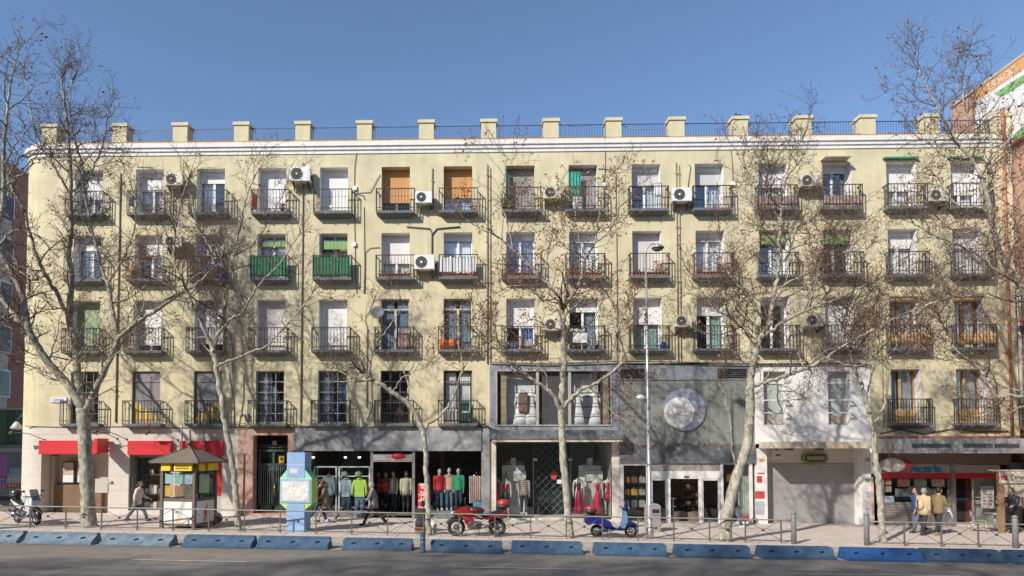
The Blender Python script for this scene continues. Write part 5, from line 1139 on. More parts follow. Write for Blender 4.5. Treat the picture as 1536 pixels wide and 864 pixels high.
# fourth
tree('tall plane tree with reddish dry leaves between the motorcycle and the scooter', -5.4, [
 ([(855,806,0),(852,770,0),(849,730,0),(845,690,0),(843,650,0),(842,617,0)], .135, .118, 'trunk'),
 ([(842,620,0),(843,590,0),(845,560,0),(846,525,0),(845,490,0),(843,465,0)], 0.115, .10, 'limb'),
 ([(842,616,0),(832,597,-.2),(820,583,-.3),(800,570,-.4),(785,560,-.5),(770,549,-.6),(757,535,-.6),(740,520,-.7),(715,500,-.8)], 0.082, .025, 'limb'),
 ([(845,612,0),(858,597,-.1),(875,584,-.2),(895,574,-.3),(912,563,-.4),(928,550,-.4),(933,540,-.5),(922,522,-.5),(925,500,-.5),(940,460,-.6)], 0.078, .025, 'limb'),
 ([(843,467,0),(836,445,.1),(822,425,.2),(803,408,.3),(788,392,.3),(770,375,.3),(750,358,.3),(725,345,.3),(700,330,.3)], 0.061, .02, 'limb'),
 ([(843,467,0),(853,450,-.2),(866,432,-.3),(873,412,-.4),(878,388,-.4),(893,365,-.5),(915,345,-.5),(930,310,-.5)], 0.061, .02, 'limb'),
 ([(770,375,.3),(762,340,.1),(752,300,0),(757,265,-.1),(758,235,-.1)], 0.033, .014, 'limb'), ([(878,388,-.4),(868,355,-.2),(862,325,0),(868,300,.1)], 0.029, .014, 'limb'),
 ([(836,445,.1),(815,450,-.2),(790,430,-.5),(765,430,-.7),(735,445,-.9),(715,470,-1)], 0.037, .018, 'limb'), ([(866,432,-.3),(890,425,.1),(910,440,.4),(925,470,.6),(928,505,.7)], 0.037, .018, 'limb'),
 ([(822,425,.2),(820,390,.4),(828,355,.6),(830,320,.7)], 0.029, .014, 'limb'), ([(843,495,0),(825,490,-.4),(800,480,-.7),(770,490,-.9)], 0.025, .014, 'limb'), ([(846,520,0),(870,495,.4),(890,480,.7),(905,450,.9)], 0.029, .014, 'limb'),
 ([(893,365,-.5),(898,330,-.2),(905,290,0),(915,262,.1)], 0.025, .012, 'limb'), ([(820,583,-.3),(818,560,-.1),(800,545,.1)], 0.025, .014, 'limb')], 15, .95, LEAFR, 1000, start_z=5.2)
# fifth, leaning
tree('leaning plane tree with a stripped scar beside the bag shop', -5.8, [
 ([(1087,812,0),(1090,780,0),(1098,740,0),(1108,705,0),(1118,678,0),(1123,650,0),(1125,615,0),(1124,580,0)], .20, .145, 'trunk'),
 ([(1124,583,0),(1128,555,0),(1133,530,.1),(1139,508,.1),(1150,490,.2),(1157,465,.3),(1162,435,.4),(1168,405,.5),(1168,370,.5),(1172,335,.5),(1172,300,.5),(1180,265,.4),(1186,235,.4),(1200,215,.4)], 0.123, .02, 'limb'),
 ([(1124,582,0),(1140,575,-.1),(1165,568,-.2),(1190,560,-.4),(1215,550,-.5),(1240,536,-.6),(1265,519,-.7),(1290,505,-.7),(1312,492,-.8),(1340,478,-.9),(1370,465,-1),(1410,450,-1.1)], 0.070, .025, 'limb'),
 ([(1139,508,.1),(1160,495,-.1),(1180,480,-.3),(1205,468,-.5),(1235,455,-.7),(1265,445,-.8),(1300,425,-.9)], 0.070, .022, 'limb'),
 ([(1131,535,.1),(1125,510,.3),(1112,490,.5),(1093,475,.6),(1075,465,.7),(1060,448,.8),(1045,425,.8)], 0.053, .02, 'limb'),
 ([(1150,490,.2),(1135,465,-.2),(1118,440,-.4),(1100,420,-.6),(1085,395,-.7),(1080,360,-.7)], 0.049, .018, 'limb'),
 ([(1168,400,.5),(1185,375,.8),(1195,345,1),(1215,330,1.2),(1240,300,1.3)], 0.049, .018, 'limb'), ([(1168,372,.5),(1150,350,.2),(1135,320,0),(1120,290,-.1),(1118,255,-.1)], 0.041, .016, 'limb'),
 ([(1162,435,.4),(1190,420,0),(1220,405,-.3),(1250,395,-.5),(1275,370,-.6)], 0.041, .016, 'limb'), ([(1172,335,.5),(1160,310,.9),(1150,280,1.1),(1150,250,1.2)], 0.033, .014, 'limb'), ([(1112,490,.5),(1085,500,.1),(1060,500,-.2),(1035,490,-.4)], 0.033, .015, 'limb'),
 ([(1240,536,-.6),(1262,545,-.9),(1290,548,-1.1),(1320,540,-1.2)], 0.025, .014, 'limb'), ([(1205,468,-.5),(1220,440,-.9),(1228,405,-1.1),(1235,370,-1.2)], 0.033, .014, 'limb'),
 ([(1185,375,.8),(1210,365,.5),(1240,360,.3),(1280,340,.2)], 0.033, .014, 'limb'),
 ([(1106,706,0),(1101,690,-.15),(1097,665,-.2),(1095,630,-.2),(1088,600,-.2),(1080,575,-.2)], 0.029, .014, 'limb'), ([(1095,650,-.2),(1075,640,-.4),(1055,625,-.6),(1045,618,-.6)], 0.018, .01, 'limb')], 16, 1.1, LEAFB, 520, start_z=4.4)
# sixth
tree('slim plane tree at the corner of the beer bar', -5.2, [
 ([(1325,812,0),(1322,775,0),(1318,730,0),(1314,690,0),(1309,650,0),(1304,622,0)], .108, .088, 'trunk'),
 ([(1304,624,0),(1299,600,0),(1290,572,0),(1281,550,.1),(1274,525,.1),(1272,505,.1),(1264,488,.2),(1252,472,.3),(1245,455,.4),(1235,430,.4)], 0.074, .02, 'limb'),
 ([(1307,640,0),(1320,622,-.1),(1328,600,-.2),(1332,575,-.3),(1337,548,-.4),(1342,525,-.5),(1350,500,-.5),(1365,475,-.5)], 0.041, .018, 'limb'),
 ([(1297,597,0),(1304,578,.2),(1310,555,.3),(1316,530,.5),(1320,490,.6)], 0.033, .016, 'limb'), ([(1272,505,.1),(1290,480,.4),(1310,460,.6),(1330,430,.7),(1350,400,.7)], 0.033, .016, 'limb'),
 ([(1342,525,-.5),(1365,530,-.3),(1390,522,-.1),(1410,500,0)], 0.025, .014, 'limb'), ([(1281,550,.1),(1262,545,-.2),(1240,530,-.4),(1225,510,-.5)], 0.029, .014, 'limb'), ([(1316,530,.5),(1340,500,.8),(1370,480,1),(1400,440,1)], 0.029, .014, 'limb'), ([(1264,488,.2),(1275,450,0),(1290,415,-.1),(1300,375,-.2)], 0.029, .014, 'limb')], 17, 1.0, LEAFB, 160, start_z=5.6)
# seventh, trunk beyond the right edge
tree('plane tree at the right edge whose trunk stands outside the view', -5.6, [
 ([(1592,820,0),(1590,760,0),(1586,700,0),(1580,620,0),(1574,560,0)], .26, .22, 'trunk'),
 ([(1574,560,0),(1560,500,0),(1545,455,0),(1528,425,0),(1508,395,0),(1495,365,0),(1486,320,0),(1478,285,0),(1470,262,0),(1455,235,.1),(1438,218,.2),(1425,195,.2),(1410,170,.2),(1395,140,.2),(1378,105,.2)], 0.139, .02, 'limb'),
 ([(1478,285,0),(1484,250,-.2),(1486,215,-.3),(1480,190,-.3),(1455,180,-.3),(1445,150,-.3),(1448,115,-.2)], 0.049, .016, 'limb'), ([(1528,425,0),(1500,410,-.4),(1470,385,-.5),(1445,372,-.6),(1420,360,-.6),(1395,350,-.6),(1370,335,-.6)], 0.057, .018, 'limb'),
 ([(1580,605,0),(1550,597,-.2),(1520,594,-.3),(1492,592,-.3),(1480,566,-.3),(1460,545,-.2),(1440,530,-.2),(1428,515,0),(1420,498,.1),(1405,470,.2)], 0.070, .025, 'limb'),
 ([(1486,320,0),(1465,310,.5),(1440,310,.8),(1420,290,1),(1405,265,1.1)], 0.041, .016, 'limb'), ([(1455,235,.1),(1430,240,.5),(1405,225,.7),(1385,210,.8)], 0.029, .014, 'limb'), ([(1425,195,.2),(1428,160,0),(1440,125,-.2)], 0.025, .012, 'limb'),
 ([(1508,395,0),(1525,360,.3),(1530,320,.5),(1520,280,.6),(1510,240,.6)], 0.049, .018, 'limb'), ([(1495,365,0),(1470,345,.6),(1440,350,1),(1410,330,1.2)], 0.037, .016, 'limb'), ([(1440,530,-.2),(1420,540,-.5),(1395,530,-.7),(1375,510,-.8)], 0.025, .014, 'limb'),
 ([(1545,455,0),(1510,450,-.5),(1475,440,-.8),(1440,445,-1),(1410,430,-1.1)], 0.041, .018, 'limb'), ([(1484,250,-.2),(1505,225,-.1),(1520,190,0)], 0.025, .012, 'limb')], 18, 1.0, LEAFB, 620, grow=1.0)
# ---------------------------------------------------------------- neighbours
GREYW = mat('grey beige render', (.56,.46,.39), .9, nz=(.6,.1), streak=.2); BRKL = tiles('dark red brick', (.44,.15,.10), (.40,.135,.09), (.42,.3,.24), .25, .075, .012, .85, .5, 'yz', .25, .004)
t = thing('side_street_house', 'tall grey and dark red brick house beyond the side street at the left', 'house', (-33, 17, 0)); o = t.location
m = MB(); m.box(-45, -33, -5, 15.9, -.6, 23.3); m.build('wall', GREYW, t, world=True)
m = MB(); m.box(-45, -33.02, 15.9, 60, -.6, 23.3); m.build('brick_wall', BRKL, t, world=True)
wm = MB().box(0, .06, -.6, .6, 0, 1.9).mesh('window', WHITE); wp = MB().box(.061, .07, -.52, .52, .08, 1.82).mesh('pane', mat('dark window pane', (.03,.035,.04), .1))
for l in range(6):
    for k, yy in enumerate((2, 6.5, 11, 15.5, 19.5)):
        f = inst(wm, 'window', t, (0.0-(.0), yy-17, 3.6+3.1*l)); inst(wp, 'pane', f, (0,0,0))
HOARD = mat('dark green corrugated hoarding', (.085,.15,.095), .6, nz=(2,.1), streak=.15)
p0 = at(-60, 615, 8); p1 = at(36, 667, 8)
t = thing('site_cabin', 'dark green site cabin stacked above the painted hoarding at the left edge', 'cabin', ((p0.x+p1.x)/2, 8, 0))
w_ = (p1.x-p0.x)/2; m = MB(); m.box(-w_, w_, .0, 2.4, p1.z, p0.z)
n = 9
for k in range(n): m.box(-w_+.1+k*2*w_/n, -w_+.1+k*2*w_/n+.13, -.05, -.001, p1.z+.1, p0.z-.1)
m.build('shell', HOARD, t); MB().box(-w_-.08, w_+.08, -.1, 2.5, p0.z+.002, p0.z+.12).build('roof_rim', mat('grey metal rim', (.33,.33,.33), .5), t); MB().box(w_-1.0, w_-.55, -.06, -.002, p1.z+.1, p0.z-.1).build('door', mat('darker green steel', (.045,.085,.055), .6), t)
q0 = at(-60, 667, 7.6); q1 = at(36, 765, 7.6)
t = thing('painted_hoarding', 'tall hoarding painted with a row and pile of books at the left edge', 'hoarding', ((q0.x+q1.x)/2, 7.6, 0)); cx = t.location.x; w_ = (q1.x-q0.x)/2
m = MB(); m.box(-w_, w_, 0, .12, -.3, q0.z-.01); m.build('panel', mat('slate grey hoarding', (.16,.18,.205), .7, nz=(1,.15)), t)
def hrect(x0, x1, y0, y1, c, nm, yy=-.01, par=t):
    a = at(x0, y0, 7.6); b = at(x1, y1, 7.6); return MB().box(a.x-cx, b.x-cx, yy, yy+.009, b.z, a.z).build(nm, mat('hoarding paint '+nm, c, .7, nz=(3,.12)), par)
for a in ((-60,36,672,678,(.30,.33,.36),'shelf_stripe'),(-14,-2,684,732,(.05,.2,.4),'blue_book'),(-1,10,683,733,(.42,.17,.42),'violet_book'),(14,36,702,711,(.20,.38,.50),'sky_blue_book'),(11,36,711,715,(.52,.42,.36),'cream_book'),(9,36,715,724,(.50,.47,.52),'lilac_book'),(9,36,724,732,(.52,.11,.05),'orange_book'),(-60,36,733,744,(.40,.38,.42),'floor_stripe'),(-60,36,744,766,(.10,.11,.12),'base_stripe')): hrect(*a)
hrect(13, 26, 726.5, 729.5, (.6,.33,.05), 'spine_stripe', -.02)
# crowd barrier before it
p = at(4, 764, 6.5); t = thing('crowd_barrier', 'grey steel crowd barrier in front of the painted hoarding', 'barrier', (p.x, 6.5, g(p.x))); m = MB()
m.tube([(-1.6,0,.0),(-1.6,0,1.0),(-1.5,0,1.1),(1.0,0,1.1),(1.1,0,1.0),(1.1,0,0)], .025, 6); m.cyl((-1.6,0,.2),(1.1,0,.2), .02, 6); m.build('frame', ALU, t); m = MB()
for k in range(16): m.cyl((-1.45+k*.163,0,.2),(-1.45+k*.163,0,1.1), .012, 5)
m.build('bars', ALU, t)
p = at(25, 640, -.4); t = thing('wall_lantern', 'grey street lantern on an arm at the left corner of the cream house', 'street lamp', (-20.9, 1.4, p.z)); MB().tube([(0,0,.6),(-.25,-.1,.7),(-.55,-.2,.35)], .03, 6).box(-.05,.05,-.05,.05,.2,.9).build('arm', IRONB, t); MB().lathe([(.05,.3),(.1,.25),(.26,.0),(.2,-.06),(.001,-.08)], (-.55,-.2,-.0), 12).build('lamp_head', mat('pale grey lamp glass', (.5,.5,.48), .4), t)
m = MB(); m.box(-21.0, -20.96, 1.4, 1.75, 4.1, 6.3); tag(m.build('banner', mat('orange banner cloth', (.6,.24,.03), .7)), 'narrow orange banner on the left corner of the cream house', 'banner')
# right neighbour
SAL = mat('salmon render', (.50,.30,.21), .9, nz=(.7,.08), bump=(20,.2), streak=.12); BRKR = tiles('salmon brick', (.40,.16,.10), (.36,.145,.09), (.42,.3,.22), .25, .075, .012, .85, .5, 'yz', .15, .004)
XW = 23.52
t = thing('salmon_house', 'tall salmon house with a painted advert wall rising beyond the right end', 'house', (30, 0, 0))
zr = at(1425, 152, 2.9).z; zb_ = at(1510, 345, 0).z
m = MB(); m.box(XW, 40, -2.6, 3.5, zb_, zr); m.build('wall', SAL, t, world=True); m = MB(); m.box(XW+.01, 40, -2.59, 3.5, -.6, zb_-.002); m.build('brick_wall', BRKR, t, world=True)
m = MB(); m.box(XW-.06, 40, -2.7, 3.55, zr+.001, zr+.12); m.build('roof_edge', mat('beige coping', (.5,.42,.32), .8), t, world=True)
zs0, zs1 = 16.45, zr-.04
m = MB(); m.box(XW-.05, XW-.001, -2.6, 2.0, zs0, zs1); m.build('advert_panel', mat('white advert paint', (.74,.73,.70), .7, nz=(1.5,.06)), t, world=True)
ORG = mat('orange advert paint', (.66,.34,.14), .7, nz=(2,.06)); GRN = mat('green advert paint', (.22,.46,.17), .7, nz=(1.5,.15))
m = MB(); m.add([(XW-.055,-2.6,zs1-.58),(XW-.055,2.0,zs1-.52),(XW-.055,2.0,zs1),(XW-.055,-2.6,zs1)], [(0,1,2,3)]); m.build('orange_stripe', ORG, t, world=True)
m = MB(); m.add([(XW-.055,-2.6,zs1-1.3),(XW-.055,.5,zs1-1.1),(XW-.055,.9,zs1-.72),(XW-.055,-2.6,zs1-.88)], [(0,1,2,3)]); m.add([(XW-.055,-2.6,zs0),(XW-.055,2.0,zs0),(XW-.055,2.0,zs0+.25),(XW-.055,.3,zs0+.2),(XW-.055,-.5,zs0+.45),(XW-.055,-2.6,zs0+.35)], [(0,1,2,3,4,5)]); m.build('green_shape', GRN, t, world=True)
MY = Matrix(((0,0,-1),(-1,0,0),(0,1,0)))     # text that reads from -x, running towards -y
k = text_mb('ESPACIO', .46, (XW-.062, 1.22, zs1-.30), MY, sx=.86, bold=.006, align='LEFT'); k.build('lettering', mat('cream advert letters', (.72,.60,.45), .7), t, world=True)
m = MB(); m.add([(XW-.057,-1.75,zs1-1.28),(XW-.057,-1.5,zs1-1.28),(XW-.057,-1.5,zs1-.7),(XW-.057,-1.75,zs1-.74)], [(0,1,2,3)]); m.build('orange_mark', ORG, t, world=True)
m = MB(); m.box(XW-.16, XW-.052, -2.6, 2.2, zs0-.14, zs0-.002); m.build('red_ledge', mat('dark red ledge', (.26,.06,.045), .7), t, world=True)
for l, (za_, zb2) in enumerate(((9.0, 10.9), (4.4, 6.4), (12.0, 13.4))):
    m = MB(); m.box(XW-.05, XW-.002, -1.75, -.75, za_, zb2); f = m.build('window', WHITE if l else BROWNW, t, world=True); m = MB(); m.box(XW-.056, XW-.051, -1.66, -.84, za_+.08, zb2-.08); m.build('pane', mat('dark window pane', (.03,.035,.04), .1), f, world=True)
for z in (3.9, 8.5):
    m = MB(); m.box(XW-.5, XW-.001, -2.4, -.4, z, z+.14); b = m.build('balcony', SALM, t, world=True); m = MB()
    for k in range(14): m.box(XW-.48, XW-.46, -2.38+k*.15, -2.36+k*.15, z+.14, z+1.05)
    m.box(XW-.49, XW-.45, -2.4, -.4, z+1.05, z+1.09); m.build('railing', IRON, b, world=True)
m = MB(); m.cyl((XR+.03, -.1, 3.9), (XR+.03, -.1, 10.6), .07, 8); m.build('pale_rain_pipe', mat('pale grey pipe', (.5,.5,.48), .6), house)
# ---------------------------------------------------------------- air conditioners
def ac_proto(x, y, z, c, label):
    t = thing('air_conditioner', label, 'air conditioner', (x, y, z), group='air conditioners on the cream house'); M = mat('ivory ac casing' if c else 'white ac casing', (.60,.56,.45) if c else (.74,.74,.73), .45, nz=(3,.05))
    MB().box(-.40,.40,-.16,.16,0,.56).build('casing', M, t, bevel=.02)
    m = MB(); m.torus((-.12,-.165,.28), .215, .014, 'y', 24, 5); m.torus((-.12,-.17,.28), .14, .008, 'y', 20, 4); m.torus((-.12,-.17,.28), .08, .008, 'y', 16, 4)
    for k in range(8): a = k*PI/4; m.tube([(-.12+.05*math.cos(a),-.172,.28+.05*math.sin(a)),(-.12+.21*math.cos(a),-.172,.28+.21*math.sin(a))], .006, 4)
    m.build('fan_guard', IRONB, t); m = MB(); m.prism([(-.12+.21*math.cos(2*PI*k/24), .28+.21*math.sin(2*PI*k/24)) for k in range(24)], -.164, -.1605, 'y'); m.build('fan_recess', mat('dark fan recess', (.10,.095,.085), .7), t)
    m = MB(); m.prism([(-.12+.05*math.cos(2*PI*k/12), .28+.05*math.sin(2*PI*k/12)) for k in range(12)], -.185, -.165, 'y'); m.build('fan_hub', M, t)
    for s in (-.28, .28): MB().box(s-.02,s+.02,-.17,.26,-.045,-.004).prism([(-.15,-.045),(.26,-.045),(.26,-.3)], s-.012, s+.012, 'x').build('bracket', IRONB, t)
    MB().box(.401,.47,-.05,.1,.1,.24).tube([(.44,.05,.1),(.46,.12,-.1),(.3,.22,-.25)], .018, 5).build('pipe_cover', BLACKP, t)
    return t
acs = [(263,270,1.0,1,'air conditioner on the top row between the second and third doors from the left'),(451,262,1.15,0,'large white air conditioner with bright fan high beside a rain pipe on the top row'),(636,297,.92,0,'small white air conditioner between the two orange blinds'),(828,290,.95,1,'ivory air conditioner left of the teal curtain on the top row'),
 (1022,293,1.05,0,'white air conditioner with dark fan beside the twin rain pipes on the top row'),(1212,272,.95,1,'ivory air conditioner behind the leaning tree crown on the top row'),(1404,294,.95,1,'air conditioner between the two doors under green awning lines'),(262,363,.95,1,'air conditioner on the third row beside the door with orange gas bottles'),
 (637,394,1.12,0,'white air conditioner above the flower trough on the third row'),(829,487,.95,1,'ivory air conditioner behind the tall tree trunk on the second row'),(1024,482,.9,1,'ivory air conditioner beside the twin rain pipes on the second row'),(1219,481,.95,1,'air conditioner behind the leaning tree on the second row')]
A0 = {}
for px, py, s, c, lab in acs:
    p = at(px, py+10*s, -.30)
    if c not in A0: A0[c] = ac_proto(p.x, -.30, p.z, c, lab); o_ = A0[c]
    else: o_ = dup(A0[c]); o_.location = (p.x, -.30, p.z); o_['label'] = lab
    o_.scale = (s, 1, s)
# ---------------------------------------------------------------- things on the balconies
def bal(i, l, dx=0, dy=-.24, dz=0): return Vector((bx(i)+dx, dy, ZSL[l]+dz))
GCL = mat('green shade cloth', (.035,.20,.10), .9, nz=(7,.25))
for i, nm in ((4, 'green cloth tied along the balcony railing, left of two'), (5, 'green cloth tied along the balcony railing, right of two')):
    t = thing('shade_cloth', nm, 'cloth', bal(i, 3, 0, -.345), group='green cloths on railings'); m = MB(); m.sheet(-.82,.82,.05,.94,0,.014,9,i); m.sheet(.0,.0001,.05,.9,0,0,1,1); m.build('cloth', GCL, t)
BAMB = mat('bamboo screen', (.52,.31,.14), .8, nz=(9,.2))
for i, nm in ((14, 'orange bamboo screen on the balcony railing, left of two'), (15, 'orange bamboo screen on the balcony railing, right of two')):
    t = thing('bamboo_screen', nm, 'screen', bal(i, 2, 0, -.345), group='bamboo screens on railings'); m = MB()
    for k in range(42):
        h = .46+.05*math.sin(k*.9)+R.uniform(-.03,.03); m.cyl((-.82+k*.04,0,.16),(-.82+k*.04,0,.16+h), .02, 5)
    m.build('canes', BAMB, t)
for i, nm in ((12, 'pinkish cloth screen on the top balcony railing behind the leaning tree'), (13, 'pinkish cloth screen on the top balcony railing under the cream awning')):
    t = thing('shade_cloth', nm, 'cloth', bal(i, 4, 0, -.345), group='pinkish cloths on railings'); m = MB(); m.sheet(-.82,.82,.03,.5,0,.012,10,i); m.build('cloth', mat('pinkish brown cloth', (.36,.26,.23), .9, nz=(6,.15)), t)
POT = mat('terracotta pot', (.36,.13,.07), .8, nz=(6,.15)); GRNP = mat('green plant leaves', (.07,.13,.035), .7, nz=(7,.4)); REDF = mat('red geranium flowers', (.48,.06,.035), .7, nz=(6,.3)); ORF = mat('dry orange leaves', (.45,.17,.05), .8, nz=(7,.35)); YELF = mat('yellow flowers', (.5,.42,.05), .7)
def plant(i, l, dx, label, h=.35, leafm=GRNP, fl=None, r=.14, dy=-.24, dens=60, seed=1, dz=.0):
    p = bal(i, l, dx, dy, dz); t = thing('potted_plant', label, 'plant', p, group='potted plants on the balconies'); rr = random.Random(seed*31+i*7+l)
    MB().lathe([(.07,0),(.10,.15),(.115,.155),(.115,.185),(.095,.185),(.001,.17)], n=12).build('pot', POT, t)
    def cl(n, s, z0, z1, rad):
        m = MB()
        for k in range(n):
            a = rr.uniform(0, 2*PI); q = rad*math.sqrt(rr.random()); c = Vector((q*math.cos(a), q*math.sin(a)*.6, rr.uniform(z0, z1)))
            d = Vector((rr.gauss(0,1), rr.gauss(0,1), rr.gauss(0,1))).normalized(); e = d.orthogonal().normalized(); f = d.cross(e); ss = s*rr.uniform(.7,1.3)
            m.add([c-e*ss, c-f*ss*.6, c+e*ss, c+f*ss*.6], [(0,1,2,3)])
        return m
    cl(dens, .042, .18, .18+h, r).build('foliage', leafm, t)
    m = MB()
    for k in range(5): m.tube([(0,0,.15),(rr.uniform(-.06,.06),rr.uniform(-.05,.05),.18+h*.5),(rr.uniform(-r,r)*.8,rr.uniform(-.06,.06),.18+h*.9)], .006, 4)
    m.build('stems', mat('plant stems', (.09,.10,.04), .8), t)
    if fl: cl(int(dens*.6), .04, .22, .2+h, r*1.05).build('blossom', fl, t)
    return t
def trough(i, l, label, fl, wd=1.4, seed=2):
    p = bal(i, l, 0, -.25); t = thing('flower_trough', label, 'planter', p, group='flower troughs on the balconies'); rr = random.Random(seed+i)
    MB().prism([(-wd/2+.03,0),(wd/2-.03,0),(wd/2,.16),(-wd/2,.16)], -.08, .08, 'y').build('trough', POT, t, bevel=.01); m = MB(); m2 = MB()
    for k in range(150):
        c = Vector((rr.uniform(-wd/2,wd/2), rr.uniform(-.1,.08), rr.uniform(.15,.34))); d = Vector((rr.gauss(0,1), rr.gauss(0,1), rr.gauss(0,1))).normalized(); e = d.orthogonal().normalized(); f = d.cross(e); s = rr.uniform(.02,.045)
        (m if k % 3 else m2).add([c-e*s, c-f*s*.6, c+e*s, c+f*s*.6], [(0,1,2,3)])
    m.build('foliage', GRNP, t); m2.build('blossom', fl, t); return t
trough(6, 3, 'trough of red and yellow flowers beside the large white air conditioner', REDF); trough(8, 3, 'trough of reddish plants under the lilac curtained doors', REDF); trough(9, 3, 'trough under the tall red leaved plants on the third row', REDF); trough(10, 3, 'trough under the fully shut pinkish blind behind the street lamp head', ORF); trough(11, 3, 'trough with one bright red bloom right of the street lamp head', REDF); trough(7, 3, 'trough hidden by twigs under the white draped door', REDF)
plant(9, 3, -.3, 'tall red leaved plant at the left of the third row balcony', .75, GRNP, REDF, .26, seed=3, dens=90); plant(9, 3, .35, 'tall red leaved plant at the right of the third row balcony', .7, GRNP, REDF, .26, seed=4, dens=90); plant(11, 3, .3, 'bright red plant at the right of the balcony under a pinkish blind', .35, REDF, REDF, .14, seed=5)
plant(10, 3, .45, 'dry orange plant beside the street lamp head', .5, ORF, ORF, .22, seed=6); plant(8, 2, .05, 'green plant between the blue box and the blue cloths', .45, GRNP, None, .2, seed=7); plant(9, 2, .5, 'bushy green plant at the right of the sale sign balcony', .6, GRNP, None, .25, seed=8); plant(9, 2, .0, 'low green plant under the sale sign', .3, GRNP, None, .2, seed=9)
plant(8, 4, -.72, 'yellow green plant at the left of the top balcony with the grey blind', .3, GRNP, YELF, .12, seed=10); plant(8, 4, -.45, 'small plant beside the yellow green one on the top balcony', .2, GRNP, YELF, .1, seed=11); plant(6, 2, .72, 'leafy plant at the right of the balcony with the hanging shirt', .7, GRNP, None, .16, seed=12); plant(6, 2, -.75, 'thin plant at the left of the balcony with the hanging shirt', .6, GRNP, None, .14, seed=13)
plant(4, 4, .55, 'dark pot plant at the right of a top balcony', .2, mat('dark plant leaves', (.03,.04,.025), .8), None, .13, seed=14); plant(3, 3, -.62, 'pale green plant at the left of the gas bottle balcony', .8, mat('pale plant leaves', (.2,.25,.1), .8), None, .12, seed=15)
# gas bottles, bags, chairs and cloths
ORB = mat('orange painted steel', (.62,.25,.03), .5, nz=(5,.1))
def bottle(i, l, dx, label):
    t = thing('gas_bottle', label, 'gas bottle', bal(i, l, dx, -.2), group='orange gas bottles'); MB().lathe([(.14,0),(.15,.03),(.15,.38),(.11,.46),(.04,.49),(.001,.49)], n=14).build('tank', ORB, t); MB().torus((0,0,.52), .09, .015, 'z', 14, 5).lathe([(.03,.48),(.03,.56),(.001,.56)], n=8).build('valve_guard', ORB, t)
bottle(2, 3, -.55, 'orange gas bottle on the left of the balcony with red washing'); bottle(3, 3, -.35, 'orange gas bottle left of the blue bag'); bottle(3, 3, .30, 'orange gas bottle touching the blue bag')
def sack(i, l, dx, c, label, h=.5, w_=.22, dz=0):
    t = thing('plastic_bag', label, 'bag', bal(i, l, dx, -.2, dz)); MB().lathe([(w_*.8,0),(w_,.1*h),(w_*.95,.6*h),(w_*.45,.88*h),(w_*.6,h),(.001,h*.97)], n=14, sy=.6).build('sack', mat('bag '+label[:12], c, .5, nz=(5,.15)), t, bevel=0); MB().torus((0,0,h*.86), w_*.45, .012, 'z', 12, 5).build('tie', IRONB, t)
sack(3, 3, .62, (.03,.14,.40), 'blue bag at the right of the balcony with orange gas bottles'); sack(10, 2, .62, (.03,.09,.3), 'small blue bag at the right of the balcony below the street lamp head', .32, .15)
ORBX = mat('orange plastic', (.75,.16,.02), .4, nz=(4,.08))
for dx, nm in ((-.62, 'left'), (-.22, 'right')):
    t = thing('orange_tub', 'bright orange tub standing on the second row balcony, '+nm+' of two', 'tub', bal(7, 2, dx, -.2), group='bright orange tubs'); MB().lathe([(.15,0),(.18,.3),(.19,.44),(.17,.44),(.16,.4),(.001,.39)], n=14).build('tub', ORBX, t); MB().torus((0,0,.44), .185, .014, 'z', 16, 5).build('rim', mat('orange rim', (.6,.1,.01), .4), t)
def hung(i, l, x0, x1, z0, z1, M, label, dy=-.40, seed=1, cat='cloth', name='hanging_cloth', fold=.02):
    t = thing(name, label, cat, bal(i, l, 0, dy)); m = MB(); m.sheet(x0, x1, z0, z1, 0, fold, 4, seed); m.build('cloth', M, t); MB().cyl((x0,0,z1),(x1,0,z1), .008, 5).build('line', CHROME, t); return t
TEAL = mat('teal satin', (.0,.28,.20), .6, nz=(5,.2)); WHC = mat('white cotton', (.70,.69,.68), .9, nz=(6,.08))
t = thing('hanging_curtain', 'teal curtain hanging half across the top row doorway', 'curtain', bal(9, 4, 0, .06)); m = MB(); m.sheet(-.62,-.08,.35,1.82,0,.04,4,9); m.build('cloth', TEAL, t); MB().cyl((-.64,0,1.83),(.5,0,1.83), .012, 6).build('rod', IRONB, t)
t = thing('hanging_curtain', 'narrow dark teal curtain at the left jamb of the top row doorway', 'curtain', bal(8, 4, 0, .06)); m = MB(); m.sheet(-.63,-.47,.1,1.75,0,.03,2,9); m.build('cloth', mat('dark teal cloth', (.01,.11,.085), .7), t); MB().cyl((-.64,0,1.76),(-.4,0,1.76), .012, 6).build('rod', IRONB, t)
hung(9, 4, -.5, -.05, .08, .62, WHC, 'white washing under the teal curtain', -.2, 3); hung(10, 4, .35, .66, .1, 1.25, WHC, 'long white cloth hanging at the right of a top row doorway', -.05, 4)
hung(7, 3, -.80, .80, .22, .86, WHC, 'white draped cloth on the railing right of the large white air conditioner', -.345, 5, fold=.03); hung(2, 3, -.2, .35, .78, 1.02, mat('red cloth', (.5,.07,.07), .9, nz=(6,.2)), 'red washing on the third row balcony, left of two', -.3, 6); hung(3, 3, -.25, .2, .78, 1.02, MC['red cloth'], 'red washing on the third row balcony, right of two', -.3, 7)
hung(4, 4, -.8, -.55, .1, .8, mat('dark red cloth', (.30,.03,.03), .8), 'dark red cloth at the left of a top balcony', -.3, 8); hung(6, 2, .15, .6, .15, 1.0, mat('red and white shirt', (.62,.58,.55), .9, nz=(5,.5), alt=(.5,.12,.1)), 'red and white shirt hanging on the second row balcony', -.1, 9)
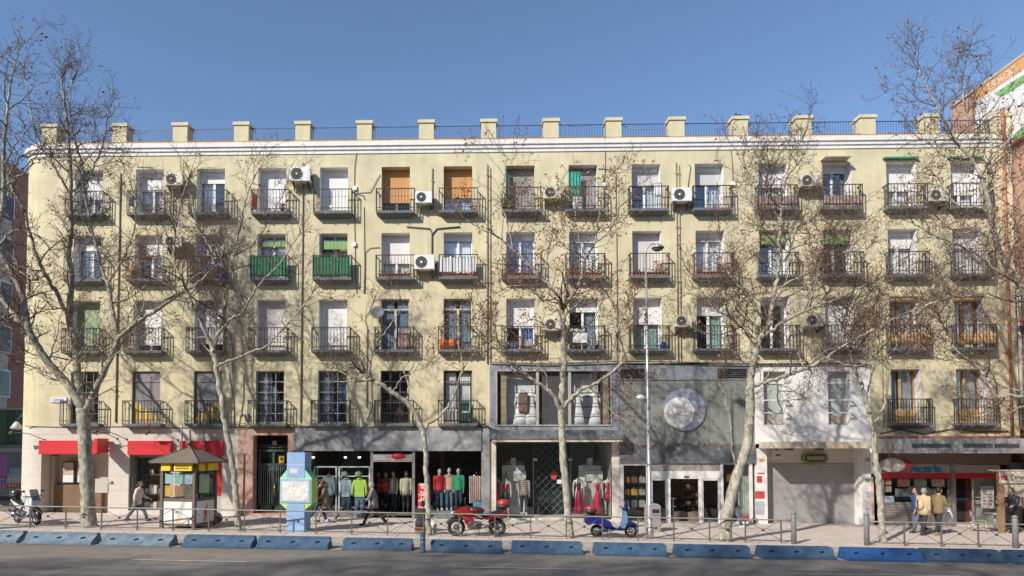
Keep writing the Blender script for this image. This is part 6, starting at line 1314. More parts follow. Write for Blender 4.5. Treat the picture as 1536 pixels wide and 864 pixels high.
hung(2, 4, -.75, -.5, .3, .75, mat('violet cloth', (.18,.13,.3), .9), 'violet cloth at the left end of a top balcony', -.3, 2); hung(8, 2, .1, .5, .45, .9, mat('blue washing', (.10,.2,.5), .9, nz=(6,.2)), 'blue cloths drying over the box on the second row balcony', -.25, 12)
for (i, l, dx, sz, c, nm, lab) in ((8, 2, -.3, (.34,.2,.32), (.10,.19,.42), 'crate', 'blue crate on the second row balcony under blue cloths'), (8, 2, .22, (.5,.2,.16), (.40,.17,.08), 'planter', 'empty terracotta planter beside the blue crate'), (8, 2, -.68, (.14,.14,.3), (.6,.6,.62), 'bucket', 'white bucket left of the blue crate'),
     (9, 2, .1, (.5,.25,.4), (.6,.6,.58), 'stool', 'white stool under the sale sign'), (7, 1, -.25, (.62,.28,.60), (.58,.52,.46), 'cabinet', 'pale slatted cabinet on the balcony above the clothes shop'), (12, 4, -.4, (.3,.2,.4), (.6,.6,.62), 'bucket', 'white bucket on the top balcony behind the leaning tree crown')):
    p = bal(i, l, dx, -.2); t = thing(nm, lab, nm, p); M = mat('%s paint %d%d' % (nm, i, l), c, .6, nz=(5,.12))
    if nm == 'bucket': MB().lathe([(.09,0),(.12,.28),(.13,.29),(.11,.29),(.001,.26)], n=12).build('bowl', M, t); MB().torus((0,0,.27), .12, .006, 'x', 12, 4, 0, PI).build('handle', IRONB, t)
    elif nm == 'stool':
        MB().box(-sz[0]/2,sz[0]/2,-.12,.12,sz[2]-.04,sz[2]).build('seat', M, t)
        for a in (-1, 1):
            for b in (-1, 1): MB().cyl((a*.2,b*.1,0),(a*.17,b*.09,sz[2]-.04), .018, 6).build('leg', M, t)
    else:
        MB().box(-sz[0]/2,sz[0]/2,-sz[1]/2,sz[1]/2,0,sz[2]).build('body', M, t, bevel=.012); m = MB()
        for k in range(4): x = -sz[0]/2+sz[0]*(k+.5)/4; m.box(x-sz[0]*.05, x+sz[0]*.05, -sz[1]/2-.008, -sz[1]/2-.001, .05, sz[2]-.05)
        m.build('slots', mat('dark slots', (.06,.055,.05), .8), t)
t = thing('folding_chair', 'dark green folded chair leaning on the balcony above the clothes shop', 'chair', bal(7, 1, .35, -.2)); GC = mat('dark green plastic', (.03,.09,.06), .5)
for s in (-.15, .15): MB().tube([(s+.1,-.1,0),(s,0,.5),(s-.1,.1,1.0)], .018, 6).build('leg', GC, t)
MB().box(-.2,.16,.02,.06,.55,.98).build('backrest', GC, t); MB().box(-.16,.24,-.06,-.02,.18,.46).build('seat', GC, t)
t = thing('sale_sign', 'white and black sale sign hung on the second row balcony', 'sign', bal(9, 2, -.36, -.40, .62)); MB().box(-.42,.42,-.012,.012,-.36,.28).build('board', mat('white sign board', (.68,.67,.64), .6), t); MB().box(-.42,.42,-.018,-.0125,.08,.28).box(-.42,-.2,-.018,-.0125,-.36,.078).build('black_band', BLACKP, t)
text_mb('SE VENDE', .16, (0.0, -.022, .18), sx=.95, bold=.004).build('lettering', WHITE, t)
t = thing('satellite_dish', 'grey dish with twigs before it left of the cream framed windows', 'dish', at(566, 470, -.25)); MB().lathe([(.001,0),(.12,.01),(.25,.05),(.32,.1),(.31,.11),(.24,.06),(.001,.02)], n=18).xf(Matrix.Rotation(math.radians(70), 4, 'X')).build('reflector', mat('grey dish', (.16,.16,.16), .6), t); MB().cyl((0,.02,-.02),(0,.25,-.15), .02, 6).build('bracket', IRONB, t)
# ---------------------------------------------------------------- blue separators
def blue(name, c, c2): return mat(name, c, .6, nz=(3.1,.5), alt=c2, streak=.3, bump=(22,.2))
BLD = blue('dusty blue plastic', (.024,.07,.145), (.075,.135,.20)); BLP = blue('sunlit dusty blue plastic', (.065,.135,.20), (.24,.285,.31)); BLB = blue('bright blue plastic', (.014,.07,.23), (.03,.10,.25)); BLK = blue('deep blue plastic', (.018,.05,.12), (.06,.105,.165))  # BLP is BLD's sunlit copy: the sun's brightening is put into its colour
def sep_mesh(bend=0):
    m = MB(); Lh = 1.165
    prof = [(0,0),(0,.055),(.03,.075),(.10,.12),(.18,.19),(.26,.27),(.33,.325),(.37,.335),(.49,.335),(.53,.32),(.56,.0)]
    n = 7; vs = []
    for i in range(n+1):
        u = -1+2*i/n
        for (y, z) in prof:
            x = u*Lh
            if abs(u) > .99: x -= math.copysign(.10*math.sin(min(1, z/.33)*PI)*.9-.06*z/.33, u)
            vs.append((x, y+bend*.05*math.sin(u*3), z))
    q = len(prof); fs = [(i*q+j, i*q+(j+1) % q, (i+1)*q+(j+1) % q, (i+1)*q+j) for i in range(n) for j in range(q)]
    fs += [tuple(range(q-1, -1, -1)), tuple(n*q+j for j in range(q))]
    m.add([v for v in vs], [tuple(reversed(f)) for f in fs]); return m
lm_ = MB(); lm_.torus((0, .20, .215), .04, .016, 'z', 12, 5); lm_.cbox((-.05, .17, .20), (.07,.05,.03)); lm_.cyl((0, .21, .20), (0, .19, .225), .02, 6)
LUG = lm_.mesh('bolt_lug', mat('dark bolt recess', (.012,.016,.03), .6))
SEPM = {}
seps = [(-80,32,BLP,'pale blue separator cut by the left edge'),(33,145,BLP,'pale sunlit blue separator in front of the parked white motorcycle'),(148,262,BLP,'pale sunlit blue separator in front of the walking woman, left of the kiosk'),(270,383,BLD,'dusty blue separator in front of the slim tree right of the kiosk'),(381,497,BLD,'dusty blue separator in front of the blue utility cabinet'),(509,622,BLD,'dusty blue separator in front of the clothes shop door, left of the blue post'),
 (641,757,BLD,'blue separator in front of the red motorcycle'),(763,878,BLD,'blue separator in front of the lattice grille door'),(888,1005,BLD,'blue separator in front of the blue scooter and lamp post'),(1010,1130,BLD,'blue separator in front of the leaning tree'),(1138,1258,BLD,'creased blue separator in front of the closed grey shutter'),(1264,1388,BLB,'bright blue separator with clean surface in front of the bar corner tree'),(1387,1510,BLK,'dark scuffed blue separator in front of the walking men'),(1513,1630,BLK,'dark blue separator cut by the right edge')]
for k, (a, b, M, lab) in enumerate(seps):
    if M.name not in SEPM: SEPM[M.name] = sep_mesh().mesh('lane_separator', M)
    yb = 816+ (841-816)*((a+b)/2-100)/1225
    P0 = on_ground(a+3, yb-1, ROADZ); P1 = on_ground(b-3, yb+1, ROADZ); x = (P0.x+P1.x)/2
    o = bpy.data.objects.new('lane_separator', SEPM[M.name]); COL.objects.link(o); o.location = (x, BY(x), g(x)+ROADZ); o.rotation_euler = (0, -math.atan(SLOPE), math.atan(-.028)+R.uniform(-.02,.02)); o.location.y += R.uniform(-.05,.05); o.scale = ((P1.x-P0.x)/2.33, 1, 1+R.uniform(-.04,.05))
    tag(o, lab, 'lane separator', 'blue lane separators along the carriageway'); [inst(LUG, 'bolt_lug', o, (q, 0, 0)) for q in (-.78, 0, .78)]
p = on_ground(634, 828, ROADZ); t = thing('delineator_post', 'blue ribbed post standing between two blue separators', 'post', (p.x, p.y, p.z)); MB().lathe([(.11,0),(.11,.04),(.085,.05),(.085,.58),(.075,.6),(.001,.6)], n=14).build('shaft', BLD, t)
m = MB(); m.lathe([(.088,.40),(.088,.46)], n=14); m.lathe([(.088,.26),(.088,.32)], n=14); m.build('bands', mat('grey reflective band', (.2,.24,.3), .4), t)
# ---------------------------------------------------------------- railing
FENCE = mat('grey brown painted rail', (.12,.115,.105), .5, nz=(8,.25), spec=.5); FENCES = mat('lighter grey brown rail', (.27,.25,.225), .5, nz=(8,.15))  # top rail tone is lighter than posts and braces
def fence(px0, px1, label, first, step, endcaps):
    xs = []
    px = first
    while px < px1-8: xs.append(on_ground(px, 800).x); px += step
    X0 = xa(px0, FY(xa(px0,-5.7,800)), 800); X1 = xa(px1, FY(xa(px1,-5.7,800)), 800)
    def sc(px):
        x = xa(px, -5.7, 800); x = xa(px, FY(x), 800); return x
    xs = []
    px = first
    while px < px1-10:
        if px > px0-5: xs.append(sc(px))
        px += step
    t = thing('pedestrian_railing', label, 'railing', (X0, FY(X0), g(X0))); o0 = t.location
    def P(x, z): return (x-o0.x, FY(x)-o0.y, g(x)+z-o0.z)
    allx = [X0]+xs+[X1]
    MB().tube([P(x, .79) for x in allx], .024, 6).build('top_rail', FENCES, t); MB().tube([P(x, .09) for x in allx], .015, 6).build('bottom_rail', FENCE, t)
    pm_ = MB().box(-.02,.02,-.02,.02,-.02,.775).mesh('post', FENCE)
    for x in xs: inst(pm_, 'post', t, P(x, 0))
    kn = MB().ell((0,0,0), (.045,.03,.045), 8, 6).mesh('knob', IRON)
    for a, b in zip(allx, allx[1:]):
        if b-a < .4: continue
        m = MB(); w_ = b-a; m.tube([(0,0,.775),(w_,0,.10+SLOPE*w_)], .009, 4); m.tube([(0,.012,.10),(w_,.012,.775+SLOPE*w_)], .009, 4)
        q = P(a, 0); br = m.build('cross_brace', FENCE, t, q); br.rotation_euler = (0,0,math.atan(-.04)); inst(kn, 'knob', br, (w_/2, 0, .437+SLOPE*w_/2))
    return t
fence(-60, 1188, 'long grey railing with crossed bars in front of the shops', -9.5+.0, 53.7, True); fence(1304, 1600, 'grey railing with crossed bars in front of the beer bar', 1357, 55.5, True)
for px, py, lab in ((1191, 816, 'thick grey bollard at the right end of the long railing'), (1300.5, 816.5, 'thick grey bollard at the left end of the bar railing'), (1524, 818, 'thick grey bollard near the right edge among the bar railing')):
    x = xa(px, -5.9, 815); x = xa(px, FY(x), 815); t = thing('bollard', lab, 'bollard', (x, FY(x), g(x)), group='grey bollards along the kerb'); MB().lathe([(.085,-.02),(.085,.95),(.07,.975),(.07,.99),(.088,1.0),(.085,1.05),(.05,1.08),(.001,1.085)], n=16).build('shaft', GREYMET, t); MB().lathe([(.092,.9),(.092,.93)], n=16).build('collar', mat('grey collar', (.24,.24,.24), .5), t)
# ---------------------------------------------------------------- lamp post
x = xa(974, -5.4, 700); GALV = mat('galvanised steel', (.40,.405,.42), .45, .55, nz=(9,.2)); t = thing('lamp_post', 'tall galvanised lamp post with two lamp heads beside the blue scooter', 'lamp post', (x, -5.4, g(x)))
zt_ = at(969, 385, -5.4).z-g(x); lean = (xa(968.5,-5.4,390)-x)
m = MB(); m.tube([(0,0,0),(0,0,.4),(0,0,.42),(lean*.35,0,zt_*.4),(lean,0,zt_)], [.12,.12,.085,.066,.035], 14); m.build('pole', GALV, t); m = MB(); m.box(-.05,.05,-.125,-.095,.7,1.2); m.build('service_door', mat('galvanised door', (.4,.41,.42), .5, .4), t)
m = MB(); m.tube([(lean,0,zt_-.1),(lean,0,zt_+.25),(lean+.2,-.02,zt_+.45),(lean+.42,-.05,zt_+.42)], .03, 8); m.build('arm', GALV, t); MB().lathe([(.04,.14),(.10,.13),(.19,.05),(.23,0),(.22,-.02),(.001,-.02)], (lean+.42,-.05,zt_+.3), 18).build('lamp_head', mat('grey lamp hood', (.36,.38,.39), .4, .3), t); MB().lathe([(.19,-.02),(.17,-.08),(.08,-.12),(.001,-.125)], (lean+.42,-.05,zt_+.3), 18).build('lamp_glass', mat('dark lamp bowl', (.13,.12,.10), .2), t)
z2 = at(962, 597, -5.4).z-g(x); m = MB(); m.tube([(lean*.55,0,z2-.02),(-.2,-.02,z2+.0)], .022, 6); m.build('arm', GALV, t); MB().lathe([(.05,.13),(.13,.08),(.17,0),(.16,-.02),(.001,-.03)], (-.30,-.03,z2-.02), 14, sx=1.15).build('lamp_head', mat('white lamp hood', (.6,.6,.58), .4), t)
p = on_ground(979, 797); t = thing('litter_bin', 'grey litter bin with rounded top between the lamp post and the bag shop door', 'bin', p); MB().box(-.27,.27,-.2,.2,0,.95).prism([(.27*math.cos(PI*k/12), .95+.13*math.sin(PI*k/12)) for k in range(13)], -.2, .2, 'y').build('body', mat('warm grey plastic', (.30,.27,.24), .6, nz=(3,.12)), t, bevel=.03); MB().box(-.2,.2,-.215,-.2005,.72,.86).build('slot', BLACKP, t); MB().box(-.28,.28,-.215,.215,.63,.66).build('band', mat('darker plastic', (.2,.18,.16), .6), t)
# ---------------------------------------------------------------- kiosk
p = on_ground(263, 794); KB = mat('brown painted kiosk metal', (.135,.105,.08), .5, nz=(4,.15)); KP = mat('white kiosk panel', (.70,.69,.68), .4, nz=(1.2,.05)); KY_ = mat('yellow kiosk sign', (.88,.58,.03), .45, nz=(2,.08))
t = thing('lottery_kiosk', 'brown square lottery kiosk with hipped roof and yellow signs', 'kiosk', (p.x+.18, p.y+.68, g(p.x)), math.radians(-12)); hw, hd = .68, .62; ze = 2.42
m = MB()
for sx in (-1, 1):
    for sy in (-1, 1): m.box(sx*hw-.055, sx*hw+.055, sy*hd-.055, sy*hd+.055, .0, ze)
for z0, z1 in ((.12,.2),(1.02,1.12),(2.1,2.14)):
    for sy in (-1, 1): m.box(-hw+.055, hw-.055, sy*hd-.03, sy*hd+.03, z0, z1)
    for sx in (-1, 1): m.box(sx*hw-.03, sx*hw+.03, -hd+.055, hd-.055, z0, z1)
m.build('frame', KB, t)
GLO = mat('kiosk swoosh print', (.62,.60,.56), .4, nz=(1.1,.3), alt=(.70,.52,.18))
MB().box(-hw+.06, hw-.06, -hd-.01, -hd+.02, .205, 1.015).build('lower_panel', KP, t); MB().box(hw-.02, hw+.01, -hd+.06, hd-.06, .205, 1.015).build('lower_panel', KP, t); MB().box(-hw-.01, -hw+.02, -hd+.06, hd-.06, .205, 1.015).build('lower_panel', KP, t); MB().box(-hw+.06, hw-.06, hd-.02, hd+.01, .205, 2.09).build('back_panel', KB, t)
m = MB(); m.prism([(-.1,.22),(.12,.22),(.3,1.0),(.18,1.0)], -hd-.014, -hd-.0105, 'y'); m.build('swoosh', mat('pale yellow print', (.66,.52,.25), .4, nz=(2,.15)), t); m = MB(); m.prism([(-.02,.5),(.08,.5),(.28,1.0),(.16,1.0)], -hd-.017, -hd-.0145, 'y'); m.build('swoosh', mat('pale blue print', (.42,.48,.55), .4, nz=(2,.15)), t); m = MB(); m.ell((.02,-hd-.014,.62), (.14,.003,.06), 12, 5); m.build('print_mark', mat('teal print', (.12,.27,.30), .5), t)
m = MB(); m.prism([(-.12,.25),(.12,.25),(.02,.75),(.15,.95)], hw+.0105, hw+.014, 'x'); m.build('swoosh', mat('orange print', (.62,.30,.08), .4, nz=(3,.3)), t); m = MB(); m.ell((hw+.014,.02,.6), (.003,.1,.12), 10, 5); m.build('print_mark', mat('dark red print', (.4,.05,.05), .5), t)
m = MB(); m.box(-hw+.06, hw-.06, -hd-.006, -hd, 1.125, 2.095); m.build('front_glass', SHOPG, t); m = MB(); m.box(hw, hw+.006, -hd+.06, hd-.06, 1.125, 2.095); m.build('side_glass', SHOPG, t); MB().box(-hw+.1, hw-.1, -hd+.12, hd-.05, 1.02, 1.06).box(-hw+.08, hw-.08, hd-.06, hd-.03, 1.0, 2.1).build('inside', mat('kiosk inside', (.10,.10,.11), .8), t)
PC = [((.22,.42,.50),(.5,.56,.58)),((.12,.36,.33),(.36,.5,.48)),((.48,.53,.58),(.25,.3,.42)),((.58,.28,.04),(.62,.42,.10)),((.22,.09,.08),(.42,.22,.10)),((.03,.05,.045),(.16,.15,.07))]
for k, (c, c2) in enumerate(PC):
    x = -.42+.42*(k % 3); z = 1.85-.46*(k//3); MB().box(x-.17, x+.17, -hd+.02, -hd+.03, z-.2, z+.2).build('notice', mat('kiosk notice %d' % k, c, .5, nz=(5.5,.3), alt=c2), t)
MB().box(hw-.05, hw-.04, -.3, .3, 1.3, 2.0).build('notice', mat('kiosk side notice', (.25,.26,.27), .5, nz=(7,.4), alt=(.5,.55,.55)), t)
m = MB(); m.box(-hw-.03, hw+.03, -hd-.03, hd+.03, 2.145, 2.40); m.build('sign_band', mat('dark kiosk band', (.035,.035,.03), .5), t)
for a, b in ((-.62,-.24), (-.08,.66)): MB().box(a, b, -hd-.16, -hd-.031, 2.14, 2.405).build('yellow_sign', KY_, t)
for a, b in ((-.56,-.28), (.54,1)): pass
MB().box(hw+.031, hw+.14, -.55, -.2, 2.14, 2.405).build('yellow_sign', KY_, t); MB().box(hw+.031, hw+.14, -.05, .6, 2.14, 2.405).build('yellow_sign', KY_, t)
m = MB()
for k in range(11): m.box(.02+k*.05, .05+k*.05, -hd-.164, -hd-.1605, 2.28, 2.32); m.box(.0+k*.05, .035+k*.05, -hd-.164, -hd-.1605, 2.2, 2.25)
m.build('sign_print', BLACKP, t)
RF = mat('weathered brown roof sheet', (.15,.12,.095), .7, nz=(2,.25)); rw, rd = 1.03, .92; m = MB(); zr0, zr1 = ze-.0, ze+.56
m.add([(-rw,-rd,zr0),(rw,-rd,zr0),(rw,rd,zr0),(-rw,rd,zr0),(-.07,-.07,zr1),(.07,-.07,zr1),(.07,.07,zr1),(-.07,.07,zr1),(-rw,-rd,zr0+.05),(rw,-rd,zr0+.05),(rw,rd,zr0+.05),(-rw,rd,zr0+.05)], [(0,3,2,1),(0,1,9,8),(1,2,10,9),(2,3,11,10),(3,0,8,11),(8,9,5,4),(9,10,6,5),(10,11,7,6),(11,8,4,7),(4,5,6,7)])
for a, b in (((-rw,-rd),(-.06,-.06)),((rw,-rd),(.06,-.06)),((rw,rd),(.06,.06)),((-rw,rd),(-.06,.06))): m.cyl((a[0],a[1],zr0+.06),(b[0],b[1],zr1+.01), .025, 6)
m.build('roof', RF, t); MB().lathe([(.10,0),(.07,.05),(.05,.08),(.11,.13),(.14,.2),(.12,.28),(.05,.33),(.001,.34)], (0,0,zr1-.01), 14).build('finial', KB, t)
p = on_ground(325, 786); t = thing('backpack', 'dark bundle with white strap on the pavement right of the kiosk', 'bag', p); MB().ell((0,0,.22), (.24,.16,.22), 12, 8).build('sack', mat('dark navy cloth', (.035,.035,.05), .9, nz=(7,.5), alt=(.3,.3,.32)), t); MB().torus((0,-.02,.3), .17, .02, 'y', 14, 5, .3, 2.6).build('strap', WHITE, t)
# ---------------------------------------------------------------- utility cabinet
p = on_ground(444, 798); UB = mat('light blue cabinet paint', (.24,.37,.58), .5, nz=(3,.12)); UG = mat('lime green paint', (.40,.60,.16), .5, nz=(3,.12)); UT = mat('mint green paint', (.26,.58,.44), .5, nz=(3,.12)); UGD = mat('grass green paint', (.12,.36,.05), .5, nz=(3,.12))
t = thing('utility_cabinet', 'blue and green box shaped advertising cabinet with a blank crumpled poster', 'cabinet', (p.x+.02, p.y+.25, g(p.x)), math.radians(-13)); cw, cd = .36, .24; bw, bd = .64, .235
MB().box(-cw, cw, -cd, cd, 0, 1.019).build('lower_column', UB, t, bevel=.01); MB().box(-cw, cw, -cd, cd, 1.931, 2.86).build('upper_column', UB, t, bevel=.01); MB().box(-cw-.004, cw+.004, -cd-.004, cd+.004, 2.42, 2.435).box(-.22, .08, -cd-.012, -cd-.001, 2.1, 2.27).torus((-.05,-cd-.004,2.62), .09, .01, 'y', 14, 4, 1.9, 4.4).build('trim', mat('pale trim', (.55,.55,.58), .5), t)
def wedge(z0, z1, w0, d0, w1, d1, M, M2, nm):
    m = MB(); vs = [(-w0,-d0,z0),(w0,-d0,z0),(w0,d0,z0),(-w0,d0,z0),(-w1,-d1,z1),(w1,-d1,z1),(w1,d1,z1),(-w1,d1,z1)]; m.mat(0).add(vs, [(0,3,2,1),(4,5,6,7),(0,1,5,4),(3,0,4,7)]); m.mat(1).add(vs, [(1,2,6,5),(2,3,7,6)]); m.build(nm, [M, M2], t)
wedge(1.93, 2.36, bw, bd-.012, cw-.1, bd-.012, UT, mat('deeper green paint', (.10,.40,.20), .5, nz=(3,.12)), 'top_wedge'); wedge(.72, 1.02, cw-.1, bd-.012, bw, bd-.012, UG, UGD, 'bottom_wedge')  # right and back faces take a darker green than the front
MB().box(-bw, bw, -bd, bd, 1.021, 1.929).build('poster_box', UG, t, bevel=.015); MB().box(-bw+.04, bw-.04, -bd-.025, -bd-.001, 1.05, 1.90).build('poster_frame', mat('pale blue frame', (.25,.42,.62), .4), t)
m = MB(); m.box(-bw+.11, bw-.11, -bd-.035, -bd-.026, 1.12, 1.83); o = m.build('blank_poster', mat('crumpled white poster', (.62,.60,.57), .55, nz=(1.4,.06), bump=(2.6,.9)), t); MC['crumpled white poster'].node_tree.nodes['Bump'].inputs['Distance'].default_value = .15
# ---------------------------------------------------------------- motorcycles
TYRE = mat('tyre rubber', (.022,.022,.022), .75); RIM = mat('grey alloy rim', (.35,.35,.35), .35, .8); ENG = mat('dark engine metal', (.12,.12,.12), .45, .6, nz=(14,.4)); SEATB = mat('black seat vinyl', (.02,.02,.021), .5)
def wheel(par, x, r, tr, spokes, rimM=None):
    w_ = MB().torus((0,0,0), r-tr, tr, 'y', 28, 8, sz=.9).build('wheel', TYRE, par, (x, 0, r)); m = MB(); m.torus((0,0,0), r-2*tr+.008, .022, 'y', 24, 6); m.cyl((0,-.07,0),(0,.07,0), .045, 10)
    for k in range(spokes): a = 2*PI*k/spokes; m.tube([(0,0,0),((r-2*tr)*math.cos(a),0,(r-2*tr)*math.sin(a))], .018 if spokes < 9 else .006, 5)
    m.build('rim', rimM or RIM, w_); m = MB(); m.prism([(r*.33*math.cos(2*PI*k/20), r*.33*math.sin(2*PI*k/20)) for k in range(20)], .05, .058, 'y'); m.prism([(r*.33*math.cos(2*PI*k/20), r*.33*math.sin(2*PI*k/20)) for k in range(20)], -.058, -.05, 'y'); m.build('brake_disc', mat('brake disc', (.3,.29,.28), .35, .9), w_); return w_
def motorbike(label, loc, rz, body, accent, casec, caseb, group='parked motorcycles'):
    t = thing('motorcycle', label, 'motorcycle', loc, rz, group); wheel(t, .74, .315, .058, 6); wheel(t, -.70, .31, .068, 6)
    for s in (-1, 1): MB().tube([(.74,s*.09,.31),(.60,s*.09,.62),(.44,s*.09,.98)], [.026,.03,.028], 8).build('fork', CHROME, t)
    MB().torus((.74,0,.315), .335, .055, 'y', 14, 6, .35, 2.3, 1.0).build('front_mudguard', BLACKP, t); MB().torus((-.70,0,.31), .345, .05, 'y', 12, 6, .5, 2.2).build('rear_mudguard', BLACKP, t)
    MB().prism([(.86,.74),(.80,.86),(.62,1.02),(.42,1.04),(.22,.94),(.10,.74),(.20,.62),(.42,.52),(.52,.64),(.70,.70)], -.15, .15, 'y').build('fairing', body, t, bevel=.05)
    MB().prism([(.40,.62),(.46,.5),(.30,.34),(.08,.42),(.14,.62)], -.13, .13, 'y').build('lower_fairing', body, t, bevel=.04)
    MB().prism([(.74,.95),(.56,1.22),(.46,1.34),(.42,1.32),(.52,1.10),(.60,1.0)], -.13, .13, 'y').build('windscreen', glass('smoked screen', (.35,.36,.38), .12), t, bevel=.01)
    MB().cbox((-1.09,0,.70), (.012,.2,.15), Matrix.Rotation(-.35,3,'Y')).build('number_plate', mat('plate enamel', (.6,.6,.58), .5), t); MB().tube([(-.98,0,.84),(-1.07,0,.76)], .018, 5).build('plate_bracket', BLACKP, t); MB().tube([(.44,.12,1.04),(.52,.1,.9),(.66,.09,.6)], .007, 5).tube([(.44,-.12,1.04),(.55,-.1,.85),(.70,-.09,.45)], .007, 5).build('brake_cable', BLACKP, t)
    MB().ell((.88,0,.80), (.05,.12,.07), 10, 6).build('headlight', mat('headlight glass', (.6,.6,.62), .1), t)
    MB().ell((.08,0,.90), (.33,.17,.15), 14, 8).build('tank', accent, t)
    MB().prism([(-.10,.88),(-.20,.80),(-.42,.79),(-.56,.88),(-.92,.94),(-.94,.88),(-.55,.78),(-.3,.72),(-.10,.74)], -.13, .13, 'y').build('seat', SEATB, t, bevel=.03)
    MB().prism([(-.10,.73),(-.35,.71),(-.58,.77),(-1.02,.92),(-1.06,.86),(-.60,.62),(-.30,.58)], -.11, .11, 'y').build('tail_panel', body, t, bevel=.025); MB().ell((-1.05,0,.87), (.03,.08,.04), 8, 5).build('tail_light', REDM, t)
    m = MB(); m.box(-.14,.30,-.15,.15,.26,.52); m.cyl((.02,-.19,.38),(.02,.19,.38), .12, 14); m.cyl((.22,0,.45),(.30,0,.66), .11, 12); m.build('engine', ENG, t, bevel=.03); m = MB()
    for k in range(4): m.cyl((.22+.02*k,0,.5+.035*k),(.225+.02*k,0,.512+.035*k), .135, 12)
    m.build('cooling_fins', ENG, t)
    MB().tube([(.30,-.1,.5),(.34,-.14,.30),(.1,-.17,.22),(-.35,-.19,.30),(-.45,-.19,.34)], .028, 8).tube([(-.42,-.19,.33),(-.92,-.2,.50)], [.055,.062], 10).build('exhaust', CHROME, t)
    MB().tube([(-.08,.11,.42),(-.70,.11,.31)], .035, 6).tube([(-.08,-.11,.42),(-.70,-.11,.31)], .035, 6).build('swingarm', ENG, t); MB().tube([(.46,0,.92),(.15,0,.72),(-.15,0,.60),(-.4,0,.72)], .035, 6).build('frame', BLACKP, t)
    MB().tube([(.36,-.36,1.06),(.42,-.2,1.08),(.45,0,1.04),(.42,.2,1.08),(.36,.36,1.06)], .016, 6).build('handlebar', BLACKP, t)
    for s in (-1, 1): MB().tube([(.42,s*.24,1.08),(.44,s*.30,1.24)], .008, 5).ell((.43,s*.33,1.27), (.02,.07,.04), 8, 5).build('mirror', BLACKP, t)
    MB().tube([(-.02,-.14,.28),(-.1,-.26,0)], .014, 6).build('side_stand', BLACKP, t)
    if casec:
        m = MB(); m.lathe([(.18,0),(.22,.03),(.23,.11)], (-.92,0,1.0), 16, sy=.85); m.build('top_case_base', caseb, t); m = MB(); m.lathe([(.232,.111),(.23,.17),(.20,.25),(.11,.295),(.001,.30)], (-.92,0,1.0), 16, sy=.85); m.build('top_case_lid', casec, t); MB().box(-1.0,-.72,-.08,.08,.93,.999).build('rack', BLACKP, t)
    return t
p = on_ground(716, 804.5); motorbike('red touring motorcycle with red top case parked behind the railing', p, PI, mat('red motorcycle paint', (.30,.014,.02), .35, coat=.25, nz=(5,.25)), mat('dark red tank', (.10,.012,.015), .35, coat=.3), mat('red case lid', (.38,.025,.03), .4, coat=.2, nz=(5,.15)), BLACKP)
p = on_ground(40, 786); motorbike('white motorcycle with black top case parked at the left edge, turned towards the road', p, math.radians(-30), mat('white motorcycle paint', (.58,.58,.57), .4, coat=.2, nz=(6,.15)), mat('white and green tank', (.62,.64,.62), .3, nz=(3,.4), alt=(.05,.14,.10)), mat('black case lid', (.04,.045,.045), .3, coat=.4), BLACKP)
# scooter
p = on_ground(919, 806); SB = mat('deep blue scooter paint', (.012,.02,.16), .35, coat=.4, nz=(5,.25)); SL = mat('light blue leg shield', (.14,.25,.42), .35, coat=.4); t = thing('scooter', 'blue scooter with red and black top case parked left of the lamp post', 'scooter', p, 0)
wheel(t, .64, .23, .05, 5); wheel(t, -.56, .23, .055, 5)
m = MB(); m.prism([(-1.0,.60),(-.92,.72),(-.5,.72),(-.15,.62),(.02,.36),(-.05,.28),(-.35,.33),(-.40,.46),(-.72,.50),(-.86,.44),(-.98,.50)], -.20, .20, 'y'); m.build('rear_body', SB, t, bevel=.06)
MB().prism([(-.05,.27),(.36,.25),(.42,.32),(.30,.34),(.0,.36)], -.17, .17, 'y').build('footboard', SB, t, bevel=.03)
MB().prism([(.26,.34),(.40,.34),(.50,.60),(.46,.94),(.38,.96),(.36,.62)], -.19, .19, 'y').build('leg_shield', SL, t, bevel=.03)
MB().prism([(.42,.36),(.52,.42),(.66,.46),(.72,.52),(.60,.62),(.52,.84),(.47,.95),(.475,.93),(.52,.60)], -.15, .15, 'y').build('front_body', SB, t, bevel=.025)
MB().torus((.64,0,.23), .265, .06, 'y', 12, 6, .5, 2.5).build('front_mudguard', SB, t); MB().tube([(.64,.08,.23),(.56,.06,.46)], .02, 6).build('fork', CHROME, t)
MB().prism([(-.78,.72),(-.70,.80),(-.30,.82),(-.06,.74),(-.08,.64),(-.5,.70)], -.15, .15, 'y').build('seat', SEATB, t, bevel=.04)
MB().prism([(.36,.95),(.34,1.03),(.50,1.06),(.58,1.0),(.52,.93)], -.13, .13, 'y').build('headset', SB, t, bevel=.03); MB().ell((.58,0,1.0), (.03,.07,.06), 10, 6).build('headlight', MC['headlight glass'], t)
MB().tube([(.30,-.34,1.06),(.42,-.16,1.03),(.42,.16,1.03),(.30,.34,1.06)], .016, 6).build('handlebar', BLACKP, t); MB().tube([(-.2,-.2,.26),(-.72,-.21,.30)], [.05,.06], 10).build('exhaust', ENG, t)
for s in (-1, 1): MB().tube([(.36,s*.26,1.04),(.34,s*.32,1.22)], .007, 5).ell((.34,s*.34,1.25), (.02,.06,.045), 8, 5).build('mirror', CHROME, t)
m = MB(); m.lathe([(.17,0),(.21,.03),(.22,.12)], (-.76,0,.86), 16, sy=.9); m.build('top_case_base', BLACKP, t); m = MB(); m.lathe([(.222,.121),(.215,.18),(.17,.24),(.001,.265)], (-.76,0,.86), 16, sy=.9); m.build('top_case_lid', mat('dark red case lid', (.36,.03,.035), .3, coat=.5), t); MB().box(-.9,-.62,-.08,.08,.8,.859).build('rack', BLACKP, t)
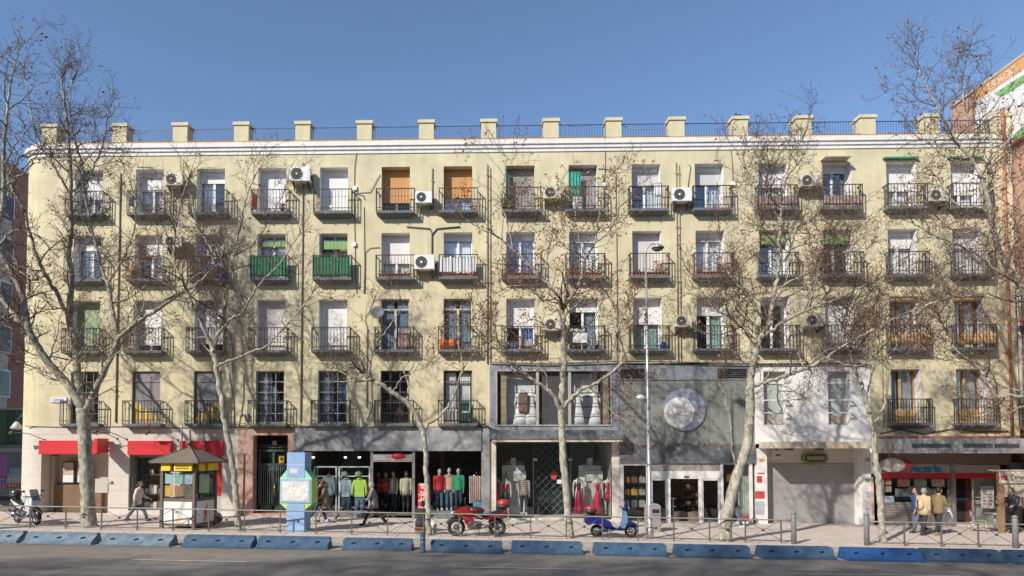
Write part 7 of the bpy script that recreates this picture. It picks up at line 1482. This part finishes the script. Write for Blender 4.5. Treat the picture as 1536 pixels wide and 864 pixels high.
MB().ell((-1.0,0,.60), (.03,.07,.05), 8, 5).build('tail_light', REDM, t); MB().tube([(-.25,-.15,.28),(-.2,-.2,0)], .014, 6).build('side_stand', BLACKP, t)
# ---------------------------------------------------------------- terrace of the bar
WOODT = mat('brown terrace wood', (.28,.17,.09), .6, nz=(6,.2)); CRC = mat('cream awning cloth', (.58,.50,.38), .85, nz=(2,.08))
yT = -2.2; xT0, xT1 = xa(1499, yT, 760), xa(1640, yT, 760); zT = at(1500, 707, yT).z; zT2 = at(1500, 724.5, yT).z; gz = g(xT0)
t = thing('terrace_awning', 'cream terrace awning with black lettering on brown wooden posts at the right edge', 'awning', (xT0, yT, gz))
for x in (0.06, xT1-xT0-.1):
    for y in (0,): MB().box(x-.09, x+.09, y-.07, y+.07, 0, zT-gz-.05).build('post', WOODT, t)
MB().box(-.05, xT1-xT0, -.09, -.075, zT2-gz, zT-gz).build('valance', CRC, t); MB().add([(-.05,-.09,zT-gz+.01),(xT1-xT0,-.09,zT-gz+.01),(xT1-xT0,.5,zT-gz+.05),(-.05,.5,zT-gz+.05),(-.05,-.09,zT-gz-.01),(xT1-xT0,-.09,zT-gz-.01),(xT1-xT0,.5,zT-gz+.03),(-.05,.5,zT-gz+.03)], [(0,1,2,3),(7,6,5,4),(0,4,5,1),(1,5,6,2),(2,6,7,3),(3,7,4,0)]).build('roof_cloth', CRC, t)
MB().box(.16, xT1-xT0-.2, -.02, .0, zT2-gz-.55, zT2-gz-.001).build('inner_valance', mat('pale terrace screen', (.52,.44,.33), .85), t)
text_mb('Cervecería', .28, (.40, -.096, (zT+zT2)/2-gz), align='LEFT', sx=.72).build('lettering', BLACKP, t); text_mb('m', .34, (.15, -.096, (zT+zT2)/2-gz), bold=.015).build('emblem', REDM, t)
p = on_ground(1508, 806); t = thing('bistro_chair', 'pale metal terrace chair at the right edge under the cream awning', 'chair', (p.x+.25, p.y+1.6, g(p.x)), math.radians(60), ); ALC = mat('pale chair tube', (.55,.53,.5), .35, .7)
for a, b in ((-.2,-.2),(.2,-.2),(-.2,.2),(.2,.2)): MB().cyl((a*1.15,b*1.1,0),(a,b,.45), .014, 6).build('leg', ALC, t)
MB().box(-.22,.22,-.22,.22,.45,.475).build('seat', ALC, t); MB().tube([(-.2,.2,.45),(-.21,.26,.85),(.21,.26,.85),(.2,.2,.45)], .014, 6).box(-.18,.18,.235,.25,.62,.8).build('backrest', ALC, t)
p = on_ground(1530, 803); t = thing('bistro_table', 'small round terrace table cut by the right edge', 'table', (p.x+.1, p.y+1.3, g(p.x))); MB().lathe([(.36,.70),(.37,.71),(.36,.73),(.001,.73)], n=20).build('table_top', ALC, t); MB().lathe([(.03,.02),(.03,.7)], n=8).build('leg', ALC, t); MB().lathe([(.22,0),(.2,.03),(.03,.05),(.001,.05)], n=16).build('base', BLACKP, t)
# dry leaves lying on the pavement
m = MB(); rr = random.Random(5)
for k in range(420):
    x = rr.uniform(-20, 24); y = rr.choice((rr.uniform(-6.4,-3.5), rr.uniform(-6.3,-5.2), rr.uniform(-8.5,-6.9)))
    z = g(x)+(.012 if y > KY(x)-.4 else ROADZ+.012); s = rr.uniform(.03,.06); a = rr.uniform(0, 6.28)
    c, d = math.cos(a)*s, math.sin(a)*s; m.add([(x-c,y-d,z),(x+d*.6,y-c*.6,z+.012),(x+c,y+d,z+.004),(x-d*.6,y+c*.6,z+.016)], [(0,1,2,3)])
tag(m.build('fallen_leaves', LEAFB), kind='stuff')
# ---------------------------------------------------------------- people and shop dummies
SKIN = mat('skin', (.46,.27,.19), .6, nz=(6,.06)); EYE = mat('dark eye', (.03,.025,.02), .3); LIP = mat('lips', (.38,.15,.12), .5)
def skinmesh(verts, edges, sub=1):
    me = bpy.data.meshes.new('body'); me.from_pydata([v[0] for v in verts], edges, []); o = bpy.data.objects.new('body', me); COL.objects.link(o)
    o.modifiers.new('skin', 'SKIN').use_smooth_shade = True
    for d, v in zip(me.skin_vertices[0].data, verts):
        r = v[1]; d.radius = r if hasattr(r, '__len__') else (r, r)
    me.skin_vertices[0].data[0].use_root = True
    if sub: s = o.modifiers.new('sub', 'SUBSURF'); s.levels = sub; s.render_levels = sub
    dg = bpy.context.evaluated_depsgraph_get(); r = bpy.data.meshes.new_from_object(o.evaluated_get(dg)); mb = MB(); mb.add([v.co.copy() for v in r.vertices], [tuple(p.vertices) for p in r.polygons], True)
    bpy.data.objects.remove(o); bpy.data.meshes.remove(me); bpy.data.meshes.remove(r); return mb
def limb(p, l, a, side=0):
    """point l below p, swung forward (+x) by angle a and sideways by side"""
    return p+Vector((math.sin(a)*math.cos(side), math.sin(side), -math.cos(a)*math.cos(side)))*l
def hand(V, E, w_, i0, fwd, s, out):
    """five fingers on a palm: appended to the skin skeleton at wrist index i0"""
    d = fwd.normalized(); side = Vector((1,0,0))-d*d.x; side.normalize(); palm = w_+d*.075*s
    V.append((palm, (.022*s, .036*s))); ip = len(V)-1; E.append((i0, ip))
    for k, (o_, l_) in enumerate(((-.030,.062),(-.010,.075),(.010,.070),(.030,.052))):
        a = palm+side*o_*s+d*.03*s; b = a+(d+out*.25)*l_*.5*s; c = b+(d*.7+out*.6)*l_*.5*s
        j = len(V); V.extend([(a,.0095*s),(b,.009*s),(c,.0075*s)]); E.extend([(ip,j),(j,j+1),(j+1,j+2)])
    a = w_+d*.035*s+side*.035*s; b = a+(d*.6+side*.7)*.035*s; j = len(V); V.extend([(a,.011*s),(b,.0095*s)]); E.extend([(i0,j),(j,j+1)])
def figure(label, loc, rz, H=1.72, legs=((.35,.15),(-.35,.35)), arms=((-.3,.25),(.3,.3)), lean=.03, jacket=None, trouser=None, shoe=None, hair=None, skin=None, jl=.0, hairlen=0, female=False, headturn=0.0, dummy=False, seat=None, short_sleeve=False, skirt=None, fat=1.0, face=True, bald=False, name='person', cat='person', group=None, headless=False, arm_side=.10, bag=None):
    s = H/1.72; sk = skin or SKIN; t = thing(name, label, cat, loc, rz, group)
    hipz = (.93 if seat is None else seat)*s; hip = Vector((0,0,hipz)); ch = hip+Vector((math.sin(lean)*.30, 0, math.cos(lean)*.30))*s; sh = hip+Vector((math.sin(lean)*.50, 0, math.cos(lean)*.50))*s
    nk = sh+Vector((math.sin(lean)*.08+.01, 0, .08))*s; hd = nk+Vector((.02+math.sin(lean)*.06, 0, .13))*s
    sw = (.165 if female else .19)*s; hw = .085*s
    K = []
    for sd, (a, kb) in zip((1, -1), legs):
        h_ = hip+Vector((0, sd*hw, -.02*s)); k_ = limb(h_, .43*s, a, .03*sd); f_ = limb(k_, .41*s, a-kb); K.append((h_, k_, f_, a-kb))
    if seat is None:
        dz = min(k[2].z for k in K)-.075*s
        sft = Vector((0,0,-dz)); hip += sft; ch += sft; sh += sft; nk += sft; hd += sft; K = [(a+sft, b+sft, c+sft, d) for a, b, c, d in K]
    Aa = []
    for sd, (a, eb) in zip((1, -1), arms):
        s_ = sh+Vector((0, sd*sw, -.02*s)); e_ = limb(s_, .28*s, a, arm_side*sd); w_ = limb(e_, .25*s, a+eb, .02*sd); Aa.append((s_, e_, w_))
    # body: one continuous skin
    V = [(hip, .112*s), (ch, .112*s), (sh, .09*s), (nk, .052*s), (hd-Vector((0,0,.03*s)), .062*s)]; E = [(0,1),(1,2),(2,3),(3,4)]
    for (h_, k_, f_, fa), sd in zip(K, (1,-1)):
        i = len(V); toe = f_+Vector((.15*s, sd*.02, -.035*s)) if seat is None or True else f_
        V += [(h_, .085*s), (h_.lerp(k_, .5), .07*s), (k_, .052*s), (k_.lerp(f_, .4), .05*s), (f_, .036*s), (toe, (.035*s,.028*s))]; E += [(0,i),(i,i+1),(i+1,i+2),(i+2,i+3),(i+3,i+4),(i+4,i+5)]
    for (s_, e_, w_), sd in zip(Aa, (1,-1)):
        i = len(V); V += [(s_, .055*s), (e_, .041*s), (w_, .028*s)]; E += [(2,i),(i,i+1),(i+1,i+2)]
        hand(V, E, w_, i+2, w_-e_, s, Vector((0,-sd,0)))
    b = skinmesh(V, E)
    if not headless:
        RZ = Matrix.Rotation(headturn, 3, 'Z'); hc = hd+Vector((.015,0,.02))*s
        b.ell(hc, (.095*s,.076*s,.118*s), 14, 10, RZ); b.ell(hc+RZ @ Vector((.02,0,-.055))*s, (.07*s,.058*s,.065*s), 10, 7, RZ)
        b.ell(hc+RZ @ Vector((.098,0,-.02))*s, (.022*s,.014*s,.026*s), 7, 5, RZ)
        for sd in (1,-1): b.ell(hc+RZ @ Vector((0,sd*.078,-.015))*s, (.022*s,.01*s,.03*s), 7, 5, RZ)
        if face:
            b.mat(1)
            for sd in (1,-1): b.ell(hc+RZ @ Vector((.084,sd*.032,.012))*s, (.012*s,.014*s,.009*s), 7, 5, RZ)
            b.mat(2).ell(hc+RZ @ Vector((.083,0,-.067))*s, (.012*s,.025*s,.008*s), 7, 5, RZ)
    b.build('body', [sk, EYE, LIP], t)
    if hair and not headless:
        RZ = Matrix.Rotation(headturn, 3, 'Z'); hc = hd+Vector((.0,0,.045))*s; m = MB(); m.ell(hc+RZ @ Vector((-.012,0,0)), (.102*s,.086*s,.100*s), 14, 8, RZ); m.ell(hc+RZ @ Vector((-.035,0,-.04))*s, (.08*s,.083*s,.09*s), 12, 8, RZ)
        if hairlen: m.tube([hc+RZ @ Vector((-.06,0,-.03))*s, hc+RZ @ Vector((-.10,0,-.14))*s, hc+RZ @ Vector((-.09,0,-.14-hairlen))*s], [.085*s,.075*s,.035*s], 10)
        m.build('hair', hair, t)
    if jacket:
        q = hip+Vector((0,0,-(.10+jl)*s)); w = fat; wd = .90 if female else 1.0
        m = MB(); m.loft([(q, .150*s*w, .185*s*w*wd), (hip, .148*s*w, .182*s*w*wd), (hip.lerp(ch,.5), .138*s*w, .165*s*w*wd), (ch, .145*s*w, .188*s*w*wd), (sh-Vector((0,0,.06*s)), .140*s*w, .205*s*wd), (sh+Vector((0,0,.01*s)), .115*s, .185*s*wd), (sh+Vector((.005,0,.05*s)), .085*s, .115*s), (nk+Vector((.0,0,-.0*s)), .068*s, .070*s)], 16)
        for (s_, e_, w_) in Aa:
            if short_sleeve: m.tube([s_+Vector((0,0,.0)), s_.lerp(e_,.75)], [.078*s, .068*s], 10)
            else: m.tube([s_, s_.lerp(e_,.5), e_, e_.lerp(w_,.5), w_+(e_-w_)*.04], [.080*s, .074*s, .064*s, .056*s, .047*s], 10)
            m.ell(s_, (.080*s,.080*s,.078*s), 10, 7)
        m.build('jacket', jacket, t)
    if trouser:
        m = MB(); m.loft([(hip+Vector((0,0,-.14*s)), .10*s, .14*s), (hip+Vector((0,0,-.08*s)), .130*s, .168*s), (hip+Vector((0,0,.06*s)), .125*s, .155*s)], 14)
        for (h_, k_, f_, fa) in K: m.tube([h_+Vector((0,0,.0)), h_.lerp(k_,.35), k_, k_.lerp(f_,.4), f_+(k_-f_)*.08], [.105*s, .096*s, .073*s, .069*s, .060*s], 10)
        m.build('trousers', trouser, t)
    if skirt: MB().lathe([(.20*s,-.62*s),(.17*s,-.3*s),(.15*s,0),(.12*s,.12*s),(.14*s,.3*s),(.135*s,.42*s),(.05*s,.47*s)], hip, 16, sy=.8).build('dress', skirt, t)
    if shoe:
        for (h_, k_, f_, fa) in K:
            m = MB(); M = Matrix.Rotation(max(-.9, min(.9, -fa*.9)) if f_.z > .13*s else 0, 3, 'Y'); c = f_+Vector((.05*s,0,-.02*s)); m.ell(c, (.135*s,.05*s,.05*s), 12, 7, M); m.cbox(c+M @ Vector((0,0,-.045*s)), (.25*s,.09*s,.022*s), M); m.build('shoe', shoe, t)
    return t
HBLK = mat('black hair', (.015,.012,.01), .5); HBRN = mat('brown hair', (.09,.045,.02), .5, nz=(20,.3)); HGRY = mat('grey hair', (.28,.27,.26), .6, nz=(20,.2))
def ongr(px, py): p = on_ground(px, py); p.z = g(p.x); return p
SHB = mat('black shoes', (.02,.02,.02), .5); SHW = mat('white trainers', (.62,.61,.6), .5); SHT = mat('tan shoes', (.36,.2,.08), .6)
PUFF = mat('pale pink quilted jacket', (.70,.59,.53), .7, nz=(7,.12), bump=(9,.6))
figure('woman in a pale quilted jacket and jeans walking right towards the kiosk', ongr(206, 781.5), 0, 1.64, ((.52,.12),(-.42,.25)), ((.25,.9),(-.3,.3)), .12, PUFF, JEANS, SHB, HBLK, hairlen=.16, female=True, jl=.04, group='people on the pavement')
t = figure('grey haired man in a dark jacket striding left past the clothes shop door', ongr(560, 788.5), PI, 1.74, ((.50,.10),(-.48,.25)), ((.4,.6),(-.45,.3)), .08, mat('charcoal jacket', (.11,.105,.115), .8, nz=(16,.5), alt=(.24,.23,.24)), mat('black trousers', (.018,.018,.02), .8), SHB, HGRY, jl=.05, fat=1.02, group='people on the pavement')
figure('long haired woman in a patterned coat walking left in front of the denim rack', ongr(488, 783), PI, 1.66, ((.38,.10),(-.45,.5)), ((.3,.8),(-.2,.5)), .06, mat('patterned coat', (.07,.05,.04), .85, nz=(14,.5), alt=(.34,.24,.17)), None, SHB, HBRN, hairlen=.2, female=True, jl=.08, group='people on the pavement')
figure('person in a brown jacket and jeans walking right behind the blue cabinet', ongr(478, 782), 0, 1.76, ((-.42,.2),(.45,.10)), ((.3,.3),(-.3,.3)), .08, mat('khaki brown jacket', (.13,.095,.06), .85, nz=(6,.2)), JEANSD, SHW, HBLK, jl=.06, group='people on the pavement')
p = ongr(630, 799); t = figure('person in a dark hooded coat sitting low beside the small tree', p, math.radians(70), 1.72, ((1.45,1.35),(1.25,1.5)), ((.7,.9),(.6,1.0)), .35, mat('black navy coat', (.022,.025,.035), .85, nz=(5,.2)), mat('ochre trousers', (.30,.19,.08), .85), SHT, mat('dark hood', (.02,.022,.03), .9), seat=.33, group='people on the pavement'); o = MB().box(-.17,.17,-.17,.17,0,.22)
tag(o.build('crate', mat('brown crate', (.25,.15,.08), .8), None, p), 'low brown crate under the person in the dark hooded coat', 'crate')
p = ongr(650, 800); t = thing('paper_cup', 'pale plastic bag leaning on the small tree trunk', 'bag', p); MB().lathe([(.10,0),(.13,.1),(.12,.32),(.07,.42),(.001,.40)], n=12, sy=.6).build('sack', mat('pale green plastic', (.5,.56,.48), .5, nz=(6,.15)), t); MB().torus((0,0,.42), .05, .008, 'y', 10, 4).build('handle', WHITE, t)
RUCK = mat('beige rucksack', (.52,.41,.25), .8, nz=(5,.12))
p = ongr(1386, 802.5); t = figure('man in a beige jacket with dark strap seen from behind near the oval emblem', p, math.radians(18), 1.74, ((.22,.25),(-.22,.15)), ((.2,.3),(-.15,.25)), .05, mat('beige jacket', (.50,.38,.23), .85, nz=(4,.12)), mat('black jeans', (.03,.03,.032), .85), SHB, HGRY, jl=.06, fat=1.1, group='people on the pavement')
MB().ell((-.19,0,1.18), (.09,.16,.24), 12, 8).build('rucksack', RUCK, t); MB().box(-.29,-.26,-.02,.02,1.0,1.35).build('strap', BLACKP, t)
figure('man in a brown jacket carrying a white bag, right of the man with the rucksack', ongr(1408, 802.5), math.radians(12), 1.76, ((.18,.1),(-.2,.1)), ((.2,.35),(.35,.9)), .06, mat('olive brown jacket', (.22,.155,.085), .85, nz=(3,.15)), mat('black jeans', (.03,.03,.032), .85), SHT, HBLK, jl=.03, fat=1.18, group='people on the pavement')
figure('person in a blue jacket walking left behind the man with the rucksack', ongr(1377, 799), math.radians(185), 1.72, ((.35,.1),(-.35,.3)), ((.3,.3),(-.35,.2)), .05, mat('blue jacket', (.04,.09,.26), .8, nz=(4,.15)), JEANS, SHB, HBRN, jl=.02, group='people on the pavement')
p = ongr(1420, 800); q = at(1423.5, 766, p.y); t = thing('carrier_bag', 'white plastic carrier bag held by the man in the brown jacket', 'bag', (q.x, p.y, q.z-.42)); MB().lathe([(.10,0),(.14,.06),(.14,.28),(.07,.40),(.03,.46),(.001,.46)], n=14, sy=.6).build('sack', mat('white plastic film', (.66,.6,.62), .4, nz=(5,.12)), t); MB().torus((0,0,.5), .05, .008, 'y', 10, 4).build('handle', WHITE, t)
figure('person in a black jacket and sunglasses standing under the terrace awning', ongr(1521, 800), math.radians(200), 1.74, ((.05,.05),(-.05,.05)), ((.35,1.0),(.5,1.1)), .12, mat('black jacket', (.018,.02,.026), .6, nz=(6,.3)), mat('black trousers', (.018,.018,.02), .8), SHB, HBRN, jl=.03, group='people on the pavement')
figure('person in jeans and white trainers mostly hidden behind the leaning tree', ongr(1101, 791), 0, 1.70, ((-.35,.3),(.38,.1)), ((.3,.3),(-.3,.3)), .05, mat('grey black coat', (.05,.05,.055), .85), JEANS, SHW, HBRN, group='people on the pavement')
# dummies
PLAS = mat('pale dummy plastic', (.52,.49,.45), .4)
def dummy(px, pyb, Y, label, H=1.72, z=None, **k):
    p = at(px, pyb, Y); zz = z if z is not None else p.z
    return figure(label, (p.x, Y, zz), -PI/2+k.pop('turn', 0), H, k.pop('legs', ((.04,.05),(-.04,.02))), k.pop('arms', ((.05,.15),(-.05,.25))), .0, face=False, skin=PLAS, name='shop_dummy', cat='shop dummy', group='shop dummies', **k)
fz = zc0+.10
dummy(659, 770, .45, 'shop dummy in a red sweater and blue jeans, left of three', z=fz, H=1.78, jacket=mat('red wool', (.55,.03,.04), .9), trouser=JEANS, shoe=SHW, turn=.3)
dummy(674, 770, .55, 'shop dummy in a cream jacket and red scarf, middle of three', z=fz, H=1.82, jacket=mat('cream wool', (.55,.48,.38), .9, nz=(5,.5), alt=(.6,.2,.15)), trouser=JEANS, shoe=SHW)
dummy(688, 770, .45, 'shop dummy in a green cardigan and orange hood, right of three', z=fz, H=1.80, jacket=mat('green wool', (.03,.28,.15), .9), trouser=JEANSD, shoe=SHB, hair=mat('orange hood', (.5,.14,.04), .8), turn=-.2)
dummy(591, 772, 1.1, 'shop dummy in a grey green parka inside the clothes shop door', z=zc0, H=1.76, jacket=mat('grey green parka', (.30,.31,.24), .9, nz=(5,.2)), trouser=JEANSD, shoe=SHB, jl=.05, hair=HBRN, turn=-.6)
dummy(609, 772, .8, 'shop dummy in a pale olive coat inside the clothes shop door', z=zc0, H=1.78, jacket=mat('pale olive coat', (.40,.39,.27), .9, nz=(5,.2)), trouser=mat('black jeans', (.03,.03,.032), .85), shoe=SHB, jl=.12, hair=HBLK)
dummy(579, 772, 1.6, 'shop dummy in an orange red top deep inside the clothes shop door', z=zc0, H=1.7, jacket=mat('orange red knit', (.5,.10,.04), .9), trouser=JEANSD, shoe=SHB)
dz = zD0+.10; DRESS = mat('crimson satin', (.50,.02,.06), .45, nz=(4,.15)); DRESS2 = mat('dark red velvet', (.26,.015,.04), .7)
def longdress(t, top, low, H=1.75, z0=.05):
    s = H/1.72; MB().lathe([(.30*s,z0),(.25*s,.35),(.19*s,.75),(.165*s,.9*s),(.12*s,1.10*s)], n=18, sy=.75).build('skirt', low, t); MB().lathe([(.122*s,1.10*s),(.125*s,1.2*s),(.14*s,1.30*s),(.12*s,1.38*s)], n=16, sy=.8).build('bodice', top, t); MB().box(-.13*s-.02,-.13*s,-.06,.0,1.06*s,1.16*s).build('price_tag', mat('bright green tag', (.15,.6,.05), .5), t)
longdress(dummy(868, 776, .5, 'headless shop dummy in a long crimson gown, beside the tall tree trunk', z=dz, H=1.8, headless=True), DRESS2, DRESS); longdress(dummy(896, 776, .5, 'headless shop dummy in a halter crimson gown before the right display board', z=dz, H=1.76, headless=True), DRESS, DRESS)
t = dummy(912, 776, .6, 'shop dummy in a short crimson dress at the right end of the boutique window', z=dz, H=1.76, headless=True); MB().lathe([(.17,.62),(.19,.8),(.15,1.0),(.12,1.12),(.14,1.3),(.10,1.42)], n=16, sy=.8).build('dress', DRESS, t)
t = dummy(747, 776, .6, 'shop dummy in a short crimson dress at the left end of the boutique window', z=dz, H=1.70, headless=True); MB().lathe([(.17,.62),(.19,.8),(.15,1.0),(.12,1.12),(.14,1.3),(.10,1.42)], n=16, sy=.8).build('dress', DRESS, t)
t = dummy(759, 776, .5, 'shop dummy in a crimson bustier and black skirt', z=dz, H=1.72, headless=True); MB().lathe([(.17,.45),(.19,.8),(.16,.95),(.12,1.08)], n=16, sy=.8).build('skirt', mat('black satin', (.02,.02,.022), .5), t); MB().lathe([(.121,1.08),(.13,1.2),(.15,1.32),(.13,1.35)], n=16, sy=.8).build('bodice', DRESS, t)
t = dummy(786, 776, .45, 'shop dummy in a zigzag striped jumper and grey trousers', z=dz, H=1.76, headless=True, jacket=slats('zigzag knit', (.50,.40,.36), .09, 'Z', .9, .002, 0, .12), trouser=mat('charcoal trousers', (.06,.06,.065), .85), shoe=SHW); MB().box(-.2,-.15,-.1,.1,.98,1.08).build('price_tag', mat('bright green tag', (.15,.6,.05), .5), t)
# clothes behind the barred first floor doors
for (i, dx, w_, h0, h1, c, lab) in ((4, 0, .25, 1.0, 1.75, (.36,.40,.38), 'pale green jacket hanging inside the barred door above the portal'), (4, -.3, .2, .2, .95, (.02,.025,.04), 'dark trousers hanging inside the barred door above the portal'), (4, .3, .22, .2, 1.2, (.03,.035,.06), 'dark clothes at the right inside the barred door above the portal'), (5, .38, .16, .9, 1.9, (.08,.22,.42), 'blue jacket hanging inside the second barred door'), (5, -.1, .38, .2, 1.0, (.03,.035,.055), 'dark clothes hanging inside the second barred door'), (6, .15, .25, .2, .7, (.35,.12,.06), 'reddish clothes inside the third barred door')):
    p = Vector((bx(i)+dx, DEP[i,1]+.25, ZSL[1])); t = thing('hanging_garment', lab, 'garment', p, group='clothes inside the barred doors'); MB().prism([(-w_,h0),(w_,h0),(w_*.9,h1-.2),(w_*.3,h1),(-w_*.3,h1),(-w_*.9,h1-.2)], -.05, .05, 'y').build('cloth', mat('garment %d%d' % (i, int(dx*100)), c, .9, nz=(6,.25)), t, bevel=.02); MB().tube([(-w_*.5,0,h1-.06),(0,0,h1+.03),(w_*.5,0,h1-.06)], .01, 5).build('hanger', CHROME, t)
